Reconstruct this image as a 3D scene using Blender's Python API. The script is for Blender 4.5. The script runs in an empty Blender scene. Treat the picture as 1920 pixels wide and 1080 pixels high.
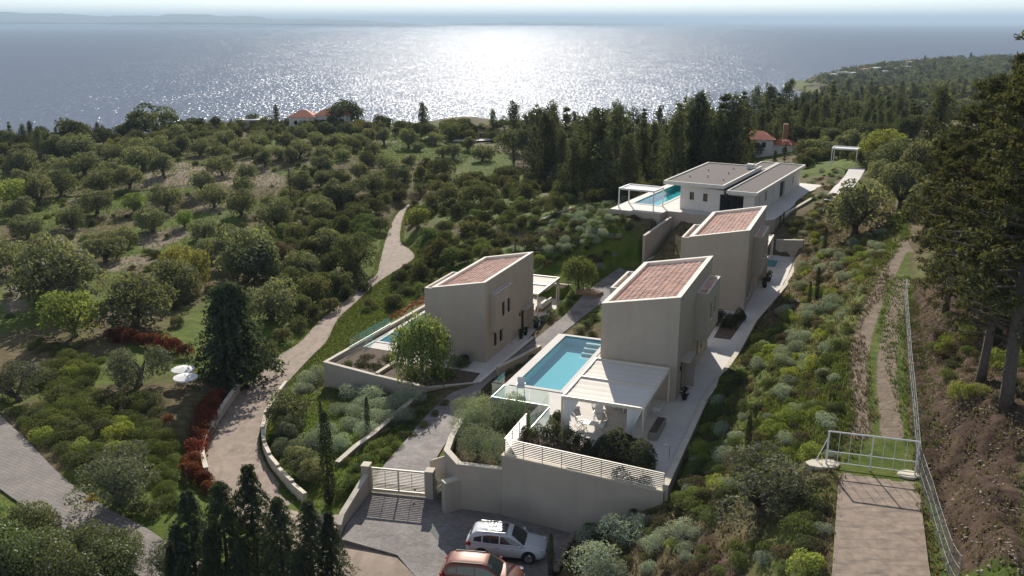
import bpy, bmesh, math, random
import numpy as np
from mathutils import Vector, Matrix

random.seed(11); RNG = np.random.default_rng(11)
scene = bpy.context.scene
R = math.radians

# ------------------------------------------------------------------ camera, sky, sun, exposure
cam_d = bpy.data.cameras.new('camera')
cam_d.sensor_fit = 'HORIZONTAL'; cam_d.sensor_width = 36.0; cam_d.lens = 31.9
cam_d.clip_start = 0.5; cam_d.clip_end = 400000.0
cam = bpy.data.objects.new('camera', cam_d); scene.collection.objects.link(cam)
cam.location = (0, 0, 80.0); cam.rotation_euler = (R(90-16.36), 0, 0)
scene.camera = cam

SUN_EL, SUN_AZ = R(27.0), R(-1.0)          # azimuth measured from +Y towards +X
world = bpy.data.worlds.new('World'); scene.world = world; world.use_nodes = True
wn = world.node_tree.nodes; wl = world.node_tree.links; wn.clear()
sky = wn.new('ShaderNodeTexSky'); sky.sky_type = 'NISHITA'; sky.sun_disc = False
sky.sun_elevation = SUN_EL; sky.sun_rotation = SUN_AZ; sky.altitude = 80
sky.air_density = 0.8; sky.dust_density = 0.05; sky.ozone_density = 2.5
bg = wn.new('ShaderNodeBackground'); bg.inputs[1].default_value = 0.088
wo = wn.new('ShaderNodeOutputWorld')
whs = wn.new('ShaderNodeHueSaturation'); whs.inputs['Saturation'].default_value = .55      # hazy, nearly colourless spring sky
wl.new(sky.outputs[0], whs.inputs['Color']); wl.new(whs.outputs[0], bg.inputs[0]); wl.new(bg.outputs[0], wo.inputs[0])

sun_d = bpy.data.lights.new('sun', 'SUN'); sun_d.energy = 4.2; sun_d.angle = R(0.53); sun_d.color = (1.0, .93, .83)
sun = bpy.data.objects.new('sun', sun_d); scene.collection.objects.link(sun)
sd = Vector((math.sin(SUN_AZ)*math.cos(SUN_EL), math.cos(SUN_AZ)*math.cos(SUN_EL), math.sin(SUN_EL)))
sun.rotation_euler = sd.to_track_quat('Z', 'Y').to_euler(); sun.location = (0, 60, 120)

vs = scene.view_settings
scene.display_settings.display_device = 'sRGB'
vs.view_transform = 'Standard'; vs.look = 'None'; vs.exposure = 0.8; vs.gamma = 1.0; vs.use_curve_mapping = False
cy = scene.cycles
cy.use_denoising = True; cy.max_bounces = 7; cy.diffuse_bounces = 4; cy.glossy_bounces = 3
cy.transmission_bounces = 6; cy.transparent_max_bounces = 12; cy.volume_bounces = 0
cy.sample_clamp_indirect = 6.0; cy.caustics_reflective = False; cy.caustics_refractive = False
cy.use_adaptive_sampling = False

# ------------------------------------------------------------------ helpers
COL = scene.collection
M = {}
def nodes_of(name):
    m = bpy.data.materials.new(name); m.use_nodes = True
    n = m.node_tree.nodes; n.clear()
    return m, n, m.node_tree.links
def sock(sh, *names):
    for k in names:
        if k in sh.inputs: return sh.inputs[k]
def mat(name, c1, c2=None, scale=3.0, rough=.8, bump=0.0, bscale=40.0, metal=0.0, spec=.3, stain=None, stretch=(1, 1, 1)):
    """principled surface with two-tone noise, fine relief and optional stains of their own shape"""
    m, n, l = nodes_of(name)
    out = n.new('ShaderNodeOutputMaterial'); b = n.new('ShaderNodeBsdfPrincipled')
    b.inputs['Roughness'].default_value = rough; b.inputs['Metallic'].default_value = metal
    sock(b, 'Specular IOR Level', 'Specular').default_value = spec
    l.new(b.outputs[0], out.inputs[0])
    g = n.new('ShaderNodeNewGeometry'); mp = n.new('ShaderNodeMapping'); mp.inputs['Scale'].default_value = stretch
    l.new(g.outputs['Position'], mp.inputs[0])
    if c2 is None: c2 = tuple(c*.82 for c in c1)
    t = n.new('ShaderNodeTexNoise'); t.inputs['Scale'].default_value = scale; t.inputs['Detail'].default_value = 6; t.inputs['Roughness'].default_value = .62
    l.new(mp.outputs[0], t.inputs['Vector'])
    r = n.new('ShaderNodeValToRGB'); r.color_ramp.elements[0].position = .34; r.color_ramp.elements[1].position = .66
    r.color_ramp.elements[0].color = (*c1, 1); r.color_ramp.elements[1].color = (*c2, 1)
    l.new(t.outputs[0], r.inputs[0]); colour = r.outputs[0]
    if stain:
        sc_, sx, amount, sc_col = stain
        mp2 = n.new('ShaderNodeMapping'); mp2.inputs['Scale'].default_value = sx; l.new(g.outputs['Position'], mp2.inputs[0])
        t2 = n.new('ShaderNodeTexNoise'); t2.inputs['Scale'].default_value = sc_; t2.inputs['Detail'].default_value = 5
        l.new(mp2.outputs[0], t2.inputs['Vector'])
        r2 = n.new('ShaderNodeValToRGB'); r2.color_ramp.elements[0].position = .52; r2.color_ramp.elements[1].position = .74
        r2.color_ramp.elements[0].color = (0, 0, 0, 1); r2.color_ramp.elements[1].color = (amount, amount, amount, 1)
        l.new(t2.outputs[0], r2.inputs[0])
        mx = n.new('ShaderNodeMixRGB'); mx.inputs[2].default_value = (*sc_col, 1)
        l.new(r2.outputs[0], mx.inputs[0]); l.new(colour, mx.inputs[1]); colour = mx.outputs[0]
    l.new(colour, b.inputs['Base Color'])
    if bump:
        t3 = n.new('ShaderNodeTexNoise'); t3.inputs['Scale'].default_value = bscale; t3.inputs['Detail'].default_value = 4
        l.new(g.outputs['Position'], t3.inputs['Vector'])
        bp = n.new('ShaderNodeBump'); bp.inputs['Strength'].default_value = bump; bp.inputs['Distance'].default_value = .02
        l.new(t3.outputs[0], bp.inputs['Height']); l.new(bp.outputs[0], b.inputs['Normal'])
    M[name] = m; return m
def schlick(n, l, normal=None):
    """reflectance of a clear surface, the same from either side"""
    w = n.new('ShaderNodeLayerWeight'); w.inputs['Blend'].default_value = .5
    p = n.new('ShaderNodeMath'); p.operation = 'POWER'; p.inputs[1].default_value = 5.0; l.new(w.outputs['Facing'], p.inputs[0])
    m = n.new('ShaderNodeMath'); m.operation = 'MULTIPLY_ADD'; m.inputs[1].default_value = .96; m.inputs[2].default_value = .03; l.new(p.outputs[0], m.inputs[0])
    if normal is not None: l.new(normal, w.inputs['Normal'])
    return m
def glass_mat(name, col, rough=.03, alpha=.35):
    """thin sheet of glass: partly clear, partly mirror"""
    m, n, l = nodes_of(name)
    out = n.new('ShaderNodeOutputMaterial'); tr = n.new('ShaderNodeBsdfTransparent'); tr.inputs[0].default_value = (*col, 1)
    gl = n.new('ShaderNodeBsdfGlossy'); gl.inputs['Roughness'].default_value = rough
    fr = schlick(n, l)
    ad = n.new('ShaderNodeMath'); ad.operation = 'ADD'; ad.inputs[1].default_value = alpha*.25
    mx = n.new('ShaderNodeMixShader'); l.new(fr.outputs[0], ad.inputs[0]); l.new(ad.outputs[0], mx.inputs[0])
    l.new(tr.outputs[0], mx.inputs[1]); l.new(gl.outputs[0], mx.inputs[2]); l.new(mx.outputs[0], out.inputs[0])
    M[name] = m; return m
def gloss_mat(name, col, rough=.1, metal=0.0, coat=0.0, spec=.5):
    m, n, l = nodes_of(name)
    out = n.new('ShaderNodeOutputMaterial'); b = n.new('ShaderNodeBsdfPrincipled')
    b.inputs['Base Color'].default_value = (*col, 1); b.inputs['Roughness'].default_value = rough; b.inputs['Metallic'].default_value = metal
    sock(b, 'Specular IOR Level', 'Specular').default_value = spec
    if coat: sock(b, 'Coat Weight', 'Clearcoat').default_value = coat; sock(b, 'Coat Roughness', 'Clearcoat Roughness').default_value = .04
    l.new(b.outputs[0], out.inputs[0]); M[name] = m; return m

def link(o, parent=None):
    COL.objects.link(o)
    if parent is not None: o.parent = parent
    return o
def tag(o, label=None, cat=None, group=None, kind=None):
    if label: o['label'] = label
    if cat: o['category'] = cat
    if group: o['group'] = group
    if kind: o['kind'] = kind
    return o
def thing(name, label, cat, loc=(0, 0, 0), rz=0.0, group=None):
    o = bpy.data.objects.new(name, None); o.empty_display_size = .3; link(o)
    o.location = loc; o.rotation_euler = (0, 0, rz)
    return tag(o, label, cat, group)
class MB:
    """collects shapes; build() links them as one mesh object"""
    def __init__(s): s.v = []; s.f = []; s.mi = []
    def quad(s, *p, mi=0):
        k = len(s.v); s.v += [tuple(q) for q in p]; s.f.append(tuple(range(k, k+len(p)))); s.mi.append(mi); return s
    def box(s, a, b, mi=0):
        x0, y0, z0 = [min(a[i], b[i]) for i in range(3)]; x1, y1, z1 = [max(a[i], b[i]) for i in range(3)]
        k = len(s.v)
        s.v += [(x0,y0,z0),(x1,y0,z0),(x1,y1,z0),(x0,y1,z0),(x0,y0,z1),(x1,y0,z1),(x1,y1,z1),(x0,y1,z1)]
        for q in ((3,2,1,0),(4,5,6,7),(0,1,5,4),(1,2,6,5),(2,3,7,6),(3,0,4,7)): s.f.append(tuple(k+i for i in q)); s.mi.append(mi)
        return s
    def prism(s, poly, z0, z1, mi=0, mside=None):
        """poly counter-clockwise; z0, z1 numbers or lists"""
        n = len(poly); k = len(s.v)
        a = sum(poly[i][0]*poly[(i+1) % n][1]-poly[(i+1) % n][0]*poly[i][1] for i in range(n))
        idx = list(range(n)) if a > 0 else list(range(n))[::-1]
        Z0 = z0 if hasattr(z0, '__len__') else [z0]*n; Z1 = z1 if hasattr(z1, '__len__') else [z1]*n
        s.v += [(poly[i][0], poly[i][1], Z0[i]) for i in idx]+[(poly[i][0], poly[i][1], Z1[i]) for i in idx]
        s.f.append(tuple(k+i for i in range(n))[::-1]); s.mi.append(mi)
        s.f.append(tuple(k+n+i for i in range(n))); s.mi.append(mi)
        for i in range(n):
            j = (i+1) % n; s.f.append((k+i, k+j, k+n+j, k+n+i)); s.mi.append(mi if mside is None else mside)
        return s
    def bar(s, p0, p1, w, h=None, mi=0):
        """square bar from p0 to p1"""
        h = w if h is None else h
        p0, p1 = Vector(p0), Vector(p1); d = (p1-p0).normalized()
        up = Vector((0, 0, 1)) if abs(d.z) < .9 else Vector((0, 1, 0))
        sx = d.cross(up).normalized(); sy = sx.cross(d).normalized()
        k = len(s.v)
        for p in (p0, p1):
            for a, b in ((-1,-1),(1,-1),(1,1),(-1,1)): s.v.append(tuple(p+sx*a*w/2+sy*b*h/2))
        for q in ((0,1,2,3),(7,6,5,4),(0,4,5,1),(1,5,6,2),(2,6,7,3),(3,7,4,0)): s.f.append(tuple(k+i for i in q)); s.mi.append(mi)
        return s
    def tube(s, pts, rad, n=7, mi=0, cap=True):
        """round tube through pts with radius per point"""
        pts = [Vector(p) for p in pts]
        if not hasattr(rad, '__len__'): rad = [rad]*len(pts)
        k = len(s.v); m = len(pts)
        for i, p in enumerate(pts):
            d = (pts[min(i+1, m-1)]-pts[max(i-1, 0)]).normalized()
            up = Vector((0, 0, 1)) if abs(d.z) < .9 else Vector((1, 0, 0))
            sx = d.cross(up).normalized(); sy = sx.cross(d).normalized()
            for j in range(n):
                a = 2*math.pi*j/n; s.v.append(tuple(p+(sx*math.cos(a)+sy*math.sin(a))*rad[i]))
        for i in range(m-1):
            for j in range(n):
                s.f.append((k+i*n+j, k+i*n+(j+1) % n, k+(i+1)*n+(j+1) % n, k+(i+1)*n+j)); s.mi.append(mi)
        if cap:
            s.f.append(tuple(k+j for j in range(n))[::-1]); s.mi.append(mi)
            s.f.append(tuple(k+(m-1)*n+j for j in range(n))); s.mi.append(mi)
        return s
    def mesh(s, name, mats, smooth=False):
        me = bpy.data.meshes.new(name); me.from_pydata(s.v, [], s.f)
        for m_ in (mats if isinstance(mats, (list, tuple)) else [mats]): me.materials.append(M[m_] if isinstance(m_, str) else m_)
        me.polygons.foreach_set('material_index', s.mi)
        if smooth: me.polygons.foreach_set('use_smooth', [True]*len(s.f))
        if getattr(s, 'tones', None): me.attributes.new('tone', 'FLOAT', 'FACE').data.foreach_set('value', np.clip(np.array(s.tones, np.float32), 0, 1))
        me.update(); return me
    def build(s, name, mats, parent=None, smooth=False, bevel=0.0, kind=None, recalc=True):
        me = s.mesh(name, mats, smooth)
        if recalc:
            bm = bmesh.new(); bm.from_mesh(me); bmesh.ops.recalc_face_normals(bm, faces=bm.faces); bm.to_mesh(me); bm.free()
        o = link(bpy.data.objects.new(name, me), parent)
        if bevel:
            b = o.modifiers.new('bevel', 'BEVEL'); b.width = bevel; b.segments = 2; b.limit_method = 'ANGLE'
        if kind: o['kind'] = kind
        return o
def structure(name, mb, mats, **k):
    o = mb.build(name, mats, **k); o['kind'] = 'structure'; return o
# ------------------------------------------------------------------ materials
mat('plaster', (.45,.388,.318), (.40,.345,.284), .6, .9, .3, 30, stain=(1.3, (1,1,.10), .38, (.33,.295,.245)))
mat('plaster_dark', (.36,.335,.285), (.31,.29,.25), .8, .9, .25, 30)
mat('plaster_white', (.70,.66,.60), (.64,.60,.55), .7, .85, .2, 30, stain=(.9, (1,1,.1), .18, (.45,.45,.43)))
mat('parapet', (.72,.68,.60), (.64,.60,.53), 1.4, .85, .2, 30, stain=(2.2, (1,1,1), .3, (.46,.43,.38)))
mat('wall_cap', (.62,.56,.45), (.52,.47,.38), 1.6, .9, .3, 25, stain=(1.8, (1,1,1), .45, (.33,.30,.25)))
mat('tile', (.78,.50,.40), (.68,.41,.32), 2.6, .85, .3, 30, stain=(3.5, (1,1,1), .5, (.66,.48,.39)))
mat('roof_gravel', (.138,.113,.102), (.102,.085,.078), 9, .95, .6, 60, stain=(.35, (1,1,1), .35, (.105,.09,.08)))
mat('pave_pale', (.60,.565,.52), (.54,.51,.47), .8, .8, .15, 20, stain=(.6, (1,1,1), .3, (.44,.41,.37)))
mat('concrete', (.315,.248,.192), (.225,.176,.138), 1.1, .9, .5, 20, stain=(1.6, (1,.3,1), .7, (.155,.122,.097)))
mat('concrete_grey', (.33,.258,.20), (.20,.155,.12), 2.2, .92, .6, 14, stain=(2.2, (.3,1.6,1), .85, (.125,.10,.085)))
mat('white_metal', (.74,.73,.70), (.70,.69,.66), 3, .45, 0)
mat('cream_metal', (.68,.60,.48), (.62,.55,.44), 3, .5, 0)
mat('steel', (.42,.42,.40), (.34,.34,.33), 5, .45, 0, metal=.6)
mat('dark_frame', (.035,.034,.033), (.05,.048,.045), 4, .5, 0)
mat('fabric', (.76,.70,.62), (.71,.655,.58), 1.5, .9, .1, 60)
mat('fabric_white', (.74,.73,.70), (.68,.67,.645), 1.5, .9, .15, 40)
mat('soil', (.085,.058,.042), (.13,.095,.07), 2.5, 1, .8, 18)
mat('wood', (.34,.22,.13), (.25,.16,.10), 4, .8, .3, 30, stretch=(1,6,1))
mat('pole_wood', (.10,.08,.06), (.07,.055,.045), 4, .9, .3, 30)
mat('bark', (.075,.058,.046), (.12,.10,.085), 6, .95, .8, 12)
mat('bark_pale', (.16,.145,.125), (.09,.08,.07), 6, .95, .8, 12)
mat('stone', (.30,.235,.18), (.20,.155,.12), 1.8, .9, .6, 12)
mat('rubber', (.018,.018,.019), (.025,.025,.026), 6, .85, 0)
mat('red_roof', (.50,.17,.095), (.40,.13,.08), .6, .85, .4, 3)
mat('terracotta', (.35,.16,.09), (.28,.12,.07), 4, .8, .2)
mat('black_plastic', (.02,.02,.021), (.03,.03,.031), 4, .5, 0)
mat('pool_tile', (.30,.56,.61), (.28,.535,.585), 6, 1.0, 0, spec=.0)
mat('pool_tile_teal', (.10,.52,.55), (.085,.49,.525), 6, 1.0, 0, spec=.0)
mat('far_white', (.70,.69,.66), (.6,.59,.57), .05, .9, 0)
gloss_mat('glass_dark', (.012,.015,.018), .05, spec=.6)
gloss_mat('car_glass', (.02,.026,.028), .04, spec=.7)
gloss_mat('chrome', (.7,.7,.7), .12, 1.0)
gloss_mat('paint_white', (.52,.53,.55), .5, .0, .5, spec=.3)
gloss_mat('paint_copper', (.20,.064,.036), .5, .1, .5, spec=.3)
gloss_mat('lamp_glass', (.55,.57,.6), .08)
gloss_mat('tail_red', (.28,.01,.01), .15)
gloss_mat('sunroof', (.045,.04,.038), .09, spec=.5)
glass_mat('glass_rail', (.90,.965,.95), alpha=.2)

def tile_mat():
    """fired clay: every tile its own tone (mesh attribute), blotched with lichen"""
    m, n, l = nodes_of('tile'); out = n.new('ShaderNodeOutputMaterial'); b = n.new('ShaderNodeBsdfPrincipled'); b.inputs['Roughness'].default_value = .9
    a = n.new('ShaderNodeAttribute'); a.attribute_name = 'tone'; r = n.new('ShaderNodeValToRGB'); e = r.color_ramp.elements; e.new(.5)
    for k, (p, c) in enumerate([(0, (.58,.32,.24)), (.5, (.78,.50,.395)), (1, (.90,.70,.60))]): e[k].position = p; e[k].color = (*c, 1)
    l.new(a.outputs['Fac'], r.inputs[0]); g = n.new('ShaderNodeNewGeometry'); t = n.new('ShaderNodeTexNoise'); t.inputs['Scale'].default_value = 1.1; t.inputs['Detail'].default_value = 6; l.new(g.outputs['Position'], t.inputs['Vector'])
    r2 = n.new('ShaderNodeValToRGB'); r2.color_ramp.elements[0].position = .35; r2.color_ramp.elements[1].position = .7; r2.color_ramp.elements[0].color = (.78,.76,.74,1); r2.color_ramp.elements[1].color = (1.08,1.05,1.02,1); l.new(t.outputs[0], r2.inputs[0])
    x = n.new('ShaderNodeMixRGB'); x.blend_type = 'MULTIPLY'; x.inputs[0].default_value = 1; l.new(r.outputs[0], x.inputs[1]); l.new(r2.outputs[0], x.inputs[2]); l.new(x.outputs[0], b.inputs['Base Color']); l.new(b.outputs[0], out.inputs[0]); M['tile'] = m
tile_mat()

def pavers(name, c1, c2, mortar, sx, sy, rot, amount=.5):
    m, n, l = nodes_of(name)
    out = n.new('ShaderNodeOutputMaterial'); b = n.new('ShaderNodeBsdfPrincipled'); b.inputs['Roughness'].default_value = .88
    g = n.new('ShaderNodeNewGeometry'); mp = n.new('ShaderNodeMapping'); mp.inputs['Rotation'].default_value = (0, 0, rot)
    l.new(g.outputs['Position'], mp.inputs[0])
    br = n.new('ShaderNodeTexBrick'); br.inputs['Scale'].default_value = 1.0
    br.inputs['Brick Width'].default_value = sx; br.inputs['Row Height'].default_value = sy; br.inputs['Mortar Size'].default_value = .012
    br.inputs['Color1'].default_value = (*c1, 1); br.inputs['Color2'].default_value = (*c2, 1); br.inputs['Mortar'].default_value = (*mortar, 1)
    br.inputs['Mortar Smooth'].default_value = .3
    l.new(mp.outputs[0], br.inputs['Vector'])
    t = n.new('ShaderNodeTexNoise'); t.inputs['Scale'].default_value = .45; t.inputs['Detail'].default_value = 7; t.inputs['Roughness'].default_value = .68
    l.new(g.outputs['Position'], t.inputs['Vector'])
    r = n.new('ShaderNodeValToRGB'); r.color_ramp.elements[0].position = .3; r.color_ramp.elements[1].position = .7
    r.color_ramp.elements[0].color = (1-amount, 1-amount, 1-amount, 1); r.color_ramp.elements[1].color = (1.12, 1.08, 1.03, 1)
    l.new(t.outputs[0], r.inputs[0])
    mx = n.new('ShaderNodeMixRGB'); mx.blend_type = 'MULTIPLY'; mx.inputs[0].default_value = 1
    l.new(br.outputs[0], mx.inputs[1]); l.new(r.outputs[0], mx.inputs[2]); l.new(mx.outputs[0], b.inputs['Base Color'])
    bp = n.new('ShaderNodeBump'); bp.inputs['Strength'].default_value = .6; bp.inputs['Distance'].default_value = .02; bp.invert = True
    l.new(br.outputs['Fac'], bp.inputs['Height']); l.new(bp.outputs[0], b.inputs['Normal'])
    l.new(b.outputs[0], out.inputs[0]); M[name] = m
pavers('pavers_grey', (.35,.32,.305), (.25,.228,.22), (.15,.137,.13), .22, .14, R(-14))
pavers('pavers_left', (.255,.225,.205), (.21,.187,.172), (.105,.092,.08), .40, .30, R(30), .3)

def ground_mat():
    """grass, dry grass, dirt and stony earth chosen by what grows or lies where (mesh attributes), broken up by noise"""
    m, n, l = nodes_of('ground')
    out = n.new('ShaderNodeOutputMaterial'); b = n.new('ShaderNodeBsdfPrincipled'); b.inputs['Roughness'].default_value = 1
    sock(b, 'Specular IOR Level', 'Specular').default_value = .1
    g = n.new('ShaderNodeNewGeometry')
    def noise(s, d=6, r=.6):
        t = n.new('ShaderNodeTexNoise'); t.inputs['Scale'].default_value = s; t.inputs['Detail'].default_value = d; t.inputs['Roughness'].default_value = r
        l.new(g.outputs['Position'], t.inputs['Vector']); return t.outputs[0]
    def ramp(fac, stops):
        r = n.new('ShaderNodeValToRGB'); e = r.color_ramp.elements
        while len(e) < len(stops): e.new(.5)
        for i, (p, c) in enumerate(stops): e[i].position = p; e[i].color = (*c, 1)
        l.new(fac, r.inputs[0]); return r.outputs[0]
    def mix(f, a, c):
        x = n.new('ShaderNodeMixRGB'); l.new(f, x.inputs[0]); l.new(a, x.inputs[1]); l.new(c, x.inputs[2]); return x.outputs[0]
    def attr(nm):
        a = n.new('ShaderNodeAttribute'); a.attribute_name = nm; return a.outputs['Fac']
    def edge(a, s, w=.55):
        x = n.new('ShaderNodeMath'); x.operation = 'MULTIPLY_ADD'; x.inputs[1].default_value = w; x.inputs[2].default_value = -w/2
        l.new(noise(s, 5, .7), x.inputs[0])
        y = n.new('ShaderNodeMath'); y.operation = 'ADD'; l.new(a, y.inputs[0]); l.new(x.outputs[0], y.inputs[1])
        return ramp(y.outputs[0], [(.38, (0, 0, 0)), (.60, (1, 1, 1))])
    dry = ramp(noise(1.4), [(.30, (.065,.062,.024)), (.48, (.115,.092,.046)), (.62, (.155,.12,.072)), (.78, (.09,.075,.035))])
    green = ramp(noise(.9), [(.28, (.045,.075,.014)), (.50, (.085,.118,.020)), (.72, (.14,.15,.036))])
    dirt = ramp(noise(1.1, 8, .7), [(.28, (.15,.115,.082)), (.55, (.235,.185,.14)), (.78, (.32,.26,.205))])
    earth = ramp(noise(.8, 9, .72), [(.25, (.030,.019,.013)), (.46, (.068,.044,.030)), (.60, (.102,.068,.047)), (.8, (.20,.155,.118))])
    c = mix(edge(attr('green'), .35), dry, green)
    c = mix(edge(attr('dirt'), .5), c, dirt)
    c = mix(edge(attr('earth'), .6), c, earth)
    l.new(c, b.inputs['Base Color'])
    bp = n.new('ShaderNodeBump'); bp.inputs['Strength'].default_value = .9; bp.inputs['Distance'].default_value = .12
    l.new(noise(3.2, 8, .7), bp.inputs['Height']); l.new(bp.outputs[0], b.inputs['Normal'])
    l.new(b.outputs[0], out.inputs[0]); M['ground'] = m
ground_mat()

def leaf_mat(name, dark, light, trans=.35, hue=.02, val=.25, rough=.6, gloss=.012):
    """leaves: per-leaf tone attribute between two leaf colours, a small shift per plant, light shining through"""
    m, n, l = nodes_of(name)
    out = n.new('ShaderNodeOutputMaterial')
    a = n.new('ShaderNodeAttribute'); a.attribute_name = 'tone'
    r = n.new('ShaderNodeValToRGB'); r.color_ramp.elements[0].color = (*dark, 1); r.color_ramp.elements[1].color = (*light, 1)
    l.new(a.outputs['Fac'], r.inputs[0])
    oi = n.new('ShaderNodeObjectInfo'); hs = n.new('ShaderNodeHueSaturation')
    mr = n.new('ShaderNodeMapRange'); mr.inputs['To Min'].default_value = 1-val; mr.inputs['To Max'].default_value = 1+val
    l.new(oi.outputs['Random'], mr.inputs['Value']); l.new(mr.outputs[0], hs.inputs['Value'])
    mu = n.new('ShaderNodeMath'); mu.operation = 'MULTIPLY'; mu.inputs[1].default_value = 7.13
    fr = n.new('ShaderNodeMath'); fr.operation = 'FRACT'; l.new(oi.outputs['Random'], mu.inputs[0]); l.new(mu.outputs[0], fr.inputs[0])
    mh = n.new('ShaderNodeMapRange'); mh.inputs['To Min'].default_value = .5-hue; mh.inputs['To Max'].default_value = .5+hue
    l.new(fr.outputs[0], mh.inputs['Value']); l.new(mh.outputs[0], hs.inputs['Hue'])
    l.new(r.outputs[0], hs.inputs['Color'])
    d = n.new('ShaderNodeBsdfDiffuse'); t = n.new('ShaderNodeBsdfTranslucent'); s = n.new('ShaderNodeMixShader'); s.inputs[0].default_value = trans
    l.new(hs.outputs[0], d.inputs[0])
    w = n.new('ShaderNodeMixRGB'); w.blend_type = 'MULTIPLY'; w.inputs[0].default_value = 1; w.inputs[2].default_value = (1.25, 1.2, .55, 1)
    l.new(hs.outputs[0], w.inputs[1]); l.new(w.outputs[0], t.inputs[0])
    l.new(d.outputs[0], s.inputs[1]); l.new(t.outputs[0], s.inputs[2])
    last = s.outputs[0]
    if gloss:
        gl = n.new('ShaderNodeBsdfGlossy'); gl.inputs['Roughness'].default_value = rough; gl.inputs[0].default_value = (.8,.85,.8,1)
        s2 = n.new('ShaderNodeMixShader'); s2.inputs[0].default_value = gloss; l.new(last, s2.inputs[1]); l.new(gl.outputs[0], s2.inputs[2]); last = s2.outputs[0]
    l.new(last, out.inputs[0]); M[name] = m
leaf_mat('leaf_olive', (0.084,0.098,0.054), (0.248,0.262,0.174), .40)
leaf_mat('leaf_silver', (0.088,0.100,0.065), (0.236,0.248,0.177), .28, gloss=.02)
leaf_mat('leaf_young', (0.117,0.162,0.052), (0.306,0.357,0.127), .42)
leaf_mat('leaf_mimosa', (0.119,0.135,0.042), (0.336,0.336,0.113), .38)
leaf_mat('leaf_maquis', (0.052,0.066,0.033), (0.157,0.157,0.085), .40, .035, .35)
leaf_mat('leaf_brown', (0.082,0.072,0.047), (0.194,0.166,0.112), .25)
leaf_mat('leaf_pine', (0.046,0.058,0.036), (0.138,0.150,0.089), .40, .02, .3)
leaf_mat('leaf_bigpine', (0.041,0.048,0.024), (0.118,0.120,0.059), .34, .015, .15)
leaf_mat('leaf_fir', (0.029,0.046,0.031), (0.097,0.120,0.073), .40, .01, .2)
leaf_mat('leaf_cypress', (0.027,0.037,0.022), (0.077,0.085,0.045), .2)
leaf_mat('leaf_grey', (0.177,0.218,0.171), (0.472,0.537,0.437), .22, .02, .22)
leaf_mat('leaf_green', (0.067,0.095,0.036), (0.186,0.225,0.093), .35)
leaf_mat('leaf_bright', (0.125,0.176,0.048), (0.327,0.365,0.112), .42)
leaf_mat('leaf_dark', (0.043,0.056,0.033), (0.114,0.125,0.072), .40)
leaf_mat('leaf_clip', (0.051,0.074,0.030), (0.153,0.178,0.064), .40)
leaf_mat('leaf_leafy', (0.041,0.062,0.028), (0.170,0.195,0.100), .40, gloss=.03, rough=.45)
leaf_mat('leaf_red', (.05,.036,.02), (.30,.07,.045), .3, .012)
leaf_mat('leaf_redolive', (0.159,0.055,0.032), (0.382,0.159,0.096), .3)
leaf_mat('leaf_redtree', (0.208,0.055,0.035), (0.414,0.119,0.072), .25)
leaf_mat('leaf_yellow', (0.540,0.324,0.014), (0.900,0.608,0.027), .3, .01)
leaf_mat('leaf_rosemary', (.13,.165,.10), (.36,.41,.28), .25)
leaf_mat('leaf_pepper', (0.080,0.120,0.041), (0.245,0.301,0.111), .4)
leaf_mat('leaf_grass', (0.059,0.094,0.030), (0.158,0.194,0.073), .35)
leaf_mat('leaf_drygrass', (0.092,0.078,0.056), (0.194,0.166,0.127), .3)
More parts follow.
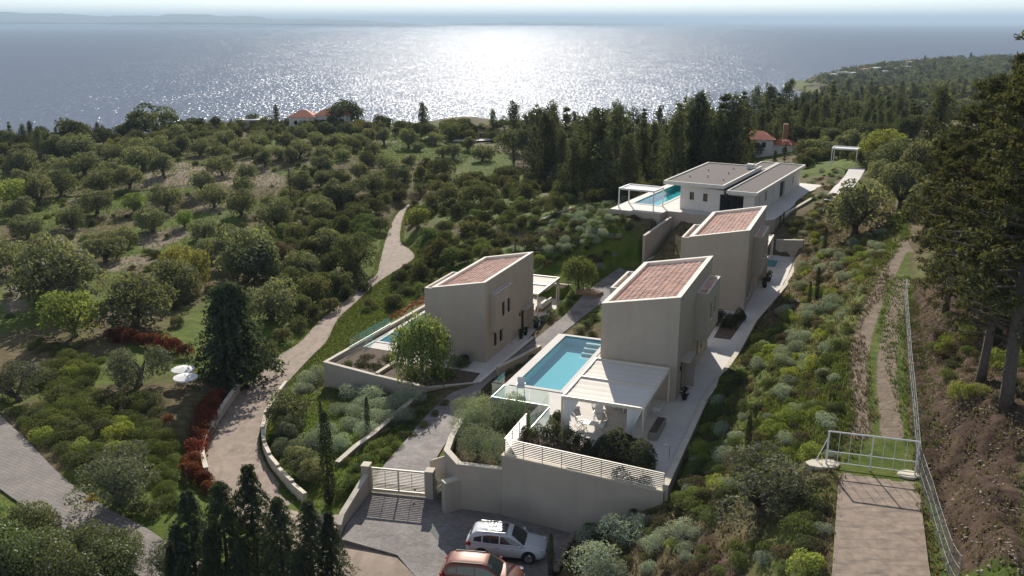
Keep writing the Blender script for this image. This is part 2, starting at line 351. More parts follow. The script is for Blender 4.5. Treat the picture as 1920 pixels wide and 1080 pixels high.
CP = np.array([(-7.48,52.96,50.50),(-7.98,45.63,50.30),(-0.30,44.02,50.50),(3.18,47.81,50.70),(4.01,42.48,51.70),(6.43,43.90,53.10),(8.65,45.53,53.80),(8.69,37.96,55.00),(10.35,34.93,57.00),(11.71,32.19,58.80),(12.46,30.77,59.50),(11.36,44.54,56.00),(13.20,41.20,57.80),(15.54,39.84,59.40),(10.90,49.42,54.80),(12.51,54.12,54.70),(19.68,68.46,55.00),(15.52,55.46,56.00),(26.10,81.61,55.00),(30.65,93.23,55.00),(17.20,51.99,57.50),(21.07,62.44,57.20),(26.79,75.08,57.00),(33.05,90.77,56.80),(36.05,105.30,57.00),(19.05,43.64,59.60),(21.72,50.67,59.80),(25.09,58.49,59.80),(31.36,72.29,59.70),(36.43,82.45,59.70),(43.27,104.94,59.00),(19.33,37.68,59.70),(24.28,50.67,59.80),(30.02,65.94,59.80),(19.26,35.08,61.10),(17.41,29.37,62.00),(16.99,26.89,62.50),(24.97,47.16,61.20),(23.92,40.44,62.50),(29.87,54.17,62.00),(32.81,56.14,62.80),(41.96,78.09,61.50),(49.53,132.89,58.20),(42.68,126.14,57.80),(52.93,144.36,58.20),(34.42,110.58,57.20),(57.46,143.55,59.00),(53.18,188.35,53.00),(69.77,185.81,55.00),(70.99,163.51,58.00),(34.33,170.68,52.00),(27.34,158.96,52.50),(14.64,176.15,49.00),(18.00,159.35,51.00),(4.53,191.16,47.50),(5.76,245.27,47.00),(81.72,360.09,42.00),(159.28,509.38,35.00),(277.42,649.52,30.00),(428.70,837.27,25.00),(-70.18,301.00,46.50),(-26.33,281.86,47.00),(-9.48,270.06,46.50),(-1.51,257.95,46.80),(-108.93,282.15,45.00),(-150.69,299.13,41.50),(-172.58,306.90,40.50),(-60.93,132.35,47.00),(-69.22,124.93,46.50),(-43.87,129.11,47.00),(-79.73,204.20,46.50),(-51.20,187.51,47.00),(-34.00,222.16,47.50),(-13.85,213.55,47.50),(-32.67,151.09,47.00),(-89.89,175.21,46.00),(-110.78,174.59,44.00),(-71.37,99.32,47.00),(-5.81,162.33,48.50),(3.54,147.92,49.50),(-8.62,129.57,48.50),(-9.36,109.02,48.00),(8.87,122.41,51.00),(10.93,121.13,52.80),(14.46,109.76,57.10),(12.01,117.91,55.40),(8.02,133.82,52.00),(12.80,111.82,54.20),(15.22,109.81,54.80),(18.08,109.59,56.60),(13.39,111.90,57.20),(15.80,109.92,57.00),(-13.98,114.23,47.20),(-16.04,99.77,47.50),(-16.15,89.25,48.00),(-16.96,81.65,48.00),(-15.17,74.67,48.20),(-10.78,70.51,49.00),(-7.55,69.79,49.80),(-17.25,67.17,48.60),(-13.32,56.61,49.50),(-11.14,57.03,50.10),(-17.13,61.38,48.70),(-18.29,78.11,47.80),(-27.16,79.77,48.20),(-27.80,71.63,49.00),(-35.03,78.26,48.80),(-25.16,61.66,49.00),(-22.48,59.51,48.80),(-34.26,65.89,49.20),(-42.84,79.01,48.50),(-47.82,79.01,48.50),(-26.53,57.17,49.20),(-22.90,52.50,49.40),(-35.08,89.25,48.00),(-45.10,89.25,48.00),(-55.14,97.81,47.50),(-28.30,99.32,47.00),(-37.11,107.72,47.00),(-26.65,46.09,50.00),(-33.02,52.13,50.00),(-20.25,45.48,49.70),(-15.65,45.48,49.70),(60.00,60.00,66.00),(60.00,100.00,65.00),(100.00,150.00,62.00),(90.00,40.00,72.00),(120.00,250.00,49.00),(450.00,1200.00,12.00),(700.00,1300.00,18.00),(1000.00,1300.00,20.00),(560.00,1680.00,-12.00),(1300.00,2000.00,-12.00),(550.00,1400.00,13.50),(650.00,1480.00,16.00),(800.00,1650.00,16.00),(1100.00,1600.00,20.00),(-60.00,312.00,47.40),(-20.00,322.00,47.20),(-100.00,312.00,46.80),(-160.00,300.00,44.50),(30.00,310.00,47.00),(300.00,1000.00,-4.00),(200.00,700.00,2.00),(130.00,520.00,0.00),(60.00,430.00,-4.00),(0.00,420.00,-6.00),(-150.00,410.00,-6.00),(-300.00,400.00,-8.00),(0.00,600.00,-15.00),(200.00,1000.00,-17.00),(400.00,1500.00,-20.00),(-300.00,700.00,-20.00),(-600.00,400.00,-15.00),(0.00,800.00,-20.00),(150.00,1500.00,-30.00),(-300.00,1500.00,-30.00),(-40.00,40.00,50.00),(-60.00,60.00,49.00),(-20.00,25.00,51.00),(0.00,25.00,51.50),(20.00,25.00,58.00),(30.00,30.00,62.00),(-100.00,100.00,46.50),(-150.00,200.00,45.00),(-250.00,300.00,38.00),(-400.00,300.00,20.00),(250.00,550.00,34.00),(500.00,800.00,28.00),(300.00,350.00,40.00),(700.00,700.00,35.00),(400.00,150.00,70.00),(12.50,108.50,56.70),(9.50,108.00,55.60),(11.50,104.50,54.40),(10.50,113.50,56.50),(14.50,106.80,56.00),(800.00,1000.00,28.00)])
ROAD = [((-10.17,41.40),(-3.67,41.40),50.47),((-11.02,44.11),(-5.19,45.42),50.44),((-13.98,47.49),(-9.04,50.50),50.00),((-18.84,53.87),(-14.07,54.01),49.00),((-21.76,58.86),(-17.15,59.02),48.50),((-23.62,63.70),(-19.42,63.70),48.20),((-24.29,69.71),(-20.84,69.50),48.00),((-24.64,76.46),(-21.05,77.46),47.70),((-23.94,85.53),(-20.37,86.44),47.40),((-22.62,91.31),(-19.86,91.48),47.20),((-22.11,99.12),(-20.13,99.71),47.00),((-20.64,106.38),(-19.13,106.38),47.00),((-19.40,115.27),(-17.92,114.76),46.90),((-18.52,119.50),(-16.33,120.60),46.90),((-19.02,126.71),(-14.33,128.25),46.90),((-19.36,131.43),(-15.31,133.08),46.90),((-20.06,140.88),(-17.60,139.41),46.80),((-20.76,155.09),(-19.17,155.09),46.60),((-20.73,165.89),(-19.57,167.91),46.40),((-19.28,174.78),(-18.29,175.34),46.40)]
PAVED = [((-55.57,78.84),(-50.61,78.84),49.10),((-46.33,67.70),(-42.87,69.29),49.30),((-39.62,59.84),(-37.24,63.36),49.40),((-33.72,54.57),(-31.37,57.18),49.40),((-28.62,50.71),(-26.81,53.14),49.50),((-24.54,47.55),(-22.87,50.23),49.60),((-20.54,44.59),(-19.35,47.27),49.60),((-16.90,41.88),(-15.68,44.55),49.80)]
DRIVE = [((-9.25,54.39),(-5.54,53.88),50.50),((-8.83,57.05),(-5.40,57.37),50.50),((-7.86,60.94),(-4.79,60.94),50.40),((-6.74,65.49),(-3.94,65.49),50.30),((-5.13,70.32),(-2.89,70.09),50.15),((-3.22,72.78),(-1.82,73.75),50.00),((-0.97,77.21),(0.39,77.88),50.00),((1.28,81.88),(3.06,81.58),50.10),((3.20,85.67),(5.22,85.67),50.30),((5.56,89.95),(7.68,89.95),50.70),((7.65,94.35),(10.38,93.75),51.40),((10.62,99.36),(13.54,99.36),52.10),((13.94,104.26),(16.15,103.76),52.70),((17.33,109.41),(19.19,109.41),53.40),((20.77,114.17),(22.81,114.78),53.80)]
TRACK = [((11.07,27.81),(15.37,27.81),59.50),((12.21,30.17),(16.03,30.17),59.55),((13.72,34.13),(17.30,33.70),59.60),((15.44,38.64),(18.75,37.61),59.60)]
DIRT = [((15.44,38.64),(18.75,37.61),59.60),((17.46,43.53),(20.54,43.53),59.65),((18.96,47.55),(22.04,47.55),59.75),((20.82,52.44),(24.05,52.44),59.80),((23.45,58.49),(26.62,58.49),59.80),((27.16,66.10),(29.97,66.10),59.75),((31.69,74.82),(33.74,74.82),59.70),((35.93,82.45),(37.07,82.45),59.70)]
PARK = [(-5.53,52.54),(-9.19,53.24),(-10.10,49.04),(-10.15,47.55),(-6.62,45.87),(-3.64,40.90),(2.80,40.90),(2.06,43.52),(3.20,46.98),(4.11,49.66),(3.35,50.61),(-4.10,51.93)]
T1 = [(-17.07,77.34),(-12.14,74.59),(-7.30,71.88),(-2.92,73.13),(1.80,84.27),(3.30,88.52),(6.88,97.65),(0.36,100.71),(-9.02,95.66)]
T2 = [(-1.55,59.36),(2.53,57.71),(-0.43,50.39),(8.56,45.94),(13.34,58.30),(17.68,67.44),(21.20,75.62),(27.08,86.72),(32.61,99.59),(24.72,102.78),(20.98,93.50),(19.59,93.53),(11.16,72.67),(8.93,73.57),(8.07,71.43),(3.99,73.08)]
T4 = [(12.16,110.94),(17.90,107.69),(18.98,109.60),(29.26,103.79),(30.91,104.69),(44.11,128.02),(33.74,134.46),(23.04,130.17)]
PLANTER = [(-4.09,55.17),(-3.31,51.97),(-0.17,51.11),(1.10,56.90),(2.80,60.20),(-1.38,62.13),(-2.61,61.15)]
POOL_A = [(-0.08,61.68),(3.63,60.18),(8.13,71.30),(4.42,72.80)]
POOL_B = [(-13.39,83.51),(-9.87,82.09),(-5.86,92.01),(-9.38,93.43)]
POOL_C = [(15.21,114.50),(18.69,112.53),(26.86,126.98),(23.38,128.94)]
POOL_D = [(23.27,96.46),(28.65,94.29),(30.03,97.72),(24.65,99.89)]
RIBBONS = [(ROAD,.12,2.5),(PAVED,.12,2.0),(DRIVE,.12,1.2),(TRACK,.12,2.0),(DIRT,.0,2.0)]
BANKS = [[(11.30,111.60),(17.50,108.00),(16.30,105.80),(10.40,109.20)],[(10.40,109.20),(16.30,105.80),(15.30,104.20),(9.60,107.20)],[(9.60,107.20),(15.30,104.20),(14.40,102.60),(9.00,105.20)]]
FLATS = [(BANKS[2],55.5,1.2,0),(BANKS[1],56.3,1.0,0),(BANKS[0],57.0,1.0,0),(PARK,50.2,1.0,0.0),(PLANTER,53.1,.6,.25),(T2,54.2,.7,.7),(T1,49.7,.7,.7),(T4,57.3,.8,.9),(POOL_A,52.8,.5,0),(POOL_B,48.2,.5,0),(POOL_C,56,.5,0),(POOL_D,52.8,.5,0)]
# ---- terrain: a smooth surface through surveyed heights, levelled along roads and terraces
def rbf_fit(cp):
    p = cp[:, :2]; n = len(p)
    d = np.sqrt(((p[:, None] - p[None]) ** 2).sum(2) + 16.0)
    A = np.zeros((n + 3, n + 3)); A[:n, :n] = d; A[:n, n] = 1; A[:n, n+1:] = p; A[n, :n] = 1; A[n+1:, :n] = p.T
    A[:n, :n] -= np.eye(n) * .12
    b = np.zeros(n + 3); b[:n] = cp[:, 2]
    return np.linalg.solve(A, b)
def rbf_eval(cp, w, x, y):
    z = w[-3] + w[-2] * x + w[-1] * y
    for (px, py, _), k in zip(cp, w):
        z = z + k * np.sqrt((x - px) ** 2 + (y - py) ** 2 + 16.0)
    return z
def ribbon_dist(rb, x, y):
    """distance beyond the ribbon's edge (negative inside) and the ribbon's height there"""
    best = np.full(x.shape, 1e9); zz = np.zeros(x.shape)
    for (l0, r0, z0), (l1, r1, z1) in zip(rb[:-1], rb[1:]):
        ax, ay = (l0[0]+r0[0])/2, (l0[1]+r0[1])/2; bx, by = (l1[0]+r1[0])/2, (l1[1]+r1[1])/2
        dx, dy = bx-ax, by-ay; L2 = dx*dx+dy*dy+1e-9; L = math.sqrt(L2)
        def perp(l, r): return abs((r[0]-l[0])*dy - (r[1]-l[1])*dx)/L/2
        h0, h1 = perp(l0, r0), perp(l1, r1)
        t = np.clip(((x-ax)*dx+(y-ay)*dy)/L2, 0, 1)
        d = np.hypot(x-ax-t*dx, y-ay-t*dy) - (h0+(h1-h0)*t)
        m = d < best
        best = np.where(m, d, best); zz = np.where(m, z0+(z1-z0)*t, zz)
    return best, zz
def poly_dist(poly, x, y):
    d2 = np.full(x.shape, 1e18); ins = np.zeros(x.shape, bool); n = len(poly)
    for i in range(n):
        ax, ay = poly[i]; bx, by = poly[(i+1) % n]
        dx, dy = bx-ax, by-ay
        t = np.clip(((x-ax)*dx+(y-ay)*dy)/(dx*dx+dy*dy+1e-12), 0, 1)
        d2 = np.minimum(d2, (x-ax-t*dx)**2+(y-ay-t*dy)**2)
        c = ((ay > y) != (by > y)) & (x < (bx-ax)*(y-ay)/((by-ay) if by != ay else 1e-12)+ax)
        ins ^= c
    d = np.sqrt(d2)
    return np.where(ins, -d, d)
def smooth(t):
    t = np.clip(t, 0, 1); return t*t*(3-2*t)
def ground(x, y):
    x = np.asarray(x, float); y = np.asarray(y, float)
    z = rbf_eval(CP, CW, x, y)
    far = smooth((np.hypot(x, y)-70)/200)
    z = z + (.35+.5*far)*(np.sin(x*.051+1.3)*np.cos(y*.043)+.5*np.sin(x*.13+y*.09)+.35*np.cos(x*.21-y*.17))*smooth((y-85)/40)
    z = z + .10*np.sin(x*.9+.4*np.sin(y*.7))*np.cos(y*.8+.5)
    for rb, drop, blend in RIBBONS:
        d, zr = ribbon_dist(rb, x, y)
        k = smooth(1-(d-.35)/blend)
        z = z*(1-k)+(zr-drop)*k
    for poly, zp, blend, off in FLATS:
        d = poly_dist(poly, x, y)
        k = smooth(1-(d+off)/blend)
        z = z*(1-k)+zp*k
    return z

CW = rbf_fit(CP)
O1, O2, O3, C4 = (-2.398,77.883), (11.387,58.553), (21.202,79.068), (28.900,105.600)
CLEARINGS = [[(-86.26,211.66),(-82.41,225.81),(-62.54,207.62),(-48.66,195.68),(-46.77,187.53),(-61.71,185.64),(-72.07,183.72),(-79.84,189.44)],[(-70.80,226.93),(-65.83,228.41),(-47.00,193.46),(-53.95,189.52)],[(-74.62,127.88),(-72.59,134.65),(-73.53,148.80),(-67.43,140.38),(-66.21,131.47),(-67.05,119.30),(-68.17,116.04)],[(-79.41,148.05),(-76.08,156.38),(-71.95,149.25),(-71.77,134.65)],[(-62.85,146.89),(-56.18,153.34),(-51.85,145.83),(-54.40,136.07),(-58.94,137.17)],[(-61.12,127.17),(-55.96,135.86),(-51.19,127.61),(-55.51,119.66)],[(-63.67,175.26),(-54.28,171.68),(-50.77,156.81),(-57.58,163.03)],[(-89.59,176.68),(-87.59,186.48),(-83.25,174.29),(-84.65,166.37)],[(-70.04,119.42),(-67.88,123.77),(-56.83,102.29),(-58.01,97.54)],[(-46.98,188.45),(-40.94,191.76),(-36.58,192.90),(-35.55,187.18),(-43.40,182.44)]]
RUTS = [[(17.88,42.60),(19.45,47.57),(21.29,52.45),(24.00,58.49),(27.73,66.09),(31.88,73.94),(35.90,81.42)],[(19.52,42.59),(21.25,47.54),(23.13,52.44),(25.82,58.50),(29.36,66.11),(31.97,71.42)],[(36.49,81.42),(41.99,103.17),(45.52,109.98)]]
GREENS = [[(-34.44,216.69),(-32.16,275.24),(0.00,238.63),(0.64,215.91),(-7.23,203.72),(-21.26,225.77)],[(-20.26,68.61),(-20.96,83.27),(-20.12,101.67),(-18.41,115.69),(-16.15,133.27),(-13.32,138.19),(-7.97,132.04),(-10.78,109.93),(-15.53,88.88),(-18.05,81.94),(-18.45,72.36),(-16.86,61.85),(-18.60,62.32)],[(-30.40,197.63),(-24.67,189.25),(-25.58,179.29)],[(12.95,43.22),(16.63,54.57),(21.88,56.58),(17.61,43.54),(15.51,40.59)],[(30.36,76.44),(40.58,96.51),(45.60,103.29),(39.16,87.81),(31.81,75.72)],[(23.85,107.31),(26.93,106.93),(25.48,105.89)]]
EARTH = [[(19.37,38.88),(27.90,60.85),(33.36,71.86),(33.04,56.01),(17.50,27.00),(16.83,29.99),(18.51,35.01)],[(11.09,31.56),(13.95,36.59),(14.37,36.07),(12.29,30.56)],[(7.29,38.51),(9.79,39.75),(10.15,34.14)]]
MARKS = dict(gate=[(-9.19,53.24,50.50),(-5.53,52.54,50.50)],wall_a=[(-9.46,52.96,50.50),(-10.36,49.04,50.50),(-10.39,48.14,50.50)],bank_wall=[(-12.41,58.33,49.58),(-11.45,60.57,49.76),(-10.49,62.62,49.76),(-8.97,66.82,49.79),(-7.62,71.41,49.59)],parasols=[(-29.27,75.44,48.80),(-28.09,72.73,48.93)],poles=[(-40.04,161.98,46.60),(4.35,198.85,47.02),(-101.10,136.81,45.89)],tgate=[(15.04,39.34,59.60),(18.82,38.22,59.60)],fence=[(16.44,29.05,59.74),(16.73,30.36,59.56),(18.11,35.12,59.53),(18.93,38.21,59.61),(20.99,43.48,59.68),(23.75,50.70,59.79),(27.78,60.85,59.78),(31.03,69.05,59.73)],villa_red=[(-61.48,292.78,46.57),(52.37,193.52,52.15),(54.64,185.01,53.37)],white_far=[(-83.04,293.55,46.65)],gazebo=[(52.20,142.28,58.18)],gpath=[(40.57,112.45,58.31),(52.59,137.03,58.50)],gpath2=[(34.01,109.18,57.16),(40.57,112.45,58.31),(38.76,114.03,58.01),(30.10,104.05,55.99)],garden_wall=[(22.50,79.10,54.23),(26.72,85.40,54.66)],lowwall4=[(39.33,116.22,58.01),(34.04,109.76,57.24)],coast_road=[(-16.90,262.43,46.84),(-8.67,269.32,46.28),(-3.15,269.52,46.57),(1.55,265.26,47.10)],headland=[(466.24,1290.13,8.28),(482.35,1274.46,10.58),(439.61,1196.66,10.80),(477.73,1189.72,13.86),(499.36,1281.01,11.65),(547.98,1292.59,13.92),(419.51,1217.69,8.22),(587.32,1377.87,15.70),(433.58,1218.34,9.54),(516.12,1268.25,13.04),(437.25,1171.17,9.64)],boat=[(2972.51,6399.03,0.00)],pallet=[(8.47,95.10,51.35)],drive_wall=[(-1.27,74.88,50.20),(0.73,77.63,50.20),(2.67,80.58,50.20)],planter_wall=[(-4.16,52.66,53.60),(-3.31,51.23,53.60),(-0.56,50.56,53.60)],planter_left=[(-4.19,53.05,53.40),(-4.00,55.40,53.40),(-3.06,60.03,53.40)],garage_wall=[(15.50,102.19,56.80),(19.80,108.97,56.80)],right_wall=[(15.44,102.29,52.76),(17.80,103.24,54.71),(19.87,105.74,55.80)],entry=[(-5.46,52.96,50.50),(-4.18,50.55,50.50)],bank_stones=[(2.39,44.27,50.23),(2.83,45.75,50.23),(3.42,47.41,50.23),(3.91,48.18,50.66)],logs=[(31.93,65.04,60.70),(31.01,64.63,60.20),(31.94,63.42,60.98)],stone_row=[(-18.31,53.24,48.85),(-17.26,53.26,48.88),(-16.07,52.79,49.04),(-14.18,50.83,49.42)],left_kerb=[(-42.16,68.77,49.20),(-37.40,63.63,49.27),(-33.64,59.57,49.28),(-29.97,55.75,49.31),(-27.78,53.94,49.36),(-23.63,50.84,49.46)],road_mark=[(-21.20,91.85,47.07),(-20.33,90.39,47.11)],ridge_white=[(-295.85,657.24,0.00),(-34.59,138.02,47.13),(-54.08,185.88,47.06),(-106.19,201.07,44.85)],steps_wall=[(3.59,132.81,50.99),(8.94,135.87,52.56)],h3wall=[(30.15,100.67,55.34),(32.58,98.82,55.79)],small_post=[(-20.94,120.55,47.30)])
# ------------------------------------------------------------------ sea, far coast, land
def sea_mat():
    m, n, l = nodes_of('sea')
    out = n.new('ShaderNodeOutputMaterial'); b = n.new('ShaderNodeBsdfDiffuse'); gl = n.new('ShaderNodeBsdfGlossy'); mx = n.new('ShaderNodeMixShader')
    b.inputs[0].default_value = (.132,.157,.205,1); gl.inputs[0].default_value = (.95,.97,1,1); mx.inputs[0].default_value = .05
    g = n.new('ShaderNodeNewGeometry')
    def facets(sx, sy, detail):
        """wave facets: random slopes laid over the water, longer along the line of the swell"""
        mp = n.new('ShaderNodeMapping'); mp.inputs['Scale'].default_value = (sx, sy, 1); mp.inputs['Rotation'].default_value = (0, 0, .25); l.new(g.outputs['Position'], mp.inputs[0])
        t = n.new('ShaderNodeTexNoise'); t.inputs['Scale'].default_value = 1.0; t.inputs['Detail'].default_value = detail; t.inputs['Roughness'].default_value = .6; l.new(mp.outputs[0], t.inputs['Vector'])
        a = n.new('ShaderNodeVectorMath'); a.operation = 'SUBTRACT'; a.inputs[1].default_value = (.5, .5, .5); l.new(t.outputs['Color'], a.inputs[0]); return a.outputs[0]
    def scale_(v, k):
        a = n.new('ShaderNodeVectorMath'); a.operation = 'MULTIPLY'; a.inputs[1].default_value = (k, k, 0); l.new(v, a.inputs[0]); return a.outputs[0]
    def add_(u, v):
        a = n.new('ShaderNodeVectorMath'); a.operation = 'ADD'; l.new(u, a.inputs[0])
        if isinstance(v, tuple): a.inputs[1].default_value = v
        else: l.new(v, a.inputs[1])
        return a.outputs[0]
    slope = add_(scale_(facets(.5, .12, 4), 3.5), scale_(facets(.02, .006, 2), .35))
    nv = n.new('ShaderNodeVectorMath'); nv.operation = 'NORMALIZE'; l.new(add_(slope, (0, 0, 1)), nv.inputs[0])
    gl.inputs['Roughness'].default_value = .24
    l.new(nv.outputs[0], gl.inputs['Normal']); l.new(b.outputs[0], mx.inputs[1]); l.new(gl.outputs[0], mx.inputs[2]); l.new(mx.outputs[0], out.inputs[0]); M['sea'] = m
sea_mat()
SEA = 60000.0
s = MB(); s.quad((-SEA,-2000,0),(SEA,-2000,0),(SEA,SEA,0),(-SEA,SEA,0)); structure('sea', s, 'sea', recalc=False)

mat('far_hill', (.075,.085,.05), (.05,.06,.035), .0015, 1, 0)
def hill_range(name, y0, x0, x1, prof, depth, seed):
    nx, ny = 140, 9; v = []; f = []; rg = np.random.default_rng(seed)
    ph = rg.uniform(0, 6.28, 8)
    for j in range(ny):
        for i in range(nx):
            x = x0+(x1-x0)*i/(nx-1); q = j/(ny-1)
            h = np.interp(x, [p[0] for p in prof], [p[1] for p in prof])
            h *= 1+.10*math.sin(x*.0021+ph[0])+.06*math.sin(x*.0057+ph[1]+q*3)+.03*math.sin(x*.017+ph[2]+q*5)
            h *= math.sin(math.pi*min(.98, .08+q*.9))**.7
            v.append((x+120*math.sin(q*9+i*.6), y0+depth*q+150*math.sin(i*.35), h-6))
    for j in range(ny-1):
        for i in range(nx-1):
            a = j*nx+i; f.append((a, a+1, a+nx+1, a+nx))
    mb = MB(); mb.v = v; mb.f = f; mb.mi = [0]*len(f); o = structure(name, mb, 'far_hill', smooth=True)
    return o
hill_range('far_hills', 15500, -13500, -1250, [(-13500,240),(-9000,232),(-8000,205),(-6200,195),(-4500,170),(-3200,130),(-2300,75),(-1250,8)], 3000, 3)
hill_range('far_headland_hills', 21000, -1700, 4200, [(-1700,10),(-700,62),(300,75),(1600,60),(3000,25),(4200,6)], 2500, 5)

def poly_mask(polys, x, y, soft):
    k = np.zeros(x.shape)
    for p in polys: k = np.maximum(k, smooth(.5-poly_dist(p, x, y)/soft))
    return k
def build_ground():
    ys = [17.0]
    while ys[-1] < 1750: ys.append(ys[-1]*1.0072+.0)
    ys = np.array(ys); nx = 460
    sx = np.linspace(-1, 1, nx); sx = np.sign(sx)*np.abs(sx)**1.12
    hw = .70*ys+22
    X = hw[:, None]*sx[None]; Y = np.repeat(ys[:, None], nx, 1)
    Z = np.maximum(ground(X, Y), -3.0)
    # stones and clods on the eroded bank, real relief
    near = Y < 130
    Z = Z+near*.05*(np.sin(X*3.1+2*np.sin(Y*2.3))*np.sin(Y*2.7+1.5*np.sin(X*1.9)))*0
    earth = poly_mask(EARTH, X, Y, 2.0)
    Z = Z+earth*(.16*np.sin(X*2.1+3*np.sin(Y*.9))*np.sin(Y*1.7+2*np.sin(X*1.3))+.12*np.sin(X*4.7+Y*3.3)*np.sin(Y*5.1-X*2.2))
    n = len(ys)*nx; co = np.stack([X, Y, Z], 2).reshape(-1, 3)
    a = (np.arange(len(ys)-1)[:, None]*nx+np.arange(nx-1)[None]).ravel()
    F = np.stack([a, a+1, a+nx+1, a+nx], 1)
    me = bpy.data.meshes.new('ground'); me.vertices.add(n); me.vertices.foreach_set('co', co.ravel())
    me.loops.add(F.size); me.loops.foreach_set('vertex_index', F.ravel().astype(np.int32))
    me.polygons.add(len(F)); me.polygons.foreach_set('loop_start', np.arange(0, F.size, 4, dtype=np.int32)); me.polygons.foreach_set('loop_total', np.full(len(F), 4, np.int32))
    me.polygons.foreach_set('use_smooth', np.ones(len(F), bool)); me.update(calc_edges=True)
    dirt = poly_mask(CLEARINGS, X, Y, 7.0)*.72
    for rt in RUTS:
        d = np.full(X.shape, 1e9)
        for (ax, ay), (bx, by) in zip(rt[:-1], rt[1:]):
            dx, dy = bx-ax, by-ay; t = np.clip(((X-ax)*dx+(Y-ay)*dy)/(dx*dx+dy*dy+1e-9), 0, 1); d = np.minimum(d, np.hypot(X-ax-t*dx, Y-ay-t*dy))
        dirt = np.maximum(dirt, smooth(1.28-d/.72))
    wob = .5+.5*np.sin(X*.11+2*np.sin(Y*.05))*np.cos(Y*.083+1.7*np.sin(X*.06))
    green = np.maximum(poly_mask(GREENS, X, Y, 3.0), .55*smooth((wob-.25)/.5)+.16)
    dr, _ = ribbon_dist(DIRT, X, Y); green = np.maximum(green, .66*(dr < .2))
    for nm, A in (('dirt', dirt), ('green', green), ('earth', earth)):
        at_ = me.attributes.new(nm, 'FLOAT', 'POINT'); at_.data.foreach_set('value', A.ravel().astype(np.float32))
    me.materials.append(M['ground'])
    o = link(bpy.data.objects.new('ground', me)); o['kind'] = 'structure'; return o
build_ground()

def catmull(P, k=6):
    P = [np.array(p, float) for p in P]; out = []
    for i in range(len(P)-1):
        p0, p1, p2, p3 = P[max(i-1, 0)], P[i], P[i+1], P[min(i+2, len(P)-1)]
        for j in range(k):
            t = j/k; out.append(.5*((2*p1)+(p2-p0)*t+(2*p0-5*p1+4*p2-p3)*t*t+(3*p1-p0-3*p2+p3)*t**3))
    out.append(P[-1]); return out
def ribbon(name, rb, m, lift=0.0, kind='structure'):
    Lp = catmull([(*l, z) for l, r, z in rb]); Rp = catmull([(*r, z) for l, r, z in rb])
    mb = MB(); n = len(Lp); C = 5
    for a, b in zip(Lp, Rp):
        for j in range(C): p = a+(b-a)*j/(C-1); mb.v.append((p[0], p[1], p[2]+lift))
        mb.v.append((a[0], a[1], a[2]-.6)); mb.v.append((b[0], b[1], b[2]-.6))
    W_ = C+2
    for i in range(n-1):
        k = i*W_
        for j in range(C-1): mb.f.append((k+j, k+j+1, k+W_+j+1, k+W_+j)); mb.mi.append(0)
        mb.f.append((k+C, k, k+W_, k+W_+C)); mb.mi.append(0); mb.f.append((k+C-1, k+C+1, k+W_+C+1, k+W_+C-1)); mb.mi.append(0)
    o = mb.build(name, m); o['kind'] = kind; return o
ribbon('concrete_road', ROAD, 'concrete')
ribbon('paved_road', PAVED, 'pavers_left')
ribbon('driveway', DRIVE, 'pavers_grey')
ribbon('concrete_track', TRACK, 'concrete_grey')
structure('parking_pavement', MB().prism(PARK, 49.6, 50.5), 'pavers_grey')

def wall_path(name, pts, ztop, zbot, th, m='plaster', cap='wall_cap', label='', cat='wall', captk=.05, over=.025):
    """a wall along pts, mitred at corners, with its coping as a part"""
    n = len(pts); zt = ztop if hasattr(ztop, '__len__') else [ztop]*n; zb = zbot if hasattr(zbot, '__len__') else [zbot]*n
    P = [Vector((p[0], p[1])) for p in pts]
    def offs(w):
        Lo, Ro = [], []
        for i in range(n):
            d0 = (P[i]-P[i-1]).normalized() if i else (P[1]-P[0]).normalized(); d1 = (P[i+1]-P[i]).normalized() if i < n-1 else d0
            nn = Vector((-d0.y, d0.x))+Vector((-d1.y, d1.x)); nn.normalize(); k = w/max(.4, nn.dot(Vector((-d0.y, d0.x))))
            Lo.append(P[i]+nn*k); Ro.append(P[i]-nn*k)
        return Lo, Ro
    def strip(w, z0, z1):
        Lo, Ro = offs(w); mb = MB()
        for i in range(n): mb.v += [(*Lo[i], z0[i]), (*Ro[i], z0[i]), (*Ro[i], z1[i]), (*Lo[i], z1[i])]
        for i in range(n-1):
            k = 4*i
            for a, b in ((0,1),(1,2),(2,3),(3,0)): mb.f.append((k+a, k+b, k+4+b, k+4+a)); mb.mi.append(0)
        mb.f.append((0,1,2,3)); mb.mi.append(0); k = 4*(n-1); mb.f.append((k+3,k+2,k+1,k)); mb.mi.append(0)
        return mb
    root = thing(name, label, cat)
    strip(th/2, zb, [z-captk for z in zt]).build('wall_body', m, root)
    strip(th/2+over, [z-captk for z in zt], zt).build('coping', cap, root)
    return root
# ------------------------------------------------------------------ buildings
TH, TH4 = R(22), R(29.5)
def loc(o, th, u, v): return (o[0]+math.cos(th)*u+math.sin(th)*v, o[1]-math.sin(th)*u+math.cos(th)*v)

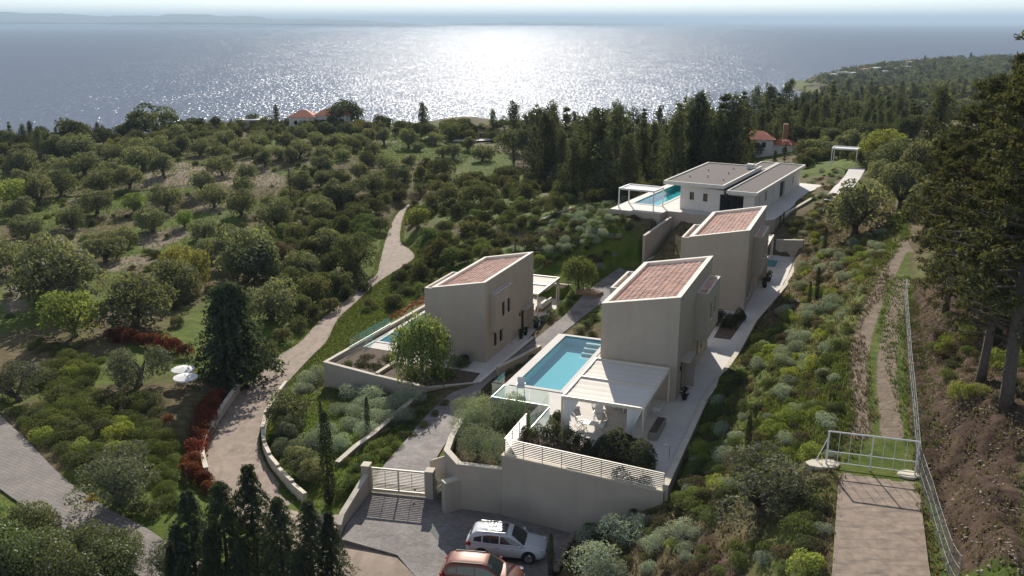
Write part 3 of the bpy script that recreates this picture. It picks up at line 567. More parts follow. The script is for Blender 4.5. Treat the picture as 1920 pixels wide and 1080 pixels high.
def panel(mb, o, ds, S, top0, top1, holes, inward, depth=.22, z0=0.0, mi=0):
    """upright wall face from o along ds (unit), top sloping top0->top1, with real openings cut and their reveals"""
    ss = sorted({0.0, S, *[h[0] for h in holes], *[h[1] for h in holes]}); tt = sorted({z0, *[h[2] for h in holes], *[h[3] for h in holes]})
    def pt(s_, z, k=0): return (o[0]+ds[0]*s_+inward[0]*k, o[1]+ds[1]*s_+inward[1]*k, z)
    for a, b in zip(ss[:-1], ss[1:]):
        ta, tb = top0+(top1-top0)*a/S, top0+(top1-top0)*b/S
        for i, z in enumerate(tt):
            za = z; zb_a = tt[i+1] if i+1 < len(tt) else ta; zb_b = tt[i+1] if i+1 < len(tt) else tb
            if any(h[0] <= a+1e-6 and h[1] >= b-1e-6 and h[2] <= za+1e-6 and i+1 < len(tt) and h[3] >= tt[i+1]-1e-6 for h in holes): continue
            mb.quad(pt(a, za), pt(b, za), pt(b, zb_b), pt(a, zb_a), mi=mi)
    for a, b, c, d in holes:
        mb.quad(pt(a, c), pt(a, c, depth), pt(a, d, depth), pt(a, d), mi=mi); mb.quad(pt(b, c), pt(b, d), pt(b, d, depth), pt(b, c, depth), mi=mi)
        mb.quad(pt(a, d), pt(a, d, depth), pt(b, d, depth), pt(b, d), mi=mi); mb.quad(pt(a, c), pt(b, c), pt(b, c, depth), pt(a, c, depth), mi=mi)
def opening(parent, o, ds, inward, h, name='window', depth=.16, mull=1, door=False):
    """frame and glass set back inside an opening"""
    a, b, c, d = h; mb = MB(); fw = .07
    def pt(s_, z, k): return Vector((o[0]+ds[0]*s_+inward[0]*k, o[1]+ds[1]*s_+inward[1]*k, z))
    k = depth
    for p0, p1 in (((a+fw/2, c), (a+fw/2, d)), ((b-fw/2, c), (b-fw/2, d)), ((a, c+fw/2), (b, c+fw/2)), ((a, d-fw/2), (b, d-fw/2))):
        mb.bar(pt(*p0, k), pt(*p1, k), fw, .08)
    for i in range(1, mull): x = a+(b-a)*i/mull; mb.bar(pt(x, c, k), pt(x, d, k), .06, .08)
    w = mb.build(name, 'dark_frame', parent)
    g = MB(); g.quad(pt(a, c, k+.02), pt(b, c, k+.02), pt(b, d, k+.02), pt(a, d, k+.02)); g.build('pane', 'dark_frame' if door else 'glass_dark', w, recalc=False)
    if door: MB().bar(pt(a+.12, c+.95, k-.06), pt(a+.12, c+1.25, k-.06), .03).build('handle', 'chrome', w)
    else:
        s_ = MB(); p = pt(a-.05, c-.025, -.05); q = pt(b+.05, c-.025, -.05); s_.bar(p+Vector((inward[0]*.09, inward[1]*.09, 0)), q+Vector((inward[0]*.09, inward[1]*.09, 0)), .26, .045); s_.build('sill', 'parapet', w)
    return w
def tile_field(u0, u1, v0, v1, zf, along='u'):
    """rows of overlapping barrel tiles on the sloping roof plane"""
    mb = MB(); mb.tones = []; tw, tl = .25, .40
    nu = max(1, int((u1-u0)/tl)); nv = max(1, int((v1-v0)/tw)); tl = (u1-u0)/nu; tw = (v1-v0)/nv
    for i in range(nu):
        for j in range(nv):
            a0 = u0+i*tl; a1 = a0+tl*1.04; b0 = v0+j*tw; jz = random.uniform(-.016, .016)
            k = len(mb.v)
            for a, lift in ((a0, .045), (a1, .0)):
                for q in range(5):
                    t = q/4; b = b0+tw*t; h = .085*math.sin(math.pi*t)
                    mb.v.append((a, b, zf(a)+h+lift*-1+.04+jz))
            for q in range(4): mb.f.append((k+q, k+q+1, k+5+q+1, k+5+q)); mb.mi.append(0)
            mb.f.append((k, k+1, k+2, k+3, k+4)); mb.mi.append(0)
            mb.tones += [random.gauss(.62, .15)]*5
    return mb
TILE_ME = None
def parapet_ring(mb, P, Q, zp):
    """flat coping between outer ring P and inner ring Q (lists of (u,v)), heights by zp(u), with inner upstand"""
    n = len(P)
    for i in range(n):
        j = (i+1) % n
        o0, o1, q0, q1 = P[i], P[j], Q[i], Q[j]
        mb.quad((*o0, zp(o0[0])), (*o1, zp(o1[0])), (*q1, zp(q1[0])), (*q0, zp(q0[0])))
        mb.quad((*q0, zp(q0[0])), (*q1, zp(q1[0])), (*q1, zp(q1[0])-.45), (*q0, zp(q0[0])-.45))
        mb.quad((*o0, zp(o0[0])), (*o1, zp(o1[0])), (*o1, zp(o1[0])-.035), (*o0, zp(o0[0])-.035))
def bay(root, u0, u1, v0, v1, z0, z1, side, wins):
    """box bay: hollow parapet top with a strip of tiles, windows on its outer face"""
    b = MB(); us = u1 if side > 0 else u0; ui = u0 if side > 0 else u1
    ds = (0, 1); inw = (-side, 0)
    panel(b, (us, v0), ds, v1-v0, z1, z1, wins, inw, .16, z0)
    b.quad((ui, v0, z0), (us, v0, z0), (us, v0, z1), (ui, v0, z1)); b.quad((ui, v1, z0), (ui, v1, z1), (us, v1, z1), (us, v1, z0))
    b.quad((ui, v0, z0), (ui, v1, z0), (us, v1, z0), (us, v0, z0))
    bo = b.build('bay', 'plaster', root)
    e = .17; a0, a1 = min(u0, u1), max(u0, u1)
    r = MB(); outer = [(a0, v0), (a1, v0), (a1, v1), (a0, v1)]; w0 = e if side < 0 else .02; w1 = .02 if side < 0 else e
    inner = [(a0+w0, v0+e), (a1-w1, v0+e), (a1-w1, v1-e), (a0+w0, v1-e)]
    parapet_ring(r, outer, inner, lambda u: z1+.004); r.build('bay_coping', 'parapet', bo)
    t = tile_field(a0+w0, a1-w1, v0+e, v1-e, lambda u: z1-.32); t.build('bay_tiles', 'tile', bo, kind='stuff')
    for h in wins: opening(bo, (us, v0), ds, inw, h)
    return bo
def house(name, label, o, z, conf):
    root = thing(name, label, 'house', (o[0], o[1], z), -TH)
    W_, L_, ZR, ZL = conf.get('W', 5.5), 12.2, 7.66, 6.6
    wb = MB(); rw = conf['windows_low']+[conf['door']]
    panel(wb, (0, 0), (0, 1), L_, ZR, ZR, rw, (-1, 0), z0=-.6)            # right wall
    panel(wb, (-W_, 0), (1, 0), W_, ZL, ZR, [], (0, 1), z0=-.6)           # near wall
    panel(wb, (-W_, 0), (0, 1), L_, ZL, ZL, [(3.0, 5.4, .05, 2.3), (7.0, 9.5, .05, 2.3)], (1, 0), z0=-.6)
    panel(wb, (-W_, L_), (1, 0), W_, ZL, ZR, [(1.4, 4.0, .05, 2.4)], (0, -1), z0=-.6)
    wb.build('wall', 'plaster', root)
    zp = lambda u: ZR+(ZR-ZL)*u/W_
    e = .36
    r = MB(); parapet_ring(r, [(-W_-.03, -.03), (.03, -.03), (.03, L_+.03), (-W_-.03, L_+.03)], [(-W_+e, e), (-e, e), (-e, L_-e), (-W_+e, L_-e)], lambda u: zp(u)+.004)
    r.build('parapet', 'parapet', root)
    t = tile_field(-W_+e, -e, e, L_-e, lambda u: zp(u)-.36); to = t.build('roof_tiles', 'tile', root, kind='stuff')
    MB().quad((-W_+e, e, zp(-W_+e)-.42), (-e, e, zp(-e)-.42), (-e, L_-e, zp(-e)-.42), (-W_+e, L_-e, zp(-W_+e)-.42)).build('roof_deck', 'plaster_dark', root)
    for h in conf['windows_low']: opening(root, (0, 0), (0, 1), (-1, 0), h)
    opening(root, (0, 0), (0, 1), (-1, 0), conf['door'], 'door', door=True)
    for h in [(3.0, 5.4, .05, 2.3), (7.0, 9.5, .05, 2.3)]: opening(root, (-W_, 0), (0, 1), (1, 0), h, 'sliding_door', mull=2)
    opening(root, (-W_, L_), (1, 0), (0, -1), (1.4, 4.0, .05, 2.4), 'sliding_door', mull=2)
    bay(root, 0, conf['bay'][2], conf['bay'][0], conf['bay'][1], 2.6, 6.32, 1, conf['windows_bay'])
    bay(root, -W_-.72, -W_, conf['lbay'][0], conf['lbay'][1], conf['lbay'][2], 6.42 if conf['lbay'][0] > 1 else 6.5, -1, [])
    # door hood: two fins and a slab
    a, b = conf['door'][0]-.25, conf['door'][1]+.9
    MB().box((.0, b, 0), (.62, b+.16, 2.5)).box((0.003, a, 2.5), (.66, b+.16, 2.64)).build('door_hood', 'plaster', root)
    for v in (a-.3, b+.35): MB().box((.01, v, 2.0), (.12, v+.1, 2.28)).build('wall_light', 'dark_frame', root)
    return root
H1 = house('house', 'beige two-storey house with tiled shed roof beside the pepper tree, left of the driveway', O1, 50.0,
  dict(windows_low=[(1.96, 2.7, .85, 2.3), (3.3, 4.05, .85, 2.3)], door=(8.85, 9.75, .02, 2.3), bay=(1.15, 5.1, .6), windows_bay=[(1.35, 2.1, 3.7, 5.1), (2.65, 3.4, 3.7, 5.1)], lbay=(.004, 6.0, 2.8), W=5.4))
H2 = house('house', 'beige two-storey house with tiled shed roof nearest the fabric pergola, behind the turquoise pool', O2, 54.5,
  dict(windows_low=[(7.3, 8.0, .85, 2.3), (9.0, 9.7, .85, 2.3)], door=(1.6, 2.5, .02, 2.5), bay=(6.0, 11.2, .85), windows_bay=[(1.3, 2.0, 1.3+2.6, 5.2), (2.9, 3.6, 3.9, 5.2)], lbay=(4.6, 9.6, 2.8)))
H3 = house('house', 'beige two-storey house with tiled shed roof in front of the white villa', O3, 54.5,
  dict(windows_low=[(1.5, 2.15, .85, 2.3), (2.75, 3.4, .85, 2.3)], door=(9.4, 10.3, .02, 2.4), bay=(3.4, 8.6, .8), windows_bay=[(1.6, 2.3, 3.9, 5.2), (3.2, 3.9, 3.9, 5.2)], lbay=(.004, 6.0, 2.8), W=5.35))
for h_ in (H1, H2, H3): pass

# white villa
def villa():
    root = thing('villa', 'white single-storey villa with flat gravel roofs above the beige houses', 'house', (C4[0], C4[1], 57.7), -TH4)
    wl = MB(); fw = [(1.2, 1.75, 1.25, 2.2), (2.9, 3.45, 1.2, 2.15), (5.0, 7.9, .05, 2.25)]; f0 = (-9.7, .8)
    panel(wl, f0, (1, 0), 9.2, 3.0, 2.55, fw, (0, 1), z0=-.4)
    sw = [(2.2, 2.6, 1.0, 2.1), (5.0, 6.0, .9, 2.2), (8.6, 9.0, 1.1, 2.1), (12.5, 15.2, .02, 2.35), (19.5, 20.1, 1.1, 2.0)]
    panel(wl, (-.5, .8), (0, 1), 24.2, 2.55, 2.55, sw, (-1, 0), z0=-.4, depth=.35)
    panel(wl, (-9.7, .8), (0, 1), 16.5, 3.0, 3.0, [(2.5, 7.5, .05, 2.4), (9, 14, .05, 2.4)], (1, 0), z0=-.4)
    wl.quad((-9.7, 17.3, -.4), (-9.7, 17.3, 3), (-4, 17.3, 3), (-4, 17.3, -.4)); wl.quad((-6, 25, -.4), (-6, 25, 2.6), (-.5, 25, 2.55), (-.5, 25, -.4)); wl.quad((-6, 17.3, -.4), (-6, 17.3, 2.6), (-6, 25, 2.6), (-6, 25, -.4))
    wl.build('wall', 'plaster_white', root)
    opening(root, f0, (1, 0), (0, 1), fw[0]); opening(root, f0, (1, 0), (0, 1), fw[1]); opening(root, f0, (1, 0), (0, 1), fw[2], 'sliding_door', mull=2)
    for h in sw[:3]+sw[4:]: opening(root, (-.5, .8), (0, 1), (-1, 0), h, depth=.25)
    opening(root, (-.5, .8), (0, 1), (-1, 0), sw[3], 'entrance_door', depth=.3, mull=2)
    for h in [(2.5, 7.5, .05, 2.4), (9, 14, .05, 2.4)]: opening(root, (-9.7, .8), (0, 1), (1, 0), h, 'sliding_door', mull=3)
    def slab(u0, u1, v0, v1, z0, z1, e=.22, rim=.13):
        b = MB().box((u0, v0, z0), (u1, v1, z1-.06)); r_ = b.build('roof', 'plaster_white', root)
        g = MB().quad((u0+e, v0+e, z1-.05), (u1-e, v0+e, z1-.05), (u1-e, v1-e, z1-.05), (u0+e, v1-e, z1-.05)); g.build('gravel', 'roof_gravel', r_)
        k = MB()
        for a in (((u0, v0), (u1, v0+e)), ((u0, v1-e), (u1, v1)), ((u0, v0+e), (u0+e, v1-e)), ((u1-e, v0+e), (u1, v1-e))): k.box((*a[0], z1-.06), (*a[1], z1+rim-.05))
        k.build('roof_kerb', 'parapet', r_); return r_
    slab(-11.75, -4.15, .2, 17.8, 2.98, 3.36)
    slab(-3.75, 0, 0, 25.5, 2.56, 2.86)
    slab(-6.2, -3.76, 18.2, 25.3, 2.57, 2.9)
    s1 = MB().box((-4.14, .5, 2.2), (-3.76, 17.5, 2.7)); s1.build('light_slot', 'dark_frame', root)
    for (u, v) in ((-8, 6), (-6.5, 10), (-9.5, 11), (-7, 14), (-5.5, 4.5), (-10, 5)): MB().tube([(u, v, 3.3), (u, v, 3.62)], .07, 8).build('vent_pipe', 'steel', root)
    MB().box((-5.6, 15.2, 3.31), (-4.7, 16.1, 3.95)).build('chimney', 'plaster_white', root)
    MB().box((-10.4, -1.1, -3.5), (-9.0, -.9, -.1)).build('pier', 'plaster', root)
villa()

# ---- terraces (setting), each a slab with a pale stone top and plastered sides
TS2 = structure('terrace', MB().prism(T2, 50.6, 54.5, 0, 1), ['pave_pale', 'plaster'])
TS1 = structure('terrace', MB().prism(T1, 47.2, 50.0, 0, 1), ['pave_pale', 'plaster'])
TS4 = structure('terrace', MB().prism(T4, 53.0, 57.7, 0, 1), ['pave_pale', 'plaster'])
def bed(o, th, uv, z): structure('planting_bed', MB().prism([loc(o, th, *q) for q in uv], z-.25, z+.012), 'soil')
bed(O2, TH, [(-7.7, -11.75), (1.2, -12.45), (1.0, -10.2), (-2.5, -9.3), (-7.6, -8.4)], 54.5)
bed(O2, TH, [(.1, 14.6), (1.5, 14.6), (1.9, 21.5), (.1, 21.5)], 54.5)
bed(O2, TH, [(-7.3, 13.2), (-.3, 13.2), (-.3, 22.2), (-5.3, 22.2)], 54.5)
bed(O1, TH, [(-13.1, -5.7), (-8.0, -6.3), (-7.8, -3.2), (-8.2, -.6), (-12.7, -.5)], 50.0)
bed(O1, TH, [(-7.5, -6.3), (-2.4, -7.0), (.8, -4.7), (.6, -2.6), (-5.8, -2.4), (-7.4, -3.4)], 50.0)
bed(O1, TH, [(-13.0, .4), (-12.72, .4), (-12.55, 13.0), (-12.7, 13.0)], 50.0)
bed(O1, TH, [(.6, 13.0), (1.1, 13.0), (1.0, 21.0), (.6, 21.0)], 50.0)

# ---- retaining walls
p = lambda o, *q, th=TH: loc(o, th, *q)
wall_path('retaining_wall', [p(O2,-7.9,-8.0), p(O2,-7.9,-12.05), p(O2,2.15,-12.8)], [54.62]*3, 49.5, .3, label='tall beige retaining wall carrying the slatted railing above the parked cars')
wall_path('parapet_wall', [p(O2,2.2,-12.8), p(O2,1.98,.5), p(O2,2.58,10.6), p(O2,2.8,19.5), p(O2,4.1,32), p(O2,4.4,46)], [55.0,54.85,54.85,54.85,54.85,54.85], [52.5,53,53,53,53,53], .32, label='long low cream wall edging the terrace path below the shrub slope')
wall_path('planter_wall', [(*q[:2],) for q in MARKS['planter_left'][::-1]]+[MARKS['planter_wall'][1][:2], MARKS['planter_wall'][2][:2]], [53.5,53.5,53.6,53.6,53.6], 49.5, .35, label='angled beige planter wall full of rosemary beside the gate')
wall_path('retaining_wall', [p(O1,-12.75,13.2), p(O1,-13.3,-6.0), p(O1,-7.8,-6.75), p(O1,-2.3,-7.45)], [50.35,50.35,50.2,50.15], 46.8, .3, label='beige planter wall below the half-hidden pool of the left house')
wall_path('divider_wall', [p(O1,-7.65,-6.55), p(O1,-7.5,-3.2)], 50.3, 49.5, .28, label='short pale wall dividing the planter under the pepper tree')
wall_path('path_kerb', [p(O1,1.35,-4.7), p(O1,1.6,7.5), p(O1,1.4,12.2)], [50.12]*3, 49.3, .3, cap='parapet', label='thin white kerb between the left house path and the driveway')
wall_path('bank_wall', [q[:2] for q in MARKS['bank_wall']], [q[2]+.45 for q in MARKS['bank_wall']], [q[2]-.6 for q in MARKS['bank_wall']], .35, m='stone', label='low weathered wall slanting across the bank of grey lavender mounds')
wall_path('gate_wall', [q[:2] for q in MARKS['wall_a']], [51.9,51.3,51.1], 49.4, .3, label='sloping cream wall left of the driveway gate')
wall_path('driveway_wall', [q[:2] for q in MARKS['drive_wall']], [50.75]*3, 49.4, .28, label='short pale wall between the driveway and the hedge beside the turquoise pool')
wall_path('driveway_wall', [q[:2] for q in MARKS['right_wall']], [53.25,54.1,55.2], [51.8,52.4,53], .3, label='pale kerb wall climbing the upper driveway towards the white villa')
wall_path('ramp_wall', [(15.2,101.9), (19.4,108.6)], [56.4,57.2], [52,53], .3, m='plaster', label='cream wall beside the ramp to the garage of the white villa')
wall_path('garden_wall', [q[:2] for q in MARKS['lowwall4']]+[(30.6,104.8)], [58.35,57.6,56.6], [57,56.4,55.4], .3, label='thin pale wall slanting down the slope right of the white villa')
wall_path('garden_wall', [q[:2] for q in MARKS['h3wall']], [56.2,56.6], [54,54.5], .3, label='short pale wall behind the farthest beige house')
wall_path('garden_wall', [q[:2] for q in MARKS['steps_wall']], [51.4,52.9], [50,51.5], .5, label='pale terrace wall on the green slope left of the villa pool')
# road walls: stepped blocks
def stepped(name, label, side, i0, i1, rise, drop, m='plaster'):
    root = thing(name, label, 'wall')
    Pp = catmull([(*(rb[1] if side > 0 else rb[0]), rb[2]) for rb in ROAD[i0:i1]], 2)
    for a, b in zip(Pp[:-1], Pp[1:]):
        d = (b-a)[:2]; d = d/np.linalg.norm(d); nrm = np.array([d[1], -d[0]])*side; a2 = a[:2]+nrm*.18; b2 = b[:2]+nrm*.18
        q = [tuple(a2), tuple(b2+d*.03), tuple(b2+d*.03+nrm*.28), tuple(a2+nrm*.28)]
        z0 = min(a[2], b[2])-.5; MB().prism(q, z0, [a[2]+rise, b[2]+rise*.8, b[2]+rise*.8, a[2]+rise]).build('wall_block', 'wall_cap', root)
    return root
stepped('road_wall', 'stepped cream wall along the outer bend of the concrete road, below the green bank', 1, 3, 8, .85, .5)
rl = catmull([(*rb[0], rb[2]) for rb in ROAD[4:8]], 4); dl = [(q[0]-.25, q[1]+.1) for q in rl]
wall_path('road_wall', dl, [q[2]+.75 for q in rl], [q[2]-.5 for q in rl], .3, label='low cream wall between the concrete road and the red hedge')

# ------------------------------------------------------------------ pools
def water_mat(name, tint):
    m, n, l = nodes_of(name)
    out = n.new('ShaderNodeOutputMaterial'); tr = n.new('ShaderNodeBsdfTransparent'); tr.inputs[0].default_value = (*tint, 1)
    gl = n.new('ShaderNodeBsdfGlossy'); gl.inputs['Roughness'].default_value = .02
    g = n.new('ShaderNodeNewGeometry'); t = n.new('ShaderNodeTexNoise'); t.inputs['Scale'].default_value = 2.2; l.new(g.outputs['Position'], t.inputs['Vector'])
    bp = n.new('ShaderNodeBump'); bp.inputs['Strength'].default_value = .02; bp.inputs['Distance'].default_value = .04; l.new(t.outputs[0], bp.inputs['Height'])
    l.new(bp.outputs[0], gl.inputs['Normal']); fr = schlick(n, l, bp.outputs[0])
    mx = n.new('ShaderNodeMixShader'); l.new(fr.outputs[0], mx.inputs[0]); l.new(tr.outputs[0], mx.inputs[1]); l.new(gl.outputs[0], mx.inputs[2]); l.new(mx.outputs[0], out.inputs[0]); M[name] = m
water_mat('pool_water', (.74,.94,.96)); water_mat('pool_water_teal', (.62,.95,.95))
def cut_box(ob, o, th, u0, u1, v0, v1, z0, z1):
    """take a pool pit out of a terrace slab"""
    c = MB().prism([loc(o, th, *q) for q in ((u0, v0), (u1, v0), (u1, v1), (u0, v1))], z0, z1).build('pit', 'plaster')
    md = ob.modifiers.new('pit', 'BOOLEAN'); md.object = c; md.operation = 'DIFFERENCE'; md.solver = 'EXACT'
    bpy.context.view_layer.update()
    dg = bpy.context.evaluated_depsgraph_get(); me = bpy.data.meshes.new_from_object(ob.evaluated_get(dg))
    if __name__ == 'dbg': print('CUT', len(ob.data.polygons), len(me.polygons))
    ob.modifiers.clear(); ob.data = me; bpy.data.objects.remove(c)
def pool(label, slab, o, th, u0, u1, v0, v1, z, dep=.8, cop=.36, tile='pool_tile', water='pool_water', steps=None):
    cut_box(slab, o, th, u0-.05, u1+.05, v0-.05, v1+.05, z-dep-.1, z+1)
    root = thing('swimming_pool', label, 'pool', (o[0], o[1], z), -th)
    b = MB(); b.quad((u0, v0, -dep), (u1, v0, -dep), (u1, v1, -dep), (u0, v1, -dep))
    for a, c in (((u0, v0), (u1, v0)), ((u1, v0), (u1, v1)), ((u1, v1), (u0, v1)), ((u0, v1), (u0, v0))): b.quad((*a, -dep), (*c, -dep), (*c, .035), (*a, .035))
    b.build('basin', tile, root, recalc=False)
    MB().quad((u0, v0, -.05), (u1, v0, -.05), (u1, v1, -.05), (u0, v1, -.05)).build('water', water, root, recalc=False)
    k = MB()
    for a in (((u0-cop, v0-cop), (u1+cop, v0)), ((u0-cop, v1), (u1+cop, v1+cop)), ((u0-cop, v0), (u0, v1)), ((u1, v0), (u1+cop, v1))): k.box((*a[0], .004), (*a[1], .05))
    k.build('coping', 'pave_pale', root)
    if steps:
        for i in range(4): MB().box((u1-1.5, v1-.35-.6*i, -dep+.002), (u1-.05, v1-.35-.6*i-.36, -.16-.22*i)).build('step', 'pave_pale', root)
    return root
pool('turquoise swimming pool with white steps beside the nearest beige house', TS2, O2, TH, -11.55, -8.05, -1.1, 10.3, 54.5, steps=True)
pool('narrow pool half hidden behind the pepper tree, left of the left house', TS1, O1, TH, -12.0, -8.8, 1.4, 11.5, 50.0)
pool('teal lap pool beside the white villa', TS4, C4, TH4, -16.0, -12.6, 1.3, 17.3, 57.7, tile='pool_tile_teal', water='pool_water_teal')
pool('small pool peeking out behind the farthest beige house', TS2, O3, TH, -4.3, .85, 17.2, 20.3, 54.5)

# ------------------------------------------------------------------ pergolas
def curtain(parent, u, v, top, axis, n=9, w=.5, pinch=.55):
    """gathered curtain hanging from a beam and tied back low on its post"""
    mb = MB(); rows = 7
    for i in range(rows):
        t = i/(rows-1); ww = w*(1-t*1.15) if t < pinch else w*(1-pinch*1.15)+w*.25*(t-pinch)
        ww = max(.1, ww)
        for j in range(n):
            q = j/(n-1); off = q*ww; wob = .05*math.sin(q*22+i*.3)
            mb.v.append((u+(off if axis == 'u' else wob), v+(off if axis == 'v' else wob), top*(1-t)+.04*t))
    for i in range(rows-1):
        for j in range(n-1): a = i*n+j; mb.f.append((a, a+1, a+n+1, a+n)); mb.mi.append(0)
    return mb.build('curtain', 'fabric_white', parent, smooth=True)
def pergola(label, o, th, z, u0, u1, v0, v1, h, bays, metal='cream_metal', cloth='fabric', curtains=(), pole=.12):
    root = thing('pergola', label, 'pergola', (*loc(o, th, u0, v0), z), -th)
    W_, L_ = u1-u0, v1-v0
    for u in (pole/2, W_-pole/2):
        for v in (pole/2, L_-pole/2): MB().box((u-pole/2, v-pole/2, 0), (u+pole/2, v+pole/2, h-.001)).build('post', metal, root)
    for u in (0, W_-.14): MB().box((u, 0, h), (u+.14, L_, h+.2)).build('side_beam', metal, root)
    for i in range(bays+1):
        v = (L_-.14)*i/bays; MB().box((.141, v, h+.01), (W_-.141, v+.14, h+.22)).build('cross_beam', metal, root)
    for i in range(bays):
        a = (L_-.14)*i/bays+.14; b = (L_-.14)*(i+1)/bays
        mb = MB(); n = 14
        for k in range(n+1):
            q = k/n; zz = h+.12-.05*math.sin(math.pi*q)+.012*math.sin(q*60)
            mb.v += [(.16, a+(b-a)*q, zz), (W_-.16, a+(b-a)*q, zz)]
        for k in range(n): mb.f.append((2*k, 2*k+1, 2*k+3, 2*k+2)); mb.mi.append(0)
        c = mb.build('canopy', cloth, root)
        sl = MB()
        for k in range(1, 6): u = .16+(W_-.32)*k/6; sl.box((u-.015, a, h+.055), (u+.015, b, h+.068))
        sl.build('batten', cloth, c)
    for (u, v, ax, w) in curtains: curtain(root, u, v, h, ax, w=w)
    return root
pergola('large cream pergola with two fabric canopies on the near terrace', O2, TH, 54.5, -5.75, -.35, -7.8, -.35, 2.45, 2, curtains=[(.16, .06, 'u', 1.0), (4.3, .06, 'u', .95), (5.28, .3, 'v', .8), (.06, .3, 'v', .8)])
pergola('cream pergola tucked behind the left house, above its seats', O1, TH, 50.0, -4.9, -.15, 14.1, 21.0, 2.45, 2, curtains=[(4.5, 6.75, 'u', .25), (4.7, 5.9, 'v', .7)])
pergola('slim cream pergola behind the farthest beige house', O3, TH, 54.5, -4.4, .05, 14.8, 21.5, 2.45, 2, curtains=[(4.32, 5.6, 'v', .8), (4.3, .3, 'v', .5)])
pergola('white flat pergola at the end of the teal lap pool', C4, TH4, 57.7, -16.7, -12.0, -2.2, 1.2, 2.25, 1, metal='white_metal', cloth='fabric_white')
gz = MARKS['gazebo'][0]
pergola('small white garden pergola at the end of the stone path', gz[:2], R(26), float(ground(np.array([gz[0]]), np.array([gz[1]]))[0])+.05, -1.9, 1.9, -1.5, 1.5, 2.7, 1, metal='white_metal', cloth='fabric_white', pole=.13)

# ------------------------------------------------------------------ railings, glass, gates
def railing(label, pts, z, h=1.05, n=9, step=1.25, m='cream_metal'):
    root = thing('slatted_railing', label, 'railing')
    for (a, b) in zip(pts[:-1], pts[1:]):
        a, b = Vector((*a, 0)), Vector((*b, 0)); L_ = (b-a).length; k = max(1, round(L_/step))
        for i in range(k+1):
            q = a+(b-a)*i/k; MB().box((q.x-.025, q.y-.025, z+.002), (q.x+.025, q.y+.025, z+h)).build('post', m, root)
        for i in range(n):
            zz = z+.1+(h-.12)*i/(n-1); MB().bar((a.x, a.y, zz), (b.x, b.y, zz), .05 if i < n-1 else .085, .03 if i < n-1 else .045).build('slat', m, root)
    return root
railing('cream slatted railing on top of the tall retaining wall', [p(O2,-8.0,-8.1), p(O2,-7.9,-12.0), p(O2,2.1,-12.75)], 54.62)
def glass_rail(label, pts, z, h=1.0, pane=1.5):
    root = thing('glass_balustrade', label, 'balustrade')
    for a, b in zip(pts[:-1], pts[1:]):
        a, b = Vector((*a, 0)), Vector((*b, 0)); k = max(1, round((b-a).length/pane)); d = (b-a)/k
        for i in range(k):
            q0 = a+d*(i+.02); q1 = a+d*(i+.98); MB().bar((q0.x, q0.y, z+h/2+.06), (q1.x, q1.y, z+h/2+.06), .014, h).build('glass_pane', 'glass_rail', root)
        MB().bar((a.x, a.y, z+.035), (b.x, b.y, z+.035), .07, .07).build('base_rail', 'steel', root)
    return root
glass_rail('glass balustrade round the near end of the turquoise pool deck', [p(O2,-12.2,-1.6), p(O2,-12.2,-4.0), p(O2,-7.95,-4.0)], 54.5)
glass_rail('glass balustrade behind the rosemary planter at the terrace edge', [p(O2,-7.82,-4.2), p(O2,-7.82,-7.95)], 54.5)
glass_rail('glass balustrade on the outer wall of the half-hidden pool', [p(O1,-13.2,-2.0), p(O1,-13.0,5.5)], 50.36, .8)
glass_rail('short glass pane between the half-hidden pool deck and its planter', [p(O1,-12.45,-.4), p(O1,-12.4,1.0)], 50.0, .9)
glass_rail('glass screen behind the turquoise pool steps', [p(O2,-7.7,10.75), p(O2,-6.3,10.75)], 54.5, 1.0)

def drive_gate():
    (x0, y0, z), (x1, y1, _) = MARKS['gate']; a = Vector((x0, y0, z)); b = Vector((x1, y1, z)); d = (b-a).normalized(); rz = math.atan2(d.y, d.x); L_ = (b-a).length
    root = thing('driveway_gate', 'cream slatted sliding gate across the grey paved driveway', 'gate', tuple(a), rz)
    for x in (.06, L_/2, L_-.06): MB().box((x-.05, -.04, .1), (x+.05, .04, 1.72)).build('upright', 'cream_metal', root)
    for x in (L_*.26, L_*.74): MB().box((x-.015, -.02, .3), (x+.015, .02, 1.6)).build('stay', 'cream_metal', root)
    MB().box((0, -.05, .1), (L_, .05, .25)).build('bottom_rail', 'cream_metal', root); MB().box((0, -.05, 1.66), (L_, .05, 1.76)).build('top_rail', 'cream_metal', root)
    for i in range(12):
        zz = .33+i*.108; MB().box((.11, -.015, zz), (L_-.11, .015, zz+.05)).build('slat', 'cream_metal', root)
    MB().tube([(L_*.8, -.06, .5), (L_*.8, -.1, .5)], .09, 8).build('roller', 'steel', root)
    for lab, x in (('cream pillar at the left end of the driveway gate', -.28), ('cream pillar at the right end of the driveway gate', L_+.28)):
        q = a+d*x; t = thing('gate_pillar', lab, 'pillar', tuple(q), rz)
        MB().box((-.25, -.3, -.4), (.25, .3, 1.9)).build('shaft', 'plaster', t); MB().box((-.28, -.33, 1.9), (.28, .33, 1.96)).build('cap', 'wall_cap', t)
    MB().box((.2, -1.9, .004), (.75, -1.35, .012)).build('manhole_cover', 'steel', root) if False else None
drive_gate()
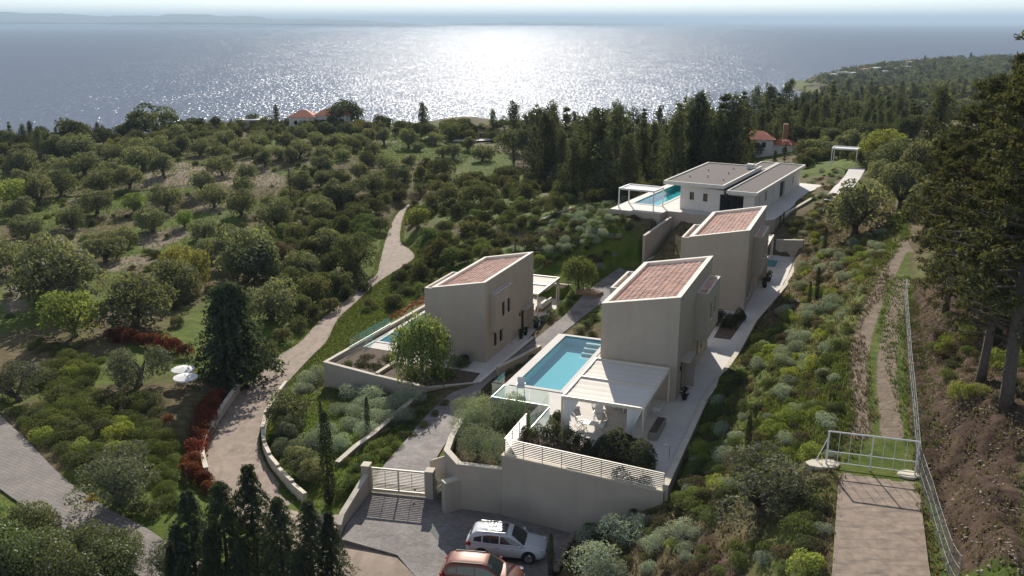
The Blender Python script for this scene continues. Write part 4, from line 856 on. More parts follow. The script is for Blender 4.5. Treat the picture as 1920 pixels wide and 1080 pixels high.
def entry_panel():
    (x0, y0, z), (x1, y1, _) = MARKS['entry']; a = Vector((x0, y0)); b = Vector((x1, y1)); d = (b-a).normalized(); L_ = (b-a).length
    t = thing('entry_screen', 'frosted glass entry screen between the gate and the planter wall', 'screen', (x0, y0, z), math.atan2(d.y, d.x))
    MB().box((.35, -.02, .1), (L_-.3, .02, 1.9)).build('glass_pane', 'glass_rail', t); MB().box((.28, -.04, .02), (.35, .04, 1.95)).build('post', 'steel', t); MB().box((L_-.3, -.04, .02), (L_-.23, .04, 1.95)).build('post', 'steel', t)
    wall_path('entry_wall', [(x1-.1, y1+.1), MARKS['planter_wall'][1][:2]], [52.6, 52.6], 49.5, .5, label='squat beige wall block with a meter panel at the pedestrian entry')
    wall_path('entry_wall', [(x0+.15, y0+1.2), MARKS['planter_left'][0][:2]], [52.3, 53.2], 49.5, .3, label='beige wall behind the dark shrub at the pedestrian entry')
entry_panel()

def track_gate():
    (x0, y0, z), (x1, y1, _) = MARKS['tgate']; a = Vector((x0, y0)); b = Vector((x1, y1)); d = (b-a).normalized(); L_ = (b-a).length
    root = thing('field_gate', 'pale metal bar gate across the rough track on the right', 'gate', (x0, y0, z), math.atan2(d.y, d.x)); H_ = 1.78
    for x, r in ((0, .045), (L_/2, .035), (L_, .045)): MB().tube([(x, 0, -.3), (x, 0, H_)], r, 8).build('post', 'white_metal', root)
    for zz, r in ((H_, .038), (.75, .026), (.2, .026)): MB().tube([(0, 0, zz), (L_, 0, zz)], r, 7).build('rail', 'white_metal', root)
    for i in range(1, 8):
        if i != 4: MB().tube([(L_*i/8, 0, .2), (L_*i/8, 0, H_)], .012, 5).build('rod', 'white_metal', root)
    for x0_, x1_ in ((-.12, -.5), ): MB().tube([(0, 0, 1.5), (x1_, .3, -.1)], .022, 6).build('brace', 'white_metal', root)
    for lab, x, rr in (('broken concrete footing at the left post of the track gate', -.1, .62), ('pale concrete footing at the right post of the track gate', L_-.25, .42)):
        q = a+d*x; mb = MB(); pts = [(q.x+rr*math.cos(k*.7)*random.uniform(.8, 1.15)*1.25, q.y+rr*math.sin(k*.7)*random.uniform(.75, 1.1)) for k in range(9)]
        tag(mb.prism(pts, z-.35, z+.1).build('concrete_footing', 'wall_cap', bevel=.03), lab, 'footing')
track_gate()
def net_mat():
    m, n, l = nodes_of('wire_net'); out = n.new('ShaderNodeOutputMaterial'); t = n.new('ShaderNodeBsdfTransparent'); d = n.new('ShaderNodeBsdfDiffuse'); d.inputs[0].default_value = (.26,.27,.27,1)
    mx = n.new('ShaderNodeMixShader'); mx.inputs[0].default_value = .2; l.new(t.outputs[0], mx.inputs[1]); l.new(d.outputs[0], mx.inputs[2]); l.new(mx.outputs[0], out.inputs[0]); M['wire_net'] = m
net_mat()
def net_fence():
    root = thing('wire_fence', 'grey wire mesh fence running up the right edge of the rough track', 'fence')
    P = MARKS['fence']; pts = []
    for a, b in zip(P[:-1], P[1:]):
        k = max(1, round(math.dist(a[:2], b[:2])/2.6))
        for i in range(k): pts.append((a[0]+(b[0]-a[0])*i/k, a[1]+(b[1]-a[1])*i/k))
    zs = ground(np.array([q[0] for q in pts]), np.array([q[1] for q in pts])); top = []
    for (x, y), z in zip(pts, zs):
        MB().tube([(x, y, z-.3), (x, y, z+1.55)], .022, 6).build('post', 'steel', root)
    for i in range(len(pts)-1):
        (x, y), (x2, y2) = pts[i], pts[i+1]; z, z2 = zs[i], zs[i+1]
        mb = MB(); n = 4
        for k in range(n+1):
            q = k/n; sag = .05*math.sin(math.pi*q)
            mb.v += [(x+(x2-x)*q, y+(y2-y)*q, z+(z2-z)*q+.02), (x+(x2-x)*q+.04*math.sin(q*6), y+(y2-y)*q, z+(z2-z)*q+1.48-sag)]
        for k in range(n): mb.f.append((2*k, 2*k+2, 2*k+3, 2*k+1)); mb.mi.append(0)
        mb.build('net_panel', 'wire_net', root)
        for hh in (.5, 1.0, 1.5): MB().tube([(x, y, z+hh), ((x+x2)/2, (y+y2)/2, (z+z2)/2+hh-.03), (x2, y2, z2+hh)], .006, 4, cap=False).build('wire', 'steel', root)
net_fence()

# ------------------------------------------------------------------ terrace furniture
def deck_chair(label, o, th, u, v, z, rot, cat='chair'):
    t = thing('folding_chair', label, cat, (*loc(o, th, u, v), z), -th+rot, 'white chairs on the near terrace')
    MB().box((-.27, -.25, .40), (.27, .27, .44)).build('seat', 'fabric_white', t)
    mb = MB(); mb.bar((0, .26, .44), (0, .46, .98), .54, .035); mb.build('backrest', 'fabric_white', t)
    for s_ in (-1, 1):
        MB().bar((s_*.26, -.28, .002), (s_*.26, .25, .6), .035).build('leg', 'white_metal', t); MB().bar((s_*.26, .34, .002), (s_*.26, -.2, .42), .035).build('leg', 'white_metal', t)
        MB().box((s_*.29-.03, -.22, .6), (s_*.29+.03, .32, .63)).build('armrest', 'white_metal', t)
def lounger(label, o, th, u, v, z, rot):
    t = thing('sun_lounger', label, 'lounger', (*loc(o, th, u, v), z), -th+rot, 'white loungers on the near terrace')
    MB().box((-.33, -.95, .28), (.33, .95, .33)).build('frame', 'white_metal', t); MB().box((-.31, -.93, .331), (.31, .3, .41)).build('mattress', 'fabric_white', t)
    MB().bar((0, .3, .37), (0, .95, .72), .62, .08).build('backrest', 'fabric_white', t)
    for a in (-.28, .28):
        for b in (-.85, .85): MB().box((a-.025, b-.025, 0.002), (a+.025, b+.025, .28)).build('leg', 'white_metal', t)
deck_chair('white folding chair alone on the deck at the near end of the turquoise pool', O2, TH, -10.6, -2.5, 54.55, .3)
deck_chair('white chair under the pergola, left of the low table', O2, TH, -4.9, -6.3, 54.5, 2.2)
deck_chair('white chair under the pergola, right of the low table', O2, TH, -3.4, -6.5, 54.5, -1.9)
deck_chair('white chair under the pergola, behind the low table', O2, TH, -4.1, -5.0, 54.5, .1)
lounger('white sun lounger farther from the pool under the pergola', O2, TH, -4.6, -3.2, 54.5, .5)
lounger('white sun lounger nearer the pool beside the pergola', O2, TH, -6.3, -3.3, 54.5, .4)
t = thing('low_table', 'white low table among the chairs under the pergola', 'table', (*loc(O2, TH, -4.15, -6.4), 54.5), -TH)
MB().box((-.45, -.3, .42), (.45, .3, .46)).build('table_top', 'white_metal', t)
for a in (-.4, .4):
    for b in (-.25, .25): MB().box((a-.02, b-.02, .002), (a+.02, b+.02, .42)).build('leg', 'white_metal', t)
t = thing('dining_table', 'pale dining table at the house end of the near pergola', 'table', (*loc(O2, TH, -2.1, -2.6), 54.5), -TH)
MB().box((-.9, -.45, .70), (.9, .45, .75)).build('table_top', 'fabric_white', t)
for a in (-.8, .8):
    for b in (-.38, .38): MB().box((a-.03, b-.03, .002), (a+.03, b+.03, .70)).build('leg', 'white_metal', t)
for lab, du, dv, rt in (('dining chair on the pool side of the pale dining table', -1.4, 0, 1.57), ('dining chair on the path side of the pale dining table', 1.4, .0, -1.57), ('dining chair on the near side of the pale dining table', 0, -.85, 3.1)):
    deck_chair(lab, O2, TH, -2.1+du, -2.6+dv, 54.5, rt)
t = thing('planter_box', 'long grey planter box between the pergola post and the path', 'planter', (*loc(O2, TH, -.05, -5.2), 54.5), -TH)
MB().box((-.3, -1.3, 0.003), (.3, 1.3, .5)).build('box', 'plaster_dark', t); MB().box((-.25, -1.25, .45), (.25, 1.25, .505)).build('soil', 'soil', t)
t = thing('garden_sofa', 'pale outdoor sofa under the pergola behind the left house', 'sofa', (*loc(O1, TH, -.75, 17.6), 50.0), -TH)
MB().box((-.45, -1.5, .003), (.35, 1.5, .38)).build('base', 'wood', t); MB().box((-.43, -1.46, .381), (.2, 1.46, .52)).build('cushion', 'fabric_white', t); MB().box((.21, -1.5, .381), (.36, 1.5, .85)).build('backrest', 'fabric', t)
wall_path('patio_wall', [p(O1,-3.2,21.9), p(O1,.9,22.1)], 51.6, 49.4, .25, label='cream patio wall behind the pergola of the left house')
def pot(label, o, u, v, z, s_=1.0, leaf='leaf_dark'):
    t = thing('potted_plant', label, 'potted plant', (*loc(o, TH, u, v), z)); n = 10; mb = MB()
    mb.tube([(0, 0, .002), (0, 0, .35*s_), (0, 0, .36*s_)], [.16*s_, .23*s_, .2*s_], n).build('pot', 'black_plastic', t)
    lf = MB()
    for _ in range(60):
        a = random.uniform(0, 6.28); r_ = random.uniform(.02, .28)*s_; h = random.uniform(.36, .95)*s_; q = Vector((r_*math.cos(a), r_*math.sin(a), h)); e = Vector((random.uniform(-1, 1), random.uniform(-1, 1), random.uniform(-.3, 1))).normalized()*.16*s_; f = e.orthogonal().normalized()*.05*s_
        lf.quad(q-e, q+f, q+e, q-f)
    lf.build('leaves', leaf, t, recalc=False)
pot('dark potted plant nearest the camera at the door of the left house', O1, .55, 7.4, 50.0, 1.0)
pot('potted plant right beside the door of the left house', O1, .6, 8.5, 50.0, .9)
pot('tall potted shrub at the pergola corner of the left house', O1, .8, 10.9, 50.0, 1.3)
pot('pale-leaved potted plant by the driveway end of the left house path', O1, 1.0, 12.2, 50.0, 1.0, 'leaf_grey')
pot('potted plant at the door of the nearest beige house', O2, .5, .7, 54.5, 1.0)
pot('potted plant by the door of the farthest beige house', O3, .75, 8.95, 54.5, 1.1)
pot('potted shrub on the terrace path behind the bay of the farthest beige house', O3, .85, 11.4, 54.5, 1.2)
t = thing('condenser_unit', 'grey air conditioning unit against the shaded end wall of the left house', 'unit', (*loc(O1, TH, -1.6, -.6), 50.0), -TH)
MB().box((-.45, -.2, .08), (.45, .2, 1.0)).build('casing', 'steel', t); MB().tube([(0, -.215, .55), (0, -.2, .55)], .3, 14).build('fan_grille', 'dark_frame', t)
for x in (-.35, .35): MB().box((x-.05, -.2, .002), (x+.05, .2, .08)).build('foot', 'black_plastic', t)
q = MARKS['pallet'][0]; gz0 = float(ground(np.array([q[0]]), np.array([q[1]]))[0])
t = thing('timber_stack', 'stack of pale timber boards at the edge of the driveway', 'timber', (q[0], q[1], gz0), R(-35))
for i in range(3):
    for j in range(5): MB().box((-1.3, -.8+j*.33, .02+i*.14), (1.3, -.8+j*.33+.26, .13+i*.14)).build('board', 'wood', t)
lx, ly = loc(O2, TH, 1.5, -8.6); t = thing('garden_lamp', 'small white lamp on a short post at the near corner of the terrace', 'lamp', (lx, ly, 54.5))
MB().tube([(0, 0, .002), (0, 0, .9)], .025, 6).build('post', 'steel', t); MB().tube([(0, 0, .9), (-.25, -.1, .98), (-.35, -.14, .96)], [.03, .05, .09], 7).build('head', 'white_metal', t)
# planted garden paths by the villa
GP = []
for k_ in range(9):
    q_ = k_/8; lx_, ly_ = 39.4+12.0*q_, 113.0+24.6*q_; rx_, ry_ = 41.3+12.0*q_, 111.9+24.4*q_
    GP.append(((lx_, ly_), (rx_, ry_), float(np.max(ground(np.array([lx_, rx_, (lx_+rx_)/2]), np.array([ly_, ry_, (ly_+ry_)/2]))))+.06))
ribbon('garden_path', GP, 'pave_pale')

# ------------------------------------------------------------------ cars
def car(name, label, x, y, z, rz, paint, sunroof, L_=4.64):
    t = thing(name, label, 'car', (x, y, z), rz)
    k = L_/4.64
    # lower body: stations (x, half width, z bottom, z top)
    st = [(-2.30,.70,.42,.98),(-2.22,.84,.34,1.04),(-1.9,.90,.30,1.06),(-1.2,.92,.26,1.05),(0,.92,.25,1.03),(.75,.92,.25,1.03),(1.05,.91,.26,1.06),(1.55,.89,.27,1.00),(2.0,.85,.30,.90),(2.22,.72,.36,.78),(2.32,.50,.42,.68)]
    mb = MB(); ring = None; n = 14
    for (sx, w, zb, zt) in st:
        pr = [(0,zt+.02),(w*.55,zt+.012),(w*.86,zt-.02),(w*.97,zt-.14),(w,(zb+zt)/2+.02),(w*.985,zb+.16),(w*.93,zb),(0,zb-.01)]
        full = pr+[(-a, b) for a, b in pr[-2:0:-1]]
        base = len(mb.v); mb.v += [(sx*k, a, b) for a, b in full]; n = len(full)
        if ring is not None:
            for i in range(n): mb.f.append((ring+i, ring+(i+1) % n, base+(i+1) % n, base+i)); mb.mi.append(0)
        else: mb.f.append(tuple(range(base, base+n))); mb.mi.append(0)
        ring = base
    mb.f.append(tuple(range(ring, ring+n))[::-1]); mb.mi.append(0)
    mb.build('body', paint, t, smooth=True)
    # cabin shell lofted from belt line to roof, glass laid just proud of it
    zb, hh = 1.02, .66; wb, wt = .85, .64
    cs = [(-2.20, .0, .96), (-2.12, .30, .97), (-1.96, .72, .985), (-1.72, .94, 1.0), (-1.1, 1.0, 1.0), (-.4, 1.0, 1.0), (.1, .97, 1.0), (.34, .90, 1.0), (.60, .64, 1.0), (.86, .34, 1.0), (1.14, .0, .99)]
    def sect(q, f): return [(wb*f, zb), (wb*f-.03*q, zb+.10*hh*q), (wb+(wt-wb)*.80*q, zb+.74*hh*q), (wb+(wt-wb)*q, zb+.90*hh*q), (wt*.82, zb+.985*hh*q), (wt*.4, zb+hh*q+.012*q), (0, zb+hh*q+.02*q)]
    cabm = MB(); ring = None
    for xx, q, f in cs:
        pr = sect(q, f); full = [(-a, b) for a, b in pr[:-1]]+pr[::-1]; base = len(cabm.v); cabm.v += [(xx*k, a, b) for a, b in full]; m_ = len(full)
        if ring is not None:
            for i in range(m_-1): cabm.f.append((ring+i, ring+i+1, base+i+1, base+i)); cabm.mi.append(0)
        ring = base
    ro = cabm.build('roof', paint, t, smooth=True)
    if sunroof: MB().box((-.72*k, -.42, zb+hh+.006), (.06*k, .42, zb+hh+.034)).build('sunroof', 'sunroof', ro)
    def on(xx, tt, s_, off=.012):
        """point on the cabin side at height share tt"""
        q = np.interp(xx, [c[0] for c in cs], [c[1] for c in cs]); f = np.interp(xx, [c[0] for c in cs], [c[2] for c in cs]); pr = sect(q, f)
        hs = [pr[0], pr[1], pr[2]]; z_ = zb+tt*hh*q; y_ = np.interp(z_, [h[1] for h in hs], [h[0] for h in hs]); return Vector((xx*k, s_*(y_+off), z_))
    def band(s_, xs, lo, hi, nm):
        g = MB()
        for a, b in zip(xs[:-1], xs[1:]): g.quad(on(a, lo(a), s_), on(b, lo(b), s_), on(b, hi(b), s_), on(a, hi(a), s_))
        g.build(nm, 'car_glass', t, recalc=False)
    for s_ in (-1, 1):
        lo = lambda xx: .12+.10*max(0, (-xx-.9)); hi = lambda xx: .74-.32*max(0, -xx-1.2)
        band(s_, [-.28, .0, .2, .4, .55, .72, .86], lo, lambda xx: .74 if xx < .4 else .70, 'side_window')
        band(s_, [-1.28, -1.0, -.7, -.36], lo, hi, 'side_window')
        band(s_, [-1.82, -1.7, -1.5, -1.36], lo, hi, 'side_window')
        MB().tube([(.95*k, s_*.84, 1.07), (.88*k, s_*1.02, 1.12), (.80*k, s_*1.05, 1.12)], [.05, .1, .07], 8).build('mirror', paint, t, smooth=True)
        MB().bar((-1.6*k, s_*.585, zb+hh+.0), (.1*k, s_*.585, zb+hh+.0), .03, .05).build('roof_rail', 'steel' if sunroof else 'black_plastic', t)
        MB().bar((1.98*k, s_*.74, .80), (2.19*k, s_*.58, .78), .2, .13).build('headlight', 'lamp_glass', t)
        MB().bar((-2.25*k, s_*.72, .96), (-2.0*k, s_*.87, 1.0), .16, .2).build('tail_light', 'tail_red', t)
        for xx in (-.55*k, .35*k): MB().box((xx, s_*.915-.012, .86), (xx+.18, s_*.915+.012, .885)).build('door_handle', 'chrome', t)
        MB().bar((-1.0*k, s_*.90, .28), (1.0*k, s_*.90, .28), .06, .12).build('side_sill', 'black_plastic', t)
        for xx in (-1.34*k, 1.36*k):
            w = MB().tube([(xx, s_*.70, .36), (xx, s_*.735, .36), (xx, s_*.90, .36), (xx, s_*.925, .36)], [.31, .36, .36, .32], 22).build('wheel', 'rubber', t, smooth=False)
            MB().tube([(xx, s_*.9255, .36), (xx, s_*.932, .36)], [.24, .22], 16).build('rim', 'chrome', w)
            MB().tube([(xx, s_*.60, .40), (xx, s_*.9215, .40)], [.42, .42], 22).build('wheel_arch', 'black_plastic', t)
    def sheet(nm, rows):
        g = MB()
        for (x0, z0, w0), (x1, z1, w1) in zip(rows[:-1], rows[1:]):
            for a, b in ((-1, -.5), (-.5, 0), (0, .5), (.5, 1)):
                dz = lambda q, w: -.05*q*q
                g.quad((x0*k, a*w0, z0+dz(a, w0)), (x0*k, b*w0, z0+dz(b, w0)), (x1*k, b*w1, z1+dz(b, w1)), (x1*k, a*w1, z1+dz(a, w1)))
        g.build(nm, 'car_glass', t, recalc=False)
    sheet('windscreen', [(1.13, zb+.045, .76), (.86, zb+.34*hh+.045, .70), (.60, zb+.64*hh+.045, .64), (.36, zb+.91*hh+.03, .58)])
    sheet('rear_window', [(-2.175, zb+.16*hh, .66), (-2.08, zb+.45*hh, .62), (-1.985, zb+.74*hh, .58)])
    MB().box((2.24*k, -.42, .52), (2.335*k, .42, .70)).build('grille', 'black_plastic', t); MB().box((-2.33*k, -.26, .70), (-2.295*k, .26, .81)).build('number_plate', 'white_metal', t)
    MB().bar((1.07*k, -.5, zb+.035), (1.05*k, .1, zb+.05), .02).build('wiper', 'black_plastic', t)
    return t
car('parked_car', 'white estate car with a glass sunroof parked below the retaining wall', -.28, 46.0, 50.5, R(-9), 'paint_white', True)
car('parked_car', 'copper red car at the bottom edge of the parking area', -1.6, 42.95, 50.5, R(-8), 'paint_copper', False, 4.5)
# ------------------------------------------------------------------ plants: a few meshes of each kind, then copies
def leaf_mesh(name, C, N, size, aspect, tone, m, extra=None):
    """leaf-sized rhombic faces at C, facing N; extra: an MB (wood) appended as second material"""
    n = len(C); rg = RNG
    N = N/np.maximum(1e-9, np.linalg.norm(N, axis=1, keepdims=True))
    T = rg.normal(size=(n, 3)); T -= N*(T*N).sum(1, keepdims=True); T /= np.maximum(1e-9, np.linalg.norm(T, axis=1, keepdims=True)); B = np.cross(N, T)
    s = size[:, None]; a = aspect if hasattr(aspect, '__len__') else np.full(n, aspect); a = a[:, None]
    bend = N*s*.22
    V = np.stack([C-T*s, C+B*s*a+bend, C+T*s, C-B*s*a+bend], 1).reshape(-1, 3)
    F = np.arange(4*n).reshape(n, 4)
    ev = np.array(extra.v) if extra and extra.v else np.zeros((0, 3)); ef = extra.f if extra else []
    me = bpy.data.meshes.new(name)
    loops = list(F.ravel()); starts = list(range(0, 4*n, 4)); totals = [4]*n
    for f in ef:
        starts.append(len(loops)); totals.append(len(f)); loops += [4*n+i for i in f]
    me.vertices.add(4*n+len(ev)); me.vertices.foreach_set('co', np.concatenate([V, ev]).ravel())
    me.loops.add(len(loops)); me.loops.foreach_set('vertex_index', np.array(loops, np.int32))
    me.polygons.add(len(starts)); me.polygons.foreach_set('loop_start', np.array(starts, np.int32)); me.polygons.foreach_set('loop_total', np.array(totals, np.int32))
    me.update(calc_edges=True)
    at_ = me.attributes.new('tone', 'FLOAT', 'FACE'); at_.data.foreach_set('value', np.concatenate([np.clip(tone, 0, 1), np.zeros(len(ef))]).astype(np.float32))
    me.materials.append(M[m]); 
    if ef:
        me.materials.append(M['bark']); me.polygons.foreach_set('material_index', np.array([0]*n+[1]*len(ef), np.int32))
    me.validate(); return me
def sph(n):
    d = RNG.normal(size=(n, 3)); return d/np.linalg.norm(d, axis=1, keepdims=True)
def ball(n, rx, rz, zc, lumps=16, lr=(.30, .46), leaf=.07, aspect=.5, flat=.0, spread=.68, fuzz=.25, bottom=-.5):
    """lobed crown: leaves on the skins of many overlapping lobes"""
    d = sph(lumps*6); d = d[d[:, 2] > bottom][:lumps]; k = len(d)
    r = spread*RNG.uniform(.55, 1.0, k)**.6; lc = d*r[:, None]*np.array([rx, rx, rz]); lrad = RNG.uniform(*lr, k)
    w = lrad**2; w /= w.sum(); i = RNG.choice(k, n, p=w)
    dd = sph(n); dd[:, 2] += .25; dd /= np.linalg.norm(dd, axis=1, keepdims=True)
    q = 1-fuzz*RNG.random(n)**1.3+.12*RNG.random(n)
    C = lc[i]+dd*(lrad[i]*q)[:, None]*np.array([rx, rx, rz])
    lump_t = RNG.uniform(.05, .75, k); tone = lump_t[i]*.6+RNG.random(n)*.5
    Nn = dd+RNG.normal(size=(n, 3))*.75
    C[:, 2] += zc
    keep = C[:, 2] > .02*rz
    return C[keep], Nn[keep], (leaf*RNG.uniform(.6, 1.25, n))[keep], aspect, tone[keep]
def limb_mb(base, tips, r0, r1, mid=.5, n=6):
    mb = MB()
    for tp in tips:
        b = Vector(base); t_ = Vector(tp); m_ = b.lerp(t_, mid)+Vector((random.uniform(-.08, .08), random.uniform(-.08, .08), .05))
        mb.tube([b, m_, t_], [r0, (r0+r1)/2, r1], n)
    return mb
V_ = {}
def olive_v(nm, leafm, n=2600, k=4, open_=.0, leaf=.072, low=.74):
    out = []
    for i in range(k):
        tips = [(random.uniform(-.55, .55), random.uniform(-.55, .55), random.uniform(.7, 1.1)) for _ in range(5)]
        tr = MB(); tr.tube([(0, 0, -.15), (.03, .02, .1), (-.03, .03, .22)], [.15, .11, .095], 8)
        b2 = limb_mb((-.03, .03, .2), tips, .07, .018)
        k0 = len(tr.v); tr.v += b2.v; tr.f += [tuple(k0+q for q in f) for f in b2.f]; tr.mi += b2.mi
        tm = tr.mesh('trunk', 'bark', True)
        C, N, S, a, t = ball(n, 1.0, random.uniform(.70, .88), low, random.randint(15, 22), leaf=leaf, spread=.74+open_, fuzz=.35, bottom=-.8)
        C[:, :2] *= np.array([random.uniform(.9, 1.12), random.uniform(.9, 1.1)])
        out.append((leaf_mesh('crown', C, N, S, .42, t, leafm), tm))
    V_[nm] = out
olive_v('olive', 'leaf_olive', 2900, 6); olive_v('silver', 'leaf_silver', 5200, 3, .12, .045); olive_v('young', 'leaf_young', 2600, 3); olive_v('mimosa', 'leaf_mimosa', 3600, 2, leaf=.055)
olive_v('dense', 'leaf_maquis', 3800, 1, leaf=.055)
V_['mimosaolive'] = None; olive_v('mimosaolive', 'leaf_mimosa', 3000, 1)
olive_v('redtree', 'leaf_redtree', 1800, 1)
def shrub_v(nm, leafm, n, k=4, rz=.75, leaf=.08, lumps=12, aspect=.4, zc=.35, **kw):
    V_[nm] = []
    for i in range(k):
        C, N, S, a, t = ball(n, 1.0, rz*random.uniform(.85, 1.15), zc*.55, lumps, leaf=leaf, bottom=-.25, **kw)
        C[:, 0] *= random.uniform(.88, 1.15)
        st = MB()
        for _ in range(5): a_ = random.uniform(0, 6.28); st.tube([(0, 0, -.1), (.35*math.cos(a_), .35*math.sin(a_), .4)], [.035, .015], 4)
        V_[nm].append((leaf_mesh(nm, C, N, S, aspect, t, leafm, st), None))
shrub_v('maquis', 'leaf_maquis', 2000, 5, .95, .075, 15, zc=.6); shrub_v('greenbush', 'leaf_green', 1800, 3, .9, .075, 14, zc=.55); shrub_v('brownbush', 'leaf_brown', 1700, 3, .8, .075, 13)
shrub_v('greymound', 'leaf_grey', 2000, 4, .78, .062, 10, .28, lr=(.42, .6), spread=.5); shrub_v('greenmound', 'leaf_green', 1700, 4, .75, .065, 11, .35, lr=(.38, .55)); shrub_v('darkmound', 'leaf_dark', 1700, 4, .75, .068, 11, .38)
shrub_v('brightmound', 'leaf_bright', 1700, 4, .72, .07, 11, .3); shrub_v('brownlow', 'leaf_brown', 1200, 3, .5, .07, 10, .3); shrub_v('clipmound', 'leaf_clip', 2600, 4, .62, .042, 6, .5, lr=(.55, .72), spread=.32, fuzz=.12)
shrub_v('leafy', 'leaf_leafy', 6500, 3, 1.15, .042, 22, .45, zc=.75); shrub_v('rosemary', 'leaf_rosemary', 4200, 3, .95, .05, 12, .2, lr=(.42, .58), spread=.5); shrub_v('hedge', 'leaf_green', 2600, 2, .9, .055, 12, .5, zc=.5)
shrub_v('redbush', 'leaf_red', 1900, 3, 1.0, .075, 12, .45, zc=.7); shrub_v('redlow', 'leaf_redolive', 1500, 1, .5, .06, 9, .4); shrub_v('redlowmound', 'leaf_redolive', 420, 2, .8, .12, 8, .4)
shrub_v('yellowbush', 'leaf_yellow', 1500, 1, .8, .06, 10, .5); shrub_v('bedplant', 'leaf_dark', 2400, 3, 1.25, .075, 13, .4, zc=.7, spread=.7); shrub_v('bankshrub', 'leaf_bright', 1700, 2, .95, .06, 12, .4, zc=.5); 
def agave():
    mb = MB()
    for i in range(26):
        a = i*2.4; e = .25+.9*(i/26); r_ = .95; d = Vector((math.cos(a)*math.cos(e), math.sin(a)*math.cos(e), math.sin(e))); s_ = d.cross(Vector((0, 0, 1))).normalized()*.07
        mb.quad(Vector((0, 0, .05)), d*r_*.5+s_, d*r_+Vector((0, 0, -.05)), d*r_*.5-s_)
    me = mb.mesh('agave', 'leaf_grey'); V_['agave'] = [(me, None)]
agave()
def conifer_v(nm, leafm, k, whorls, per, quads, rbase, leaf, power=.8, ragged=.35, droop=.15, aspect=.5, low=.1, jitter=.75):
    V_[nm] = []
    for i in range(k):
        Cs, Ns, Ss, Ts = [], [], [], []; rad0 = rbase*random.uniform(.85, 1.15); bias = RNG.uniform(0, 6.28)
        br = MB(); br.tube([(0, 0, -.02), (.004, 0, .4), (0, 0, .97)], [.02, .013, .002], 7)
        for w in range(whorls):
            z = low+(1-low)*(w+RNG.uniform(-.4, .4))/whorls
            if z > .995: continue
            for b in range(per):
                a = bias+b*6.283/per+w*.7+RNG.uniform(-.35, .35); L = rad0*max(.0, (1-z))**power*(1+RNG.uniform(-ragged, ragged))+.012
                L *= 1+.22*math.sin(a*2+bias+z*9)
                tt = RNG.uniform(.12, 1.0, quads)**.75
                d = np.array([math.cos(a), math.sin(a)])
                jit = RNG.normal(size=(quads, 3))*leaf*jitter
                X = np.stack([d[0]*L*tt, d[1]*L*tt, z+L*(.28*tt-droop*tt*tt*2.0)], 1)+jit
                Cs.append(X); Ns.append(np.stack([d[0]*.5+RNG.normal(size=quads)*.6, d[1]*.5+RNG.normal(size=quads)*.6, np.full(quads, .6)+RNG.normal(size=quads)*.5], 1))
                Ss.append(leaf*RNG.uniform(.6, 1.3, quads)); Ts.append(RNG.uniform(.1, .7)*.6+RNG.random(quads)*.5)
        V_[nm].append((leaf_mesh('crown', np.concatenate(Cs), np.concatenate(Ns), np.concatenate(Ss), aspect, np.concatenate(Ts), leafm), br.mesh('trunk', 'bark', True)))
def lumpy_pine(k):
    """uneven pine or cypress-like tree: lobes of foliage stacked round the stem, no two alike; unit height"""
    out = []
    for i in range(k):
        w = random.uniform(1.0, 1.75); lean = random.uniform(-.05, .05); nl = random.randint(20, 30); Cs, Ns, Ss, Ts = [], [], [], []
        for j in range(nl):
            z = .10+.86*(j/nl)**.9+random.uniform(-.03, .03); a = random.uniform(0, 6.283); off = (.15*(1-z)**.6+.015)*w*random.uniform(.2, 1.25); lr = (.055+.085*(1-z)**.7)*random.uniform(.7, 1.25)
            c = np.array([off*math.cos(a)+lean*z, off*math.sin(a), z]); n = int(60+2600*lr*lr*4); d = sph(n); d[:, 2] = d[:, 2]*1.25+.1
            Cs.append(c+d*lr*RNG.uniform(.6, 1.1, (n, 1))); Ns.append(d+RNG.normal(size=(n, 3))*.7); Ss.append(RNG.uniform(.010, .024, n)); Ts.append(random.uniform(0, .55)+RNG.random(n)*.45)
        br = MB(); br.tube([(0, 0, -.02), (lean*.4, 0, .4), (lean*.97, 0, .97)], [.02, .013, .002], 7)
        out.append((leaf_mesh('crown', np.concatenate(Cs), np.concatenate(Ns), np.concatenate(Ss), .45, np.concatenate(Ts), 'leaf_pine'), br.mesh('trunk', 'bark', True)))
    return out
_a = lumpy_pine(7); conifer_v('conifer', 'leaf_pine', 2, 12, 7, 17, .22, .026, .75, .6, .05, .5, .12); V_['conifer'] += _a
conifer_v('fir', 'leaf_fir', 5, 22, 10, 60, .30, .0135, .80, .42, .40, .32, .02, .6)
conifer_v('cedar', 'leaf_fir', 1, 24, 13, 54, .47, .021, .5, .35, .2, .45, .05)
def roundpine(nm, k, n, ):
    V_[nm] = []
    for i in range(k):
        tips = [(random.uniform(-.6, .6), random.uniform(-.6, .6), random.uniform(.7, 1.0)) for _ in range(5)]
        tr = MB(); tr.tube([(0, 0, -.1), (.02, .01, .3), (-.02, .0, .5)], [.07, .055, .05], 7); b2 = limb_mb((-.02, 0, .48), tips, .04, .012)
        k0 = len(tr.v); tr.v += b2.v; tr.f += [tuple(k0+q for q in f) for f in b2.f]; tr.mi += b2.mi
        C, N, S, a, t = ball(n, 1.0, random.uniform(.55, .75), .95, random.randint(15, 22), leaf=.075, spread=.78, fuzz=.3)
        V_[nm].append((leaf_mesh('crown', C, N, S, .45, t, 'leaf_pine'), tr.mesh('trunk', 'bark', True)))
roundpine('roundpine', 5, 1900); V_['roundpinesmall'] = V_['roundpine']
